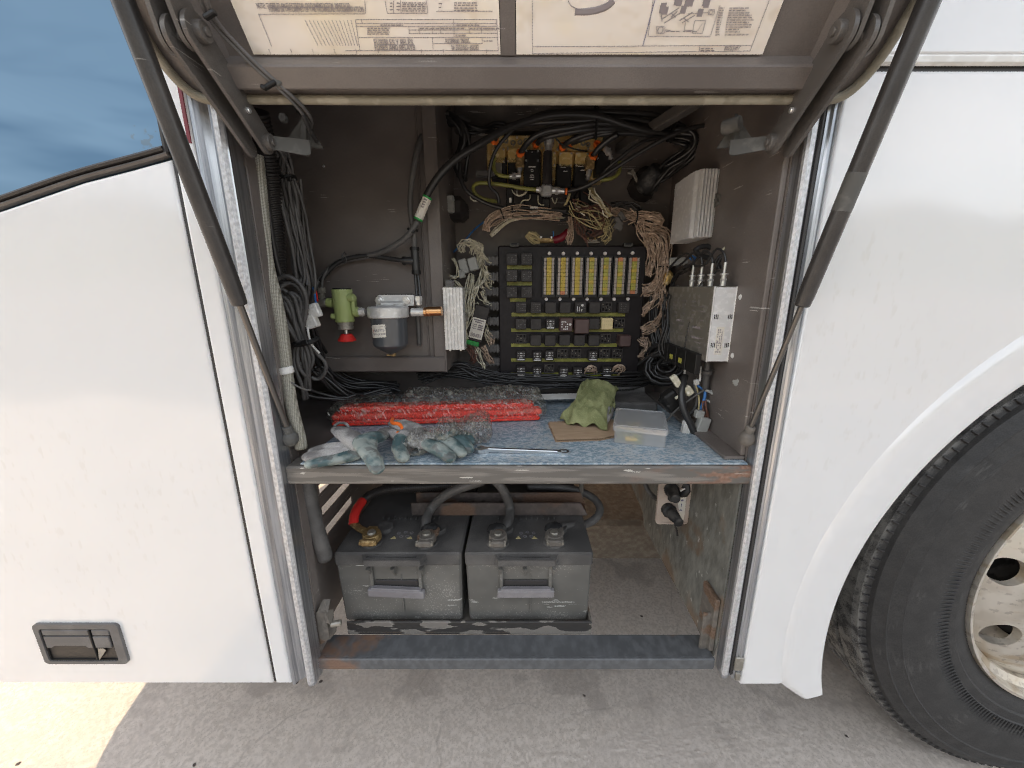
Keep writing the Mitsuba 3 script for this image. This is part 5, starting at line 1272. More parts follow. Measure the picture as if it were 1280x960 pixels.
solo('air_hose', 'black hose drooping from the top left corner past the olive tube loop', 'hose', tube([(-.1377,.4,1.3625),(-.1379,.4,1.3333),(-.126,.4,1.3036),(-.1036,.405,1.2875),(-.076,.41,1.2755),(-.0429,.41,1.2667),(-.0095,.41,1.2601)], .0045, 12), 'hose_black', True)
solo('air_hose', 'thin dark lead hanging across the brass plate', 'hose', tube([(.0784,.39,1.4101),(.0909,.4,1.4014),(.1104,.41,1.3965),(.135,.42,1.3935),(.1576,.43,1.3941)], .0018, 8), 'hose_black', True)
bt = thing('hose_tie', 'black tie round the hose bundle above the steel tee', 'cable tie')
c = VA((.1641,.375,1.4342))
part(bt, 'strap', lathe([(.030, -.0022), (.0316, -.002), (.0316, .002), (.030, .0022)], 24, c + [0, .0, .0], (1, 0, 0)), 'black_plastic', 30)
part(bt, 'tail', obox(c + [-.002, -.03, -.02], (0, 0, 1), FY, .05, .0045, .0015), 'black_plastic')
bt = thing('hose_tie', 'second tie where the hose bundle bends down at the right', 'cable tie')
c = VA((.3305,.37,1.4131))
part(bt, 'strap', obox(c + [0, -.01, 0], (.1, 0, 1), FY, .05, .004, .002), 'black_plastic')
part(bt, 'strap_back', lathe([(.018, -.002), (.0192, -.0018), (.0192, .0018), (.018, .002)], 20, c, (1, 0, -.3)), 'black_plastic')
solo('hose_loop', 'thick black hose loops turning down at the top right corner', 'hose', [bundle([(.3345,.4,1.4196),(.3652,.385,1.4124),(.3885,.38,1.4028),(.3883,.38,1.3849),(.3757,.4,1.3708),(.3522,.42,1.3598),(.3291,.43,1.3411),(.314,.44,1.3327)], 9, .016, .0042, 77, .01, .3, 8), tube([(.3331,.36,1.4134),(.357,.355,1.4135),(.378,.355,1.3982),(.3778,.36,1.3805),(.359,.38,1.3648),(.3359,.4,1.3542)], .004, 10)], 'hose_black', True)
k = thing('cable_gland', 'large round black cable gland on the back wall beneath the hose loops', 'cable gland')
c = VA((.3087,.46,1.3264))
part(k, 'collar', place(tm(Manifold.cylinder(.05, .036, .030, 10).translate([0, 0, 0])), c + [0, .04, 0], (1, 0, 0), (0.15, -.9, .4)), 'relay_plastic', 25)
part(k, 'boot', crumple(lathe([(1e-4, -.01), (.026, -.008), (.029, .008), (.026, .02), (.02, .036), (.017, .05), (1e-4, .052)], 28, c + [0, .0, 0], (.35, -.7, .6)).subdivide(), .003, 60, 9), 'rubber', True)
part(k, 'clip', [obox(c + [-.03, -.01, .02], (.5, 0, -.8), FY, .03, .007, .006, .001), rod(c + [-.045, 0, .03], c + [-.025, 0, .026], .004, 10)], 'steel_dull')
solo('air_hose', 'black hose falling from the top of the cabinet edge to the T joint', 'hose', tube([(-.1182,.46,1.4666),(-.1582,.44,1.4739),(-.1881,.4,1.4522),(-.2013,.33,1.399),(-.2087,.288,1.3485),(-.2198,.28,1.2949),(-.2269,.28,1.2391),(-.2239,.283,1.196),(-.2251,.285,1.161)], .0058, 12), 'hose_grey', True)
k = thing('hose_label', 'cream label sleeve with green rims on the thick hose', 'label')
a, b = VA((-.1872,.264,1.2586)), VA((-.2076,.264,1.218))
d = (b - a) / np.linalg.norm(b - a)
part(k, 'sleeve', rod(a, b, .0090, 20, .001), 'sticker', 30)
part(k, 'green_rim', [rod(a - d * .002, a + d * .0018, .0093, 20), rod(b - d * .0018, b + d * .002, .0093, 20)], 'green_plug', 30)
part(k, 'print', [obox(a + d * (.006 + .005 * q) + [.0005, -.0088, 0], d, FY, .003, .006, .0006) for q in range(4)], 'print_ink', False, kind='stuff')
solo('air_hose', 'black hose curving from the label sleeve to the left under the cable bundle', 'hose', tube([(-.2096,.265,1.2151),(-.2285,.268,1.1909),(-.2552,.275,1.1728),(-.2902,.285,1.1578),(-.3378,.295,1.1472),(-.3833,.298,1.1391),(-.4152,.295,1.1223),(-.4341,.285,1.0985),(-.4454,.275,1.0783)], .0060, 12), 'hose_grey', True)
solo('air_hose', 'lower black hose from the T joint curving left across the cabinet', 'hose', tube([(-.2472,.285,1.1383),(-.2845,.29,1.1435),(-.3244,.292,1.1486),(-.3627,.292,1.1453),(-.3979,.29,1.132),(-.4201,.288,1.112),(-.433,.282,1.0951)], .0048, 12), 'hose_black', True)
solo('air_hose', 'thin grey hose dropping to the steel elbow above the green valve', 'hose', tube([(-.4088,.29,1.127),(-.4211,.283,1.1118),(-.4244,.275,1.095),(-.4252,.27,1.0749)], .0028, 10), 'hose_grey', True)
k = thing('hose_joint', 'black T joint where the hoses meet on the cabinet', 'hose joint')
part(k, 'body', [rod((-.2249,.285,1.1643), (-.224,.285,1.1118), .0085, 16, .001), rod((-.2249,.285,1.1383), (-.2506,.285,1.1383), .008, 16, .001)], 'hose_black', 30)
part(k, 'rim', [rod((-.2248,.285,1.1659), (-.2247,.285,1.1594), .0098, 16), rod((-.2239,.285,1.1185), (-.2239,.285,1.1102), .0098, 16), rod((-.2455,.285,1.1383), (-.2515,.285,1.1383), .0092, 16)], 'black_plastic', 30)
solo('air_hose', 'twin black hose running from the T joint down to the filter outlet', 'hose', [tube([(-.2265,.285,1.1135),(-.2259,.283,1.0884),(-.2244,.279,1.0545)], .0030, 10), tube([(-.2218,.287,1.1136),(-.2194,.285,1.0884),(-.2174,.279,1.0545)], .0034, 10)], 'hose_black', True)
solo('air_hose', 'black drain hose behind the filter down the cabinet face', 'hose', [tube([(-.233,.305,1.0396),(-.2318,.303,.9931),(-.2325,.303,.9527)], .0048, 10)], 'hose_grey', True)
k = thing('hose_clip', 'small wire clip on the hose across the cabinet', 'clip')
part(k, 'wire', tube([(-.3712,.28,1.1461),(-.3705,.28,1.1363),(-.376,.28,1.133),(-.3796,.285,1.1513),(-.374,.285,1.1562),(-.3711,.285,1.1513)], .0012, 6), 'hose_black')
c = (-.2169,.3,1.4184)
solo('joint_strap', 'black strap tying the two hoses together at the cabinet edge', 'cable tie', [lathe([(.009, -.0022), (.0112, -.002), (.0112, .002), (.009, .0022)], 20, (-.2235,.276,1.1997), (.15, 0, 1)), obox((-.2205,.264,1.195), (1, 0, 0), FY, .007, .008, .005, .001)], 'black_plastic')

AF = thing('air_filter', 'air filter with grey bowl and cast head, bolted to the cabinet', 'air filter')
hc = VA((-.2812,.255,1.0317))
part(AF, 'head', lathe([(1e-4, -.0115), (.0405, -.0115), (.0425, -.0095), (.0425, .0095), (.041, .0115), (.024, .0125), (.022, .0145), (1e-4, .0145)], 48, hc, (0, 0, 1)), 'cast_alu', 25)
part(AF, 'bowl', lathe([(1e-4, -.091), (.006, -.091), (.010, -.0875), (.031, -.0755), (.0355, -.070), (.0365, -.066), (.0378, -.012), (1e-4, -.0115)], 48, hc, (0, 0, 1)), 'bowl', 25, 'shiny blue grey filter bowl')
part(AF, 'drain', [rod(hc + [.004, 0, -.088], hc + [.004, 0, -.0955], .0055, 12, .001), obox(hc + [-.002, -.003, -.0925], RX, FY, .018, .0035, .004, .001)], 'brass', 30)
Rb = .0379
th0, th1 = math.radians(-140), math.radians(-84)
aa, hh_ = np.linspace(th0, th1, 14), (-.052, -.0255)
v = VA([(hc[0] + Rb * math.cos(t), hc[1] + Rb * math.sin(t), hc[2] + h + .003 * (t - th0)) for h in hh_ for t in aa])
n = len(aa)
sf = [q for i in range(n - 1) for q in ((i, i + 1, n + i + 1), (i, n + i + 1, n + i))]
part(AF, 'sticker', trimesh.Trimesh(v, sf, process=False), 'sticker', True, 'cream sticker on the filter bowl')
pk = []
def wrap(m, t_mid, zc):
    """bends a flat print round the bowl"""
    q = VA(m.vertices)
    t = t_mid + q[:, 0] / Rb
    m.vertices = np.stack([hc[0] + (Rb + .0001 + q[:, 2]) * np.cos(t), hc[1] + (Rb + .0001 + q[:, 2]) * np.sin(t), hc[2] + zc + q[:, 1] + .003 * (t - th0)], 1)
    return m
m = meshkit.text_mesh('Masats', .0062, .0002, False)
m.apply_translation((-m.bounds[1][0] / 2, 0, 0))
pk.append(wrap(m, math.radians(-109), -.0395))
m = meshkit.text_mesh('ODAVIA SAN', .0036, .0002, True)
m.apply_translation((-m.bounds[1][0] / 2, 0, 0))
pk.append(wrap(m, math.radians(-109), -.0467))
for q in range(4):
    pk.append(wrap(box(-.002 + .004 * q, .0012 + .004 * q, 0, .0008, 0, .0002), math.radians(-98), -.0298))
pk.append(wrap(box(-.015, .015, 0, .0006, 0, .0002), math.radians(-110), -.0495))
part(AF, 'sticker_print', join(pk), 'print_ink', False, kind='stuff')
part(AF, 'sticker_logo', wrap(extrude([(-.003, 0), (0, .004), (-.003, .008), (.0015, .004)], .0002), math.radians(-130), -.042), 'print_red', False)
bk = []
bp = xz(extrude(Polygon([((-.3149,.285,1.0452)[0], (-.3149,.285,1.0452)[2]), ((-.2365,.285,1.0464)[0], (-.2365,.285,1.0464)[2]), ((-.2353,.285,1.0638)[0], (-.2353,.285,1.0638)[2]), ((-.3089,.285,1.0638)[0], (-.3089,.285,1.0638)[2])]).buffer(.003), .022), .285)
part(AF, 'mount', [bp, fbx(hc + VA([.004, .01, .016]), .05, .012, .03, .003)], 'cast_alu', 30)
for c in [(-.3085,.283,1.0553),(-.2491,.283,1.0558)]:
    part(AF, 'bolt', [rod((c[0], .286, c[2]), (c[0], .281, c[2]), .0092, 24, .001), hexnut((c[0], .2815, c[2]), FY, .0065, .006), rod((c[0], .277, c[2]), (c[0], .272, c[2]), .003, 12, .0006)], 'steel', 30)
part(AF, 'vent_cap', [rod((-.2643,.255,1.0442), (-.264,.255,1.048), .005, 14, .001), rod((-.2643,.255,1.0435), (-.2642,.255,1.0451), .0075, 14, .001)], 'steel', 30)
part(AF, 'outlet', [rod((-.233,.258,1.0311), (-.2042,.258,1.032), .0088, 20, .001)], 'cast_alu', 30)
part(AF, 'outlet', [rod((-.2058,.258,1.0315), (-.2,.258,1.0315), .0098, 20, .0006)], 'copper', 30)
part(AF, 'outlet_tube', [rod((-.1995,.258,1.0324), (-.1674,.258,1.0336), .0098, 24, .0006), lathe([(.0098, 0), (.0106, .0005), (.0106, .004), (.0098, .0045)], 24, (-.1976,.258,1.0324), (1, 0, 0))], 'copper', 30, 'copper coloured outlet tube')
part(AF, 'outlet_elbow', [hexnut((-.2168,.262,1.0461), (0, 0, 1), .0062, .008), hexnut((-.2191,.27,1.0539), (0, 0, 1), .0080, .011), rod((-.2171,.262,1.045), (-.2193,.272,1.0584), .0045, 14, .0006)], 'steel', 30)
part(AF, 'coupling', [hexnut((-.344,.257,1.0316), (1, 0, 0), .0095, .008), rod((-.3552,.257,1.0311), (-.3308,.257,1.0313), .0068, 16), lathe([(.0068, 0), (.0085, .0005), (.0085, .003), (.0068, .0035)], 20, (-.3366,.257,1.0313), (1, 0, 0))], 'cast_alu', 30)
GV = thing('green_valve', 'green air valve with a red pull knob, left of the filter', 'valve')
vc = VA((-.3761,.256,1.0448))
part(GV, 'body', [lathe([(1e-4, -.0335), (.019, -.0335), (.0198, -.031), (.0190, -.028), (.0205, .030), (.020, .034), (1e-4, .034)], 32, vc, (0, 0, 1)), rod((-.3984,.258,1.0507), (-.4119,.258,1.0516), .0098, 20, .002), rod((-.3558,.256,1.0315), (-.3435,.256,1.0327), .0105, 20, .002), rod(vc + [.016, -.008, .016], vc + [.030, -.010, .017], .0085, 16, .002), rod(vc + [.024, -.008, .016], vc + [.024, -.008, -.012], .004, 12, .001), rod(vc + [-.016, -.006, -.022], vc + [-.026, -.007, -.022], .006, 14, .002), hullp([vc + VA(q) for q in ((-.012, -.012, .02), (.012, -.012, .02), (-.012, .04, .02), (.012, .04, .02), (-.012, .04, -.02), (.012, .04, -.02))])], 'green_body', 25)
part(GV, 'cap', rod(vc + [0, 0, .0335], vc + [0, 0, .0365], .0185, 32, .001), 'black_plastic', 30)
part(GV, 'collar', [lathe([(.014, -.050), (.0155, -.049), (.0155, -.0425), (.0145, -.0415), (.0145, -.040), (.0165, -.0395), (.0165, -.033), (1e-4, -.0325)], 32, vc, (0, 0, 1))], 'steel_dull', 25)
part(GV, 'stem', rod(vc + [0, 0, -.048], vc + [0, 0, -.062], .0036, 16, .0008), 'steel', 30)
part(GV, 'red_knob', lathe([(1e-4, -.0765), (.012, -.0765), (.0185, -.0745), (.0190, -.0725), (.0165, -.069), (.0115, -.0605), (.009, -.0595), (1e-4, -.0595)], 32, vc, (0, 0, 1)), 'red_plastic', 30, 'bright red pull knob')
part(GV, 'inlet', [rod((-.412,.258,1.0507), (-.4302,.258,1.0498), .0085, 16, .001), hexnut((-.423,.262,1.0609), (0, 0, 1), .0070, .007), hexnut((-.4232,.265,1.0712), (0, 0, 1), .0082, .011), rod((-.4231,.26,1.0521), (-.424,.268,1.0767), .0045, 14)], 'steel_dull', 30)

CC = thing('corrugated_conduit', 'black corrugated conduit running down the left wall of the compartment', 'conduit')
part(CC, 'tube', corrugated([VA(q) for q in [(-.411,.1,1.3471),(-.423,.13,1.2973),(-.4361,.15,1.2415),(-.448,.16,1.1732),(-.4547,.165,1.1245),(-.4606,.17,1.0891)]], .0185, .0055, .14, 18), 'conduit', 30)
part(CC, 'band', lathe([(.0185, -.006), (.0215, -.0055), (.0215, .0055), (.0185, .006)], 24, (-.4307,.142,1.2729), (.12, .05, -1)), 'black_plastic', 30)
solo('braided_hose', 'beige braided hose running down beside the left jamb to the shelf', 'hose', tube([(-.4027,.075,1.2766),(-.4017,.07,1.2358),(-.403,.065,1.1738),(-.4032,.062,1.1184),(-.3995,.06,1.0899),(-.395,.058,1.052),(-.3922,.056,.9922),(-.3926,.054,.9495),(-.391,.05,.9111),(-.3859,.045,.8674),(-.3814,.045,.826),(-.3816,.045,.8101)], .0098, 14), 'braid', True)
k = thing('hose_band', 'translucent white band round the braided hose', 'clip')
part(k, 'band', lathe([(.0105, -.006), (.0118, -.005), (.0118, .005), (.0105, .006)], 20, (-.3924,.052,.9474), (.15, 0, -1)), 'white_plastic', 30)
part(k, 'tail', tube([(-.3953,.045,.9429),(-.3896,.045,.9332),(-.3809,.05,.9235),(-.3711,.06,.9122),(-.366,.07,.9083)], .0016, 8), 'hose_grey')
solo('thin_tube', 'thin black tube between the braided hose and the conduit', 'hose', tube([(-.4103,.1,1.2555),(-.418,.11,1.2111),(-.4244,.12,1.1567),(-.4254,.125,1.1221),(-.425,.13,1.1032)], .0045, 10), 'hose_black', True)
gb = thing('cable_bundle', 'grey cable bundle hanging from the left hinge bracket and fanning out', 'cable')
part(gb, 'cables', [bundle([(-.3965,.13,1.3098),(-.4084,.16,1.2777),(-.4091,.165,1.2677)], 14, .012, .0028, 31, .01, .25, 7), bundle([(-.4095,.165,1.27),(-.4132,.175,1.2353),(-.4161,.19,1.2018),(-.4186,.2,1.1655),(-.4198,.205,1.1269),(-.4264,.21,1.0868),(-.4361,.215,1.0564)], 16, .0135, .0030, 32, .01, .35, 7), bundle([(-.4085,.16,1.2687),(-.4141,.165,1.2332),(-.4143,.17,1.1987),(-.4158,.18,1.1633),(-.4185,.185,1.1257),(-.4211,.19,1.0866)], 8, .010, .0030, 34, .01, .35, 7)], 'hose_grey', True, kind='stuff')
part(gb, 'cable_tie', [lathe([(.0135, -.003), (.0150, -.0026), (.0150, .0026), (.0135, .003)], 20, (-.4097,.165,1.2688), (.15, .05, -1)), obox((-.3973,.148,1.2634), RX, FY, .008, .007, .006, .001)], 'black_plastic', 30)
part(gb, 'blue_lead', [tube([(-.4187,.21,1.0855),(-.4256,.205,1.0732),(-.4339,.2,1.0637),(-.4387,.195,1.0597)], .0018, 8), tube([(-.4141,.215,1.0827),(-.4103,.21,1.0704),(-.4048,.2,1.0568),(-.4031,.195,1.046)], .0020, 8)], 'wire_blue')
part(gb, 'red_lead', tube([(-.4108,.215,1.08),(-.4064,.21,1.0676),(-.4015,.2,1.0568)], .0016, 8), 'red_plastic')
CO = thing('cable_coil', 'coiled grey cable tied in the middle, hanging left of the green valve', 'cable')
loops = [[(-.4192,.15,.9792),(-.4328,.14,1.0123),(-.4421,.13,1.0489),(-.4459,.13,1.0738),(-.4324,.13,1.0959),(-.4139,.13,1.102),(-.398,.135,1.0911),(-.391,.14,1.0687),(-.3989,.15,1.0402),(-.4109,.155,1.0109),(-.4166,.155,.9785)],
         [(-.418,.155,.9785),(-.4286,.145,1.0065),(-.436,.135,1.041),(-.437,.135,1.0688),(-.4297,.135,1.0837),(-.4138,.14,1.0899),(-.4018,.145,1.0762),(-.3998,.15,1.0532),(-.4132,.155,1.0135),(-.4199,.155,.9785)],
         [(-.4154,.16,.9778),(-.4201,.15,1.0114),(-.4288,.14,1.0484),(-.436,.14,1.07),(-.4439,.14,1.0775),(-.4356,.14,1.0812),(-.4249,.145,1.0686),(-.4227,.15,1.0402),(-.422,.155,1.0082),(-.4167,.16,.9778)],
         [(-.4113,.16,.9778),(-.4114,.15,1.0166),(-.4122,.145,1.0482),(-.4166,.14,1.07),(-.4214,.14,1.0725),(-.4142,.145,1.0712),(-.4064,.15,1.0532),(-.4199,.155,1.0135),(-.4219,.15,.9792)],
         [(-.4219,.15,.9792),(-.4264,.14,1.0018),(-.4357,.135,1.0257),(-.4375,.135,1.0487),(-.431,.135,1.0663),(-.4238,.14,1.0561),(-.421,.145,1.0223),(-.4165,.15,.9792)]]
for p in loops:
    part(CO, 'loop', tube(p, .0038, 10), 'hose_grey', True)
low = [[(-.4193,.155,.9785),(-.4196,.155,.9566),(-.4185,.155,.9343),(-.4174,.16,.9105),(-.4207,.165,.8847)], [(-.4139,.155,.9785),(-.4087,.155,.9566),(-.4145,.16,.922),(-.4227,.165,.8861)], [(-.4219,.15,.9792),(-.4276,.15,.9574),(-.426,.15,.9297),(-.4198,.155,.9145)], [(-.4085,.16,.9778),(-.4059,.165,.9549),(-.4099,.165,.9351),(-.4246,.16,.9191),(-.427,.155,.9427)], [(-.4072,.165,.9771),(-.3948,.165,.9549),(-.3856,.17,.937),(-.3938,.175,.9129),(-.4093,.175,.9027),(-.4174,.17,.9082)], [(-.4259,.15,.9792),(-.4334,.15,.9546),(-.4336,.15,.9241),(-.4304,.155,.8974),(-.4321,.16,.864)], [(-.414,.16,.9778),(-.4159,.155,.9538),(-.4151,.155,.9287),(-.4245,.16,.899),(-.4318,.17,.8641)]]
for p in low:
    part(CO, 'loop', tube(p, .0038, 10), 'hose_grey', True)
part(CO, 'cable_tie', [tube([(-.4235,.135,.9792),(-.4125,.133,.9784),(-.4,.135,.9813),(-.389,.14,.9846),(-.3843,.15,.9887)], .0045, 8), obox((-.3995,.132,.983), (1, 0, .2), FY, .012, .009, .006, .001)], 'black_plastic', 30)
part(CO, 'white_lead', [tube([(-.4004,.15,1.0087),(-.3992,.148,.9956),(-.3959,.145,.9826)], .0020, 8), tube([(-.3974,.15,.977),(-.3909,.15,.9683),(-.3838,.15,.9601)], .0020, 8)], 'white_plastic')
k = thing('inline_connector', 'pale grey connector on the coiled cable beside the green valve', 'connector')
part(k, 'upper_half', obox((-.3944,.17,1.0391), (.9, 0, .28), FY, .021, .026, .015, .002), 'white_plastic', 30)
part(k, 'lower_half', obox((-.4024,.17,1.019), (.9, 0, .28), FY, .023, .026, .017, .002), 'white_plastic', 30)
solo('inline_connector', 'dull grey connector behind the loops of the coiled cable', 'connector', obox((-.4317,.16,1.0449), (.8, 0, .5), FY, .022, .034, .015, .003), 'grey_connector')
solo('floor_cables', 'black cables sweeping from the coil along the back of the shelf', 'cable', [bundle([(-.4432,.22,1.0449),(-.4497,.25,.9838),(-.453,.28,.9323),(-.4475,.31,.8831),(-.4225,.33,.8539),(-.3797,.36,.8428),(-.3218,.4,.8288)], 12, .018, .0036, 52, .014, .4, 7), bundle([(-.4338,.22,.9153),(-.4184,.24,.8731),(-.391,.27,.8421),(-.3579,.3,.8319),(-.317,.33,.8361)], 7, .010, .0034, 53, .014, .4, 7), bundle([(-.45,.19,.8736),(-.4363,.2,.8617),(-.4114,.22,.8513),(-.3698,.25,.8411)], 4, .006, .003, 57, .014, .4, 7)], 'hose_black', True)
solo('floor_cables', 'fine black wires running along the foot of the fuse panel', 'cable', [bundle([(-.2615,.4,.8509),(-.177,.4,.8697),(-.0993,.4,.8563),(-.0209,.4,.8456),(.0839,.4,.8402),(.1887,.4,.8429),(.2963,.41,.8432),(.3627,.42,.849)], 22, .014, .0020, 54, .014, .5, 6), bundle([(-.2129,.4,.8803),(-.1643,.39,.8876),(-.1248,.4,.875),(-.095,.41,.8513)], 9, .010, .004, 55, .012, .5, 7)], 'hose_black', True)
solo('floor_cables', 'tangle of black cables in the right rear corner under the steel box', 'cable', [bundle([(.3311,.4,.8961),(.3452,.36,.9287),(.377,.34,.927),(.3901,.33,.8995),(.364,.33,.8698),(.3311,.35,.8804),(.3424,.36,.9036),(.3691,.34,.9074)], 10, .018, .0032, 56, .012, .5, 7), bundle([(.3548,.43,1.1016),(.3446,.43,1.042),(.3445,.42,.9713),(.3561,.4,.9066),(.3437,.4,.8697)], 9, .011, .003, 58, .014, .3, 7)], 'hose_black', True)
solo('blue_wire', 'thin blue wire slanting behind the cream wire tangle', 'cable', tube([(-.1773,.46,1.1667),(-.1481,.46,1.191),(-.1177,.47,1.2259),(-.0925,.48,1.2466)], .0022, 8), 'wire_blue')
for lab, p, n_, R_, r_ in (
        ('black taped loom in the top left corner beside the cabinet', [(-.1805,.46,1.4783),(-.1539,.44,1.4665),(-.1345,.43,1.4464),(-.13,.44,1.4167),(-.1398,.45,1.3813),(-.1329,.46,1.3399)], 6, .012, .0045),
        ('black loom lying behind the valve block at its upper left', [(-.1512,.45,1.4579),(-.1218,.44,1.4501),(-.0948,.45,1.4453),(-.0724,.47,1.4545),(-.0293,.48,1.456)], 6, .009, .0035),
        ('black wires hanging beneath the valve block', [(-.0291,.43,1.2704),(.0096,.42,1.2641),(.0528,.415,1.2587),(.0965,.42,1.2574),(.1411,.43,1.2637),(.1864,.44,1.2723)], 12, .010, .0022),
        ('black wires running from the valve block down to the loose wires', [(.1218,.44,1.2994),(.1359,.43,1.2749),(.1545,.42,1.2552),(.1748,.42,1.2326),(.1677,.43,1.2111)], 8, .012, .002),
        ('black cable loop right of the harness under the round gland', [(.2257,.44,1.2723),(.252,.43,1.2794),(.279,.42,1.2686),(.2932,.43,1.2478),(.2773,.44,1.2357)], 5, .008, .0022)):
    solo('wire_loom', lab, 'cable', bundle(p, n_, R_, r_, len(USED), .012, .5, 7), 'hose_black', True)
for lab, p, n_, R_, r_ in (
        ('black leads dropping behind the steel box to the right rear corner', [(.3432,.33,1.0672),(.3426,.33,1.0366),(.3374,.32,.996),(.3357,.31,.9554),(.3455,.3,.9219)], 8, .009, .0026),
        ('thin dark leads spreading from the coaxial plugs to the harness', [(.3557,.24,1.128),(.3577,.28,1.1242),(.3625,.33,1.117),(.3623,.36,1.0978),(.3652,.37,1.0701)], 5, .006, .0018)):
    solo('wire_loom', lab, 'cable', bundle(p, n_, R_, r_, len(USED), .012, .5, 7), 'hose_black', True)
harness('wire_harness', 'pale wires spreading below the cream tangle, left of the panel foot', [
    ([(-.1146,.42,1.0424),(-.1021,.415,1.0125),(-.0933,.42,.9713),(-.0823,.44,.9479)], 8, .008, .0013),
    ([(-.1051,.43,1.1547),(-.0891,.425,1.1305),(-.0847,.425,1.1015),(-.0771,.44,1.0869)], 8, .009, .0013)], 'wire_cream')

def worn2(m, sd):
    return crumple(m.subdivide(), .003, 110, sd)


def battery(idx, xl, xr, lab, terms, tmat):
    zt, zb, yf, yb = .5585, .3845, .094, .46
    BT = thing('battery', lab, 'battery')
    xc, w = (xl + xr) / 2, xr - xl
    c = []
    for z, d in ((zb, .006), (zb + .004, .003), (zt - .030, 0.0)):
        for x, sx in ((xl, 1), (xr, -1)):
            for y, sy in ((yf + .006, 1), (yb, -1)):
                c += [(x + sx * (d + .004), y + sy * d, z), (x + sx * d, y + sy * (d + .004), z)]
    part(BT, 'case', hullp(c), 'battery', 30)
    part(BT, 'mould_seam', box(xc + .003, xc + .0045, yf + .0045, yf + .0075, zb + .03, zt - .055), 'battery', False)
    lid_ = box(xl - .0015, xr + .0015, yf + .002, yb, zt - .031, zt, .004)
    part(BT, 'lid', lid_, 'battery_top', 30)
    a, b = xl + w * .215, xl + w * .745
    led = Polygon([(a, yf + .012), (a + .012, yf - .016), (b - .012, yf - .016), (b, yf + .012)])
    slot = sbox(a + .014, yf - .0075, b - .022, yf - .0005)
    m = extrude(led.difference(slot), .0115)
    m.apply_translation((0, 0, zt - .0145))
    part(BT, 'ledge', [m, hullp([(a, yf + .006, zt - .003), (a + .012, yf - .0155, zt - .0145), (b - .012, yf - .0155, zt - .0145), (b, yf + .006, zt - .0145), (a, yf + .006, zt - .026), (b, yf + .006, zt - .026), (a + .012, yf - .0155, zt - .017), (b - .012, yf - .0155, zt - .017)])], 'battery_top', 30)
    part(BT, 'slot', box(a + .014, b - .022, yf - .0065, yf - .0015, zt - .0085, zt - .0075), 'print_black', False)
    for x in (a + .016, xc - .008, b - .013):
        part(BT, 'rib', hullp([(x - .0045, yf + .0065, zt - .027), (x + .0045, yf + .0065, zt - .027), (x - .0035, yf - .013, zt - .027), (x + .0035, yf - .013, zt - .027), (x - .001, yf + .006, zt - .058), (x + .001, yf + .006, zt - .058)]), 'battery', 30)
    ha, hb = a + .017, b - .019
    HN = numbered(BT + '__handle')
    hz = zt - .084
    part(HN, 'strap', [box(x - .0035, x + .0035, yf - .001, yf + .004, hz, zt - .028, .001) for x in (ha, hb)], 'battery', 30)
    tilt = lambda m: trimesh.Trimesh(VA(m.vertices) + VA(m.vertices)[:, :1] * 0 + np.outer((VA(m.vertices)[:, 0] - xc) * (-.055 if idx == 0 else .004), (0, 0, 1)), m.faces, process=False)
    part(HN, 'grip', [tilt(q) for q in (box(ha - .008, hb + .008, yf - .008, yf + .004, hz - .0165, hz + .001, .002), box(ha - .001, hb + .001, yf - .0075, yf + .003, hz + .000, hz + .005, .001))], 'handle_grey', 30, 'pale grey bar of the handle')
    part(BT, 'handle_recess', box(ha + .006, hb - .006, yf + .0035, yf + .0062, hz + .004, hz + .018, .0005), 'print_black', False)
    for i, (t_, mt) in enumerate(zip(terms, tmat)):
        x, y = t_
        tl_ = -.012 if i == 0 else .006
        TM = numbered(BT + '__terminal')
        part(TM, 'boss', lathe([(.024, 0), (.024, .0025), (.0225, .004), (1e-4, .004)], 28, (x, y, zt), (0, 0, 1)), 'battery_top', 30)
        part(TM, 'post', lathe([(.010, 0), (.009, .020), (.0075, .022), (1e-4, .022)], 20, (x, y, zt + .003), (0, 0, 1)), 'steel_dull', 30)
        cl = lathe([(.0098, 0), (.0175, 0), (.0195, .0015), (.0190, .014), (.0175, .0165), (.0098, .0165)], 24, (x, y, zt + .0045), (0, 0, 1))
        part(TM, 'clamp', [cl, box(x - .015, x + .015, y - .027, y - .012, zt + .006, zt + .0195, .003), box(x - .006 + tl_, x + .016 + tl_, y + .006, y + .030, zt + .008, zt + .019, .003)], mt, 30)
        if mt == 'rusty_steel':
            part(TM, 'boot', worn2(tm(sph((x + tl_ * .3, y + .028, zt + .012), (.021, .017, .0125))), 3), 'rubber', True)
        part(TM, 'clamp_bolt', [rod((x - .014, y - .02, zt + .0125), (x + .016, y - .02, zt + .0125), .0035, 12, .0005), hexnut((x + .0115, y - .02, zt + .0125), (1, 0, 0), .0062, .006), hexnut((x - .0175, y - .02, zt + .0125), (1, 0, 0), .0062, .006)], 'steel_dull' if mt != 'brass' else 'brass', 30)
    for x, y in ((terms[0][0] + .012, terms[0][1] + .043), (terms[1][0] + .014, terms[1][1] + .043)):
        part(BT, 'filler_cap', lathe([(.019, 0), (.019, .006), (.0175, .0085), (.010, .008), (1e-4, .0075)], 24, (x, y, zt), (0, 0, 1)), 'battery_top', 30)
    ic = []
    for q, (dx, dy) in enumerate(((-.016, .012), (-.002, .016), (.012, .013), (-.007, .001), (.006, .001))):
        r_ = .0042
        ic.append(extrude(Polygon([(xc + dx + r_ * math.cos(t), yf + .056 + dy + r_ * math.sin(t)) for t in np.linspace(0, 6.2, 14)]).difference(Polygon([(xc + dx + .6 * r_ * math.cos(t), yf + .056 + dy + .6 * r_ * math.sin(t)) for t in np.linspace(0, 6.2, 12)])), .0006).apply_translation((0, 0, zt)))
    part(BT, 'symbol', join(ic), 'handle_grey', False, kind='stuff')
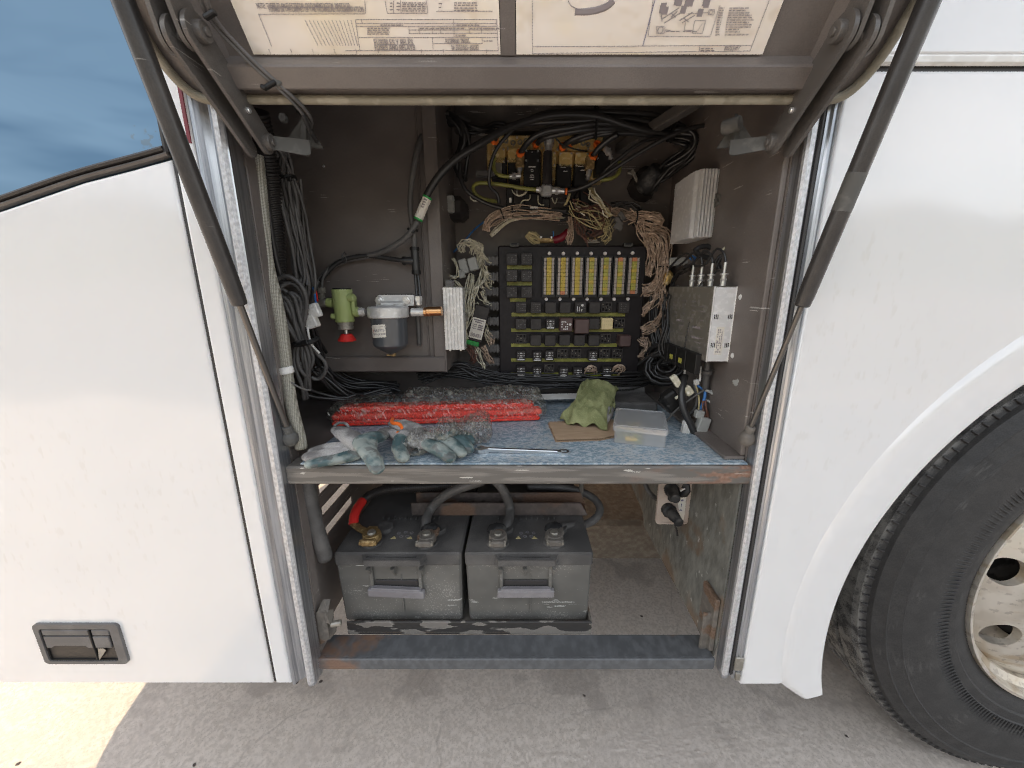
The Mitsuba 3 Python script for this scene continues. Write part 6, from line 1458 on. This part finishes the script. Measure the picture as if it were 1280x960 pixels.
    part(BT, 'warning_symbol', [extrude([(xc + dx - .006, yf + .048), (xc + dx + .006, yf + .048), (xc + dx, yf + .058)], .0006).apply_translation((0, 0, zt)) for dx in (-.022, .013)], 'wire_yellow', False)
    part(BT, 'lid_notch', [box(xc - .07 + .013 * q, xc - .067 + .013 * q, .212, .222, zt - .001, zt + .005) for q in range(11)], 'battery_top', False, kind='stuff')
    return zt


battery(0, (-.3788,.094,.5584)[0], (-.1216,.094,.5584)[0], 'left dark grey lead battery in the lower bay, red cable on it', [(-.3135,.1334,.575)[:2], (-.1964,.13,.575)[:2]], ['brass', 'rusty_steel'])
battery(1, (-.1114,.094,.5584)[0], (.1479,.094,.5584)[0], 'right dark grey lead battery in the lower bay, next to the open floor', [(-.0463,.13,.575)[:2], (.0724,.1334,.575)[:2]], ['rusty_steel', 'rusty_steel'])
HBAR = thing('hold_down_bar', 'rusty double angle bar holding both batteries down', 'bar')
part(HBAR, 'front_flange', hullp([(-.255, .228, .5605), (-.255, .228, .592), (-.255, .232, .5605), (-.255, .232, .592), (.142, .228, .592), (.142, .232, .592), (.160, .228, .5605), (.160, .232, .5605)]), 'bar_rust', 30)
part(HBAR, 'base', box(-.255, .158, .232, .272, .5605, .5645), 'bar_rust', 30)
part(HBAR, 'rear_flange', hullp([(-.255, .272, .5605), (-.255, .272, .594), (-.255, .276, .5605), (-.255, .276, .594), (.148, .272, .594), (.148, .276, .594), (.162, .272, .5605), (.162, .276, .5605)]), 'bar_rust', 30)
part(HBAR, 'upright_rod', rod((-.25, .30, .56), (-.25, .30, .70), .006, 12), 'rusty_steel', 30)
part(HBAR, 'upright_rod', rod((.155, .30, .56), (.155, .30, .70), .006, 12), 'rusty_steel', 30)
part(HBAR, 'rear_channel', box(-.30, .16, .35, .40, .62, .70, .003), 'rusty_steel', 30)
zt = .5585
cbl = thing('battery_cable', 'ribbed black battery cable with a red sleeve on the leftmost terminal', 'cable')
part(cbl, 'red_sleeve', tube([(-.3684,.172,.5748),(-.3711,.185,.5851),(-.3718,.205,.5927),(-.3693,.23,.5969)], .0105, 14), 'red_plastic', 30, 'bright red sleeve')
part(cbl, 'conduit', corrugated([VA(q) for q in [(-.3726,.234,.5919),(-.3588,.245,.6012),(-.3329,.25,.6116),(-.2966,.25,.6182),(-.2442,.255,.6193),(-.1753,.27,.6158),(-.1045,.29,.6083)]], .0105, .004, .12, 14), 'conduit', 30)
part(cbl, 'lug', tube([(-.3685,.1736,.575),(-.351,.16,.573),(-.3288,.1486,.571)], .0085, 10, flat=.6), 'brass', 30)
solo('battery_cable', 'thick black cable rising from the second terminal of the left battery', 'cable', tube([(-.2067,.172,.5585),(-.2096,.18,.5694),(-.2117,.195,.5754),(-.206,.215,.5852),(-.1797,.215,.6142),(-.1464,.21,.6373),(-.1169,.205,.6506),(-.0824,.2,.6656)], .0105, 14), 'hose_grey', True)
solo('battery_cable', 'thick black cable rising from the first terminal of the right battery', 'cable', tube([(-.0433,.172,.5597),(-.0313,.18,.5656),(-.025,.195,.5709),(-.0233,.22,.5821),(-.03,.22,.6112),(-.0399,.215,.6364),(-.0552,.21,.6603)], .0105, 14), 'hose_grey', True)
solo('battery_cable', 'thick black cable from the last terminal looping round the end of the bar', 'cable', tube([(.08,.172,.561),(.0998,.185,.5597),(.1218,.2,.5521),(.1484,.22,.5406),(.1775,.235,.5447),(.1946,.255,.5569),(.1911,.28,.5657),(.1692,.3,.5749),(.129,.31,.5834),(.0852,.32,.5835),(.0209,.33,.578)], .0095, 14), 'hose_grey', True)
solo('tail_pipe_hose', 'open ended grey rubber hose hanging at the left of the lower bay', 'hose', [tube([(-.3962,.07,.7479),(-.3966,.072,.7006),(-.3945,.074,.6515),(-.3899,.076,.6006),(-.3859,.078,.5605)], .0142, 20)], 'hose_grey', True)
SP = thing('socket_plate', 'dirty beige socket plate with two black plugs under the shelf beam', 'socket plate')
sy = .205
pa, pb = (.3128,.205,.5535), (.3807,.205,.6511)
ctr = ((pa[0] + pb[0]) / 2, sy, (pa[2] + pb[2]) / 2)
px0, px1, pz0, pz1 = pa[0], .3855, pa[2], .756
part(SP, 'plate', [xz(extrude(sbox(px0, pz0, px1, pz1).buffer(-.007).buffer(.007).union(sbox(px0 + .03, pz0, px1, pz1)), .006), sy), box(px1 - .002, px1 + .0005, sy + .006, sy + .06, pz0, pz1)], 'beige_plate', 30)
part(SP, 'rim', xz(extrude(sbox(px0, pz0, px1, pz1).buffer(-.007).buffer(.007).difference(sbox(px0 + .003, pz0 + .003, px1 - .003, pz1 + .01).buffer(-.006).buffer(.006)), .003), sy - .0022), 'beige_plate', 30)
la, lb_ = (.3644,.205,.5657), (.3754,.205,.6295)
lbk = part(SP, 'label', hullp([((.3683,.205,.5648)[0], y, (.3683,.205,.5648)[2]) for y in (sy - .001, sy)] + [((.3768,.205,.5639)[0], y, (.3768,.205,.5639)[2]) for y in (sy - .001, sy)] + [((.3584,.205,.611)[0], y, (.3584,.205,.611)[2]) for y in (sy - .001, sy)] + [((.3764,.205,.6345)[0], y, (.3764,.205,.6345)[2]) for y in (sy - .001, sy)]), 'sticker', False)
part(lbk, 'print', [fbx((q[0], sy - .0016, q[2]), w_, h_, .001, 0) for q, w_, h_ in zip([(.3679,.205,.6144),(.3676,.205,.6025),(.3671,.205,.5892)], (.0055, .0018, .0055), (.0038, .006, .0032))], 'print_blue', False)
for i, (p, q) in enumerate((((.339,.2,.6439), (.3326,.165,.6461)), ((.3378,.2,.592), (.342,.168,.5907)))):
    p, q = VA(p), VA(q)
    d = q - p
    part(SP, 'plug', [rod(p - d * .3, p + d * .15, .0155, 12, .003), lathe([(.0155, 0), (.0165, .006), (.0135, .010), (.0125, .026), (.0105, .034), (.0095, .047), (1e-4, .048)], 16, p, d)], 'rubber', 25, 'dusty black plug in the socket plate')
part(SP, 'plug_cap', [tube([(.3463,.185,.6458),(.354,.175,.6451),(.3604,.172,.6548),(.3622,.175,.6635),(.3539,.18,.6663)], .0035, 8, flat=2.2)], 'black_plastic', 30)
part(SP, 'plug_knob', [tm(sph((.3299,.175,.6362), (.0075, .009, .0075)))], 'rubber', True)
part(SP, 'cap_mark', [obox((.3495,.168,.6605), (.8, 0, .5), FY, .0115, .0035, .001, .0004)], 'print_white', False)
part(SP, 'plug_lead', tube([(.3414,.17,.5828),(.3473,.18,.5661),(.3553,.19,.5507),(.363,.198,.5277)], .0022, 8), 'hose_black')
solo('plug_cable', 'grey cable curving behind the socket plate', 'cable', tube([(.326,.34,.5869),(.3367,.33,.5655),(.3464,.32,.5558),(.3513,.3,.558),(.3535,.28,.568)], .006, 10), 'hose_grey', True)

ZS = .7938
rb = thing('red_case', 'long red plastic case wrapped in clear bubble film, at the back of the shelf', 'case')
A0, A1 = VA((-.3979,.1878,.8)), VA((.0485,.2288,.8))
dx_ = (A1 - A0) / np.linalg.norm(A1 - A0)
L_ = np.linalg.norm(A1 - A0)
back = np.cross((0, 0, 1), dx_)
def redbar(o_, z0, h, d, l0, l1):
    c = A0 + dx_ * (l0 + l1) / 2 + back * (o_ + d / 2)
    return obox((c[0], c[1], z0 + h / 2), dx_, (0, 0, 1), l1 - l0, d, h, .003)
part(rb, 'bar', redbar(.0, ZS + .003, .010, .03, .0, L_ * .99), 'red_box', 30)
part(rb, 'bar', redbar(.002, ZS + .0155, .012, .03, .0, L_), 'red_box', 30)
part(rb, 'bar', redbar(.036, ZS + .003, .030, .028, .004, L_ * .97), 'red_box', 30)
part(rb, 'bar', redbar(.068, ZS + .003, .026, .02, .002, L_ * .95), 'red_box', 30)
part(rb, 'pivot', rod(A0 + dx_ * .012 + back * .012 + [0, 0, .0275], A0 + dx_ * .012 + back * .012 + [0, 0, .030], .004, 12), 'black_plastic')
def film(c0, c1, hw_, ht_, seed, amp, n=150, m_=46, bulge=0.0):
    rng = np.random.default_rng(seed)
    s = np.linspace(0, 1, n)
    t = np.linspace(0, 2 * np.pi, m_, endpoint=False)
    S, TT = np.meshgrid(s, t, indexing='ij')
    end = np.clip(np.minimum(S, 1 - S) / .05, 0, 1) ** .4
    sup = lambda a: np.sign(a) * np.abs(a) ** .55
    yy = sup(np.cos(TT)) * hw_ * (.75 + .25 * end)
    zz_ = sup(np.sin(TT)) * ht_ * (.35 + .65 * end) * (1 + bulge * np.sin(S * 9 + 1))
    P = VA(c0) + (VA(c1) - VA(c0)) * S[..., None] + back * yy[..., None] + VA((0, 0, 1)) * zz_[..., None]
    nn = back * np.cos(TT)[..., None] + VA((0, 0, 1)) * np.sin(TT)[..., None]
    k = meshkit.fbm(P * 70, 2, seed) - .5 + .8 * (np.abs(meshkit.noise(P * 170, seed + 3) - .5) - .2)
    bub = meshkit.noise(P * 420, seed + 9) - .5
    P = P + nn * (k * amp + bub * amp * .45)[..., None]
    P[..., 2] = np.maximum(P[..., 2], ZS + .0004)
    v = P.reshape(-1, 3)
    i, j = np.meshgrid(np.arange(n - 1), np.arange(m_), indexing='ij')
    a, b = i * m_ + j, i * m_ + (j + 1) % m_
    f = np.concatenate([np.stack([a, b, b + m_], -1).reshape(-1, 3), np.stack([a, b + m_, a + m_], -1).reshape(-1, 3)])
    return trimesh.Trimesh(v, f, process=False)
part(rb, 'film', film(A0 - dx_ * .008 + back * .042 + [0, 0, .022], A1 + dx_ * .012 + back * .042 + [0, 0, .022], .053, .0235, 3, .007), 'film', False, 'clear crinkled bubble film')
part(rb, 'film', film(A0 + dx_ * .14 + back * .068 + [0, 0, .040], A1 + dx_ * .004 + back * .060 + [0, 0, .040], .03, .016, 4, .012, 120, 36, .2), 'film', False, 'clear crinkled bubble film')
F0, F1 = VA((-.2017,.0613,.812)), VA((-.0547,.1286,.815))
part(rb, 'film_tail', film(F0, F1, .028, .018, 6, .011, 80, 34, .25), 'film', False, 'bunched tail of bubble film')
part(rb, 'film_tail', film(VA((-.1474,.0617,.838)), VA((-.0582,.1248,.836)), .030, .012, 7, .013, 70, 30, .3), 'film', False, 'bunched tail of bubble film')
def gp_(x, y, r):
    return None
G1 = thing('work_glove', 'dirty grey and teal work glove at the left, a finger over the shelf edge', 'glove')
k1 = [(-.2887,.0592,.806),(-.3111,.0335,.806),(-.3443,.0336,.804),(-.361,.0268,.802)]
k2 = [(-.281,.031,.804),(-.3063,.0145,.803),(-.3283,.0085,.802),(-.3439,.001,.801)]
k3 = [(-.291,.0662,.812),(-.3132,.0475,.811),(-.3431,.0507,.808),(-.3607,.0429,.805)]
cuff = [(-.3437,.1019,.822),(-.3203,.0773,.826),(-.2971,.0566,.824),(-.2771,.0423,.816)]
f4 = [(-.2738,.0402,.822),(-.249,.0064,.82),(-.2327,-.0138,.814),(-.2245,-.0245,.806)]
f5 = [(-.2718,.042,.824),(-.2594,.0517,.826),(-.2532,.0697,.822),(-.2519,.0891,.816)]
def worn(m, sd):
    return crumple(crumple(m, .0012, 70, sd, 3), .0006, 260, sd + 1, 2)


def fing(p, rs, fl=.72):
    return limb([tuple(a) + (r_,) for a, r_ in zip(p, rs)], fl)
part(G1, 'knit', worn(blend(fing(k1, (.015, .0135, .012, .0105)) + fing(k3, (.014, .012, .011, .009)) + fing(cuff, (.0115, .0165, .018, .017), .6) + fing([k1[0], cuff[3]], (.017, .017)), .0035, 10), len(USED)), 'glove_knit', True, 'dirty grey knitted back and cuff')
part(G1, 'coated_finger', worn(blend(fing(k2, (.0125, .012, .011, .0095)), .0035, 10), len(USED)), 'glove_teal', True)
part(G1, 'coated_finger', worn(blend(fing(f4, (.0150, .0145, .0135, .0115), .8), .0035, 10), len(USED)), 'glove_teal', True)
part(G1, 'coated_finger', worn(blend(fing(f5, (.0150, .0145, .0125, .010), .8) + fing([f5[1], f4[1]], (.0125, .0125), .7), .0035, 10), len(USED)), 'glove_teal', True)
part(G1, 'cuff_hem', tube([(-.3571,.1284,.812),(-.3543,.1099,.822),(-.3504,.1149,.83),(-.3401,.1225,.829),(-.3259,.1106,.826)], .0028, 8), 'glove_knit', True)
G2 = thing('work_glove', 'second dirty work glove with an orange cuff hem, under the bubble film tail', 'glove')
q1 = [(-.2117,.0983,.82),(-.2126,.0616,.82),(-.2104,.0424,.812),(-.1972,.0185,.805)]
q2 = [(-.1892,.0712,.812),(-.1615,.0517,.814),(-.1386,.0314,.814),(-.1187,.0159,.807)]
q3 = [(-.1698,.0714,.816),(-.1412,.064,.819),(-.1171,.0446,.817),(-.1006,.0308,.808)]
q4 = [(-.1554,.0767,.818),(-.1248,.0789,.82),(-.1029,.0615,.818),(-.0899,.0466,.809)]
q5 = [(-.1465,.0904,.818),(-.1187,.0896,.82),(-.0991,.0891,.816),(-.0894,.0785,.809)]
cf = [(-.2505,.1427,.82),(-.2244,.1161,.827),(-.2032,.1045,.824),(-.1851,.0872,.818)]
part(G2, 'knit', worn(blend(fing(cf, (.0110, .0165, .018, .017), .6) + fing(q1[:3], (.0135, .0130, .012), .75) + fing([cf[3], q2[0], q3[0], q4[0]], (.017, .018, .018, .016), .6) + fing(q2[:2], (.014, .013)), .0035, 10), len(USED)), 'glove_knit', True, 'dirty grey knitted palm and cuff')
part(G2, 'cuff_fold', worn(blend(fing([(-.2714,.1348,.806),(-.251,.1191,.812),(-.2325,.0992,.812)], (.010, .0125, .012), .7), .0035, 8), len(USED)), 'glove_knit', True)
for i, (p, rs) in enumerate(((q1[1:], (.0130, .0128, .0118)), (q2[1:], (.0135, .0135, .0118)), (q3[1:], (.0125, .0122, .0105)), (q4[1:], (.0115, .0112, .0098)), (q5[1:], (.0105, .0100, .0085)))):
    part(G2, 'coated_finger', worn(blend(fing(p, rs, .8), .0035, 10), len(USED)), 'glove_teal', True)
part(G2, 'orange_hem', tube([(-.2541,.1479,.828),(-.2401,.1117,.832),(-.2312,.1066,.833),(-.2214,.0997,.83),(-.2177,.09,.824),(-.2282,.0969,.818),(-.2408,.1136,.815)], .0036, 10), 'orange_plastic', True, 'orange stitched hem of the cuff')
wa, wb = VA((-.0716,.0656,.802)), VA((.0901,.0565,.799))
wb = VA((.0787,.0584,.799))
wd = (wb - wa) / np.linalg.norm(wb - wa)
WL_ = np.linalg.norm(wb - wa)
side_ = np.cross((0, 0, 1), wd)
WR = thing('wrench', 'chrome combination wrench lying along the front of the shelf', 'wrench')
def flat(poly, h, z):
    m = extrude(poly, h)
    M = np.eye(4)
    M[:3, 0], M[:3, 1], M[:3, 3] = wd, side_, (wa[0], wa[1], z)
    m.apply_transform(M)
    return m
circ = lambda x, y, r_, n_=28: Polygon([(x + r_ * math.cos(t), y + r_ * math.sin(t)) for t in np.linspace(0, 2 * math.pi, n_, endpoint=False)])
part(WR, 'shank', [flat(sbox(.010, -.0045, WL_ - .006, .0045), .0055, ZS + .0022), flat(sbox(.014, -.0026, WL_ - .012, .0026), .0072, ZS + .0015)], 'chrome', 30)
jaw = circ(0, 0, .0105).union(sbox(0, -.005, .016, .005)).difference(Polygon([(-.013, .001), (-.001, -.004), (.003, .001), (-.009, .0085), (-.016, .006)]))
part(WR, 'open_jaw', flat(jaw, .0068, ZS + .001), 'chrome', 30)
part(WR, 'ring', flat(circ(WL_, 0, .0092).difference(circ(WL_, 0, .0056, 12)), .0072, ZS + .001), 'chrome', 30)
cardp = [(.0605,.2156,.7938), (.0683,.1101,.7938), (.1577,.1186,.7938), (.2053,.143,.7938), (.224,.2156,.7938), (.2047,.2322,.7938)]
cp = Polygon([(p[0], p[1]) for p in cardp])
CB = thing('cardboard', 'torn piece of brown corrugated cardboard under the green rag', 'cardboard')
part(CB, 'lower_sheet', extrude(cp, .0008).apply_translation((0, 0, ZS + .0002)), 'cardboard', False)
part(CB, 'upper_sheet', extrude(cp.buffer(-.0015), .0008).apply_translation((0, 0, ZS + .0042)), 'cardboard', False)
xs0, xs1 = cp.bounds[0], cp.bounds[2]
ys0, ys1 = cp.bounds[1], cp.bounds[3]
fl = []
for x in np.arange(xs0, xs1, .0035):
    seg = cp.buffer(-.001).intersection(sbox(x - .00035, ys0, x + .00035, ys1))
    if not seg.is_empty and seg.geom_type == 'Polygon':
        fl.append(extrude(seg, .0034).apply_translation((0, 0, ZS + .0009)))
part(CB, 'flute', join(fl), 'cardboard', False, kind='stuff')
RG = thing('rag', 'crumpled olive green cloth lying on the cardboard', 'rag')
def cloth(outline, hfun, seed, n=70, amp=.006):
    """a folded cloth: a grid over the outline of its footprint, draped by height"""
    c = [VA(p) for p in outline]      # bottom-left, bottom-right, top-right, top-left
    U, Vv = np.meshgrid(np.linspace(0, 1, n), np.linspace(0, 1, n))
    P = ((1 - U) * (1 - Vv))[..., None] * c[0] + (U * (1 - Vv))[..., None] * c[1] + (U * Vv)[..., None] * c[2] + ((1 - U) * Vv)[..., None] * c[3]
    P[..., 0] += .008 * np.sin(Vv * 7 + seed) * (U - .5) + .006 * np.sin(U * 6 + seed)
    P[..., 1] += .006 * np.sin(U * 8 + seed)
    d = np.minimum(np.minimum(U, 1 - U), np.minimum(Vv, 1 - Vv))
    P[..., 2] += hfun(U, Vv) * np.clip(d / .12, 0, 1) ** .7 + amp * (meshkit.fbm(P * 38, 3, seed) - .5) * 2 + .5 * amp * np.sin((U * 1.3 + Vv * .7) * 14)
    P[..., 2] += .0045 * np.abs(np.sin((U * 2.1 - Vv * 1.2) * 6 + 3 * meshkit.noise(P * 25, seed))) - .003 * np.abs(np.sin((U + Vv * 1.7) * 9 + 4 * meshkit.noise(P * 30, seed + 4)))
    P[..., 2] = np.maximum(P[..., 2], ZS + .0056)
    v = P.reshape(-1, 3)
    lowv = v - [0, 0, .0028]
    i, j = np.meshgrid(np.arange(n - 1), np.arange(n - 1), indexing='ij')
    a = i * n + j
    f = np.concatenate([np.stack([a, a + 1, a + n + 1], -1).reshape(-1, 3), np.stack([a, a + n + 1, a + n], -1).reshape(-1, 3)])
    N = n * n
    ring = list(range(n)) + [k * n + n - 1 for k in range(1, n)] + list(range(N - 2, N - n - 1, -1)) + [k * n for k in range(n - 2, 0, -1)]
    s_ = []
    for p, q in zip(ring, ring[1:] + ring[:1]):
        s_ += [(p, N + p, N + q), (p, N + q, q)]
    return trimesh.Trimesh(np.vstack([v, lowv]), np.vstack([f, f[:, ::-1] + N, s_]), process=False)
part(RG, 'cloth', cloth([(.0851,.2131,.803), (.167,.1563,.806), (.2205,.3119,.84), (.1568,.3614,.84)], lambda U, V: .012 + .012 * V + .010 * np.sin(U * 3.1), 2), 'rag', True)
part(RG, 'corner', cloth([(.1831,.2208,.815), (.2011,.2063,.815), (.248,.3437,.838), (.229,.3437,.838)], lambda U, V: .006 + .004 * V, 6, 24, .003), 'strip_olive' if False else 'rag', True)
solo('grey_bundle', 'rolled grey cloth end between the rag and the clear box', 'cloth', crumple(tube([(.1773,.1909,.806),(.1895,.2152,.812),(.2017,.2419,.818)], .0095, 14, .003), .002, 90, 4), 'glove_knit', True)
bz = .0345
B0, B1, B2, B3 = [VA(WZ(*q)) for q in ((472,355,.7945), (728,380,.7945), (690,190,.7945), (510,165,.7945))] if False else (VA((.1754,.1063,.7945)), VA((.2705,.0782,.7945)), None, None)
bd = (B1 - B0) / np.linalg.norm(B1 - B0)
bb = np.cross((0, 0, 1), bd)
bw, bl = np.linalg.norm(B1 - B0), .118
PB = thing('parts_box', 'clear plastic parts box with its lid shut, right of the cardboard', 'box')
def inbox(m):
    M = np.eye(4)
    M[:3, 0], M[:3, 1], M[:3, 3] = bd, bb, (B0[0], B0[1], ZS)
    m = tm(m).copy()
    m.apply_transform(M)
    return m
rr_ = lambda a, q=.004: sbox(a, a, bw - a, bl - a).buffer(-q).buffer(q)
part(PB, 'tray', inbox(join([extrude(rr_(.003).difference(rr_(.0042)), .027).apply_translation((0, 0, .0008)), extrude(rr_(.003), .0012).apply_translation((0, 0, .0004)), box(bw * .62, bw * .62 + .0012, .0045, bl - .0045, .002, .026)])), 'box_clear', False)
LD = part(PB, 'lid', inbox(join([extrude(rr_(0).difference(rr_(.0012)), .0085).apply_translation((0, 0, .0255)), extrude(rr_(0), .0011).apply_translation((0, 0, .0342)), extrude(rr_(.0035).difference(rr_(.005)), .0012).apply_translation((0, 0, .0354))])), 'box_clear', False, 'clear lid of the parts box')
rng2 = np.random.default_rng(5)
bits = [obox((rng2.uniform(.01, bw * .55), rng2.uniform(.008, bl * .75), .0055 + rng2.uniform(0, .008)), rng2.normal(0, 1, 3), rng2.normal(0, 1, 3), .018, .006, .004, .001) for _ in range(34)]
part(PB, 'contents', inbox(join(bits[:20])), 'wire_yellow', 30, kind='stuff')
part(PB, 'contents', inbox(join(bits[20:])), 'strip_olive', 30, kind='stuff')
part(PB, 'yellow_piece', inbox(obox((bw * .35, .010, .009), (1, .1, 0), (0, -.3, 1), .022, .010, .007, .002)), 'yellow_bits', 30, 'bright yellow piece inside the box')
solo('grey_tray', 'dark grey tray behind the clear box at the back of the shelf', 'tray', [box(.19, .33, .30, .40, ZS, ZS + .022, .004), box(.17, .33, .40, .42, ZS + .018, ZS + .034, .002)], 'hose_grey')
solo('spool_card', 'white card strip at the back of the shelf under the fuse panel', 'card', [obox((.0765,.3572,.815), (1, .05, 0), (0, -.3, 1), .14, .025, .002, .0008)], 'white_plastic')
k = thing('plug_cable', 'black looped cable with white plugs hanging to the shelf at the right', 'cable')
part(k, 'loop', tube([(.3428,.2,.9044),(.3339,.185,.8884),(.3287,.175,.8701),(.3317,.165,.8431),(.342,.16,.8207),(.3572,.155,.792),(.3714,.15,.7741),(.3829,.145,.766),(.3925,.15,.7664),(.3949,.16,.7746),(.3903,.17,.7924)], .0068, 14), 'hose_black', True)
part(k, 'lead', [tube([(.3619,.2,.8908),(.3637,.19,.8751),(.3689,.19,.8537),(.3651,.19,.8352),(.3606,.2,.8194)], .0035, 8), tube([(.3137,.2,.8051),(.3241,.19,.829),(.3408,.185,.8491),(.3573,.18,.8657),(.3736,.175,.8806)], .0022, 8)], 'hose_grey', True)
part(k, 'white_plug', [obox((.3206,.19,.8962), (.8, 0, .6), FY, .013, .027, .012, .002)], 'wire_cream', 30)
part(k, 'white_plug', [obox((.3439,.18,.8778), (.8, 0, .6), FY, .015, .02, .012, .002), obox((.3283,.19,.8623), (.8, 0, .6), FY, .014, .005, .005, .001)], 'wire_cream', 30)
part(k, 'white_plug', [obox((.3404,.165,.8005), (1, 0, -.12), FY, .016, .036, .014, .002), obox((.3631,.19,.8932), (.9, 0, .3), FY, .010, .012, .01, .002)], 'white_plastic', 30)
part(k, 'thin_wires', [tube([(.345,.16,.8055),(.3529,.16,.7993),(.347,.16,.787),(.3402,.16,.7823)], .0018, 6), tube([(.3623,.19,.8872),(.3681,.185,.8674),(.3692,.18,.8506),(.367,.175,.8369)], .0018, 6)], 'wire_yellow')
part(k, 'blue_wire', [tube([(.3774,.18,.8808),(.3766,.175,.8672),(.3715,.17,.8536),(.37,.17,.8416)], .0030, 8), tube([(.3652,.19,.8872),(.3755,.185,.8794)], .0022, 8)], 'wire_blue')
k = thing('block_connector', 'grey block connector hanging beside the looped cable', 'connector')
part(k, 'housing', [obox((.3644,.165,.8326), (1, 0, -.12), FY, .017, .016, .014, .002), obox((.3705,.16,.81), (1, 0, -.22), FY, .022, .036, .018, .002)], 'grey_connector', 30)
part(k, 'wires', bundle([(.3737,.17,.8596),(.3783,.165,.8371),(.384,.165,.8128),(.3882,.165,.7943)], 6, .004, .0016, 61), 'wire_brown', True, kind='stuff')
solo('cut_wires', 'grey cut wire ends curving to the right beside the looped cable', 'cable', [tube([(.3765,.175,.8806),(.3892,.17,.8745),(.3998,.165,.8611),(.4064,.16,.8447),(.4063,.16,.8343),(.3992,.16,.8343)], .0030, 8), tube([(.3869,.175,.8776),(.3967,.17,.8834),(.4088,.165,.8803),(.4168,.16,.8743),(.4171,.16,.8655)], .0028, 8), tube([(.3814,.18,.8582),(.3912,.175,.8536),(.3989,.17,.8416),(.4031,.168,.8346)], .0028, 8)], 'grey_connector')
solo('gland_cable', 'black cable with a grey gland leaving the bottom of the steel box', 'cable', [tube([(.3713,.17,.9413),(.3729,.172,.9237),(.3745,.175,.9027),(.3773,.178,.8813)], .0055, 12), rod((.3732,.171,.9225), (.3741,.172,.9136), .0095, 14, .001), rod((.3739,.173,.9125), (.377,.177,.8845), .0062, 14, .001)], 'hose_grey', True)
solo('relay_pair', 'dark plug cluster with white screw heads below the black connectors', 'connector', [obox((.3204,.21,.8541), (.8, 0, .6), FY, .03, .03, .03, .004), obox((.3249,.21,.8384), (.8, 0, .6), FY, .028, .022, .03, .004), obox((.3238,.24,.839), (1, 0, 0), FY, .03, .012, .02, .004)], 'black_plastic')
solo('white_pin', 'two slim white plugs standing in the black connectors', 'connector', [obox((.3452,.21,.9219), (1, 0, 0.05), FY, .0035, .034, .004, .001), obox((.3669,.185,.9122), (1, 0, 0.05), FY, .0035, .032, .004, .001)], 'white_plastic')
solo('tape_blob', 'grey sealant blob on the right wall', 'sealant', crumple(tm(sph((.3865,.0848,.9187), (.004, .014, .010))), .004, 120, 2), 'grey_connector', True)

for k_, g_ in (('battery', 'lead batteries in the lower bay'), ('battery_cable', 'battery cables'), ('work_glove', 'work gloves on the shelf'), ('air_hose', 'black and grey air hoses'), ('terminal_rail', 'small terminal rails'),
               ('wire_loom', 'black wire looms'), ('floor_cables', 'black cables along the back of the shelf'), ('hose_tie', 'ties on the hose bundle'), ('inline_connector', 'grey connectors on the coiled cable'), ('wire_connector', 'grey connectors in the cream wires'), ('blue_wire', 'loose blue wires')):
    for k in labels:
        if k == k_ or (k.startswith(k_ + '_') and k[len(k_) + 1:].isdigit()):
            labels[k].setdefault('group', g_)
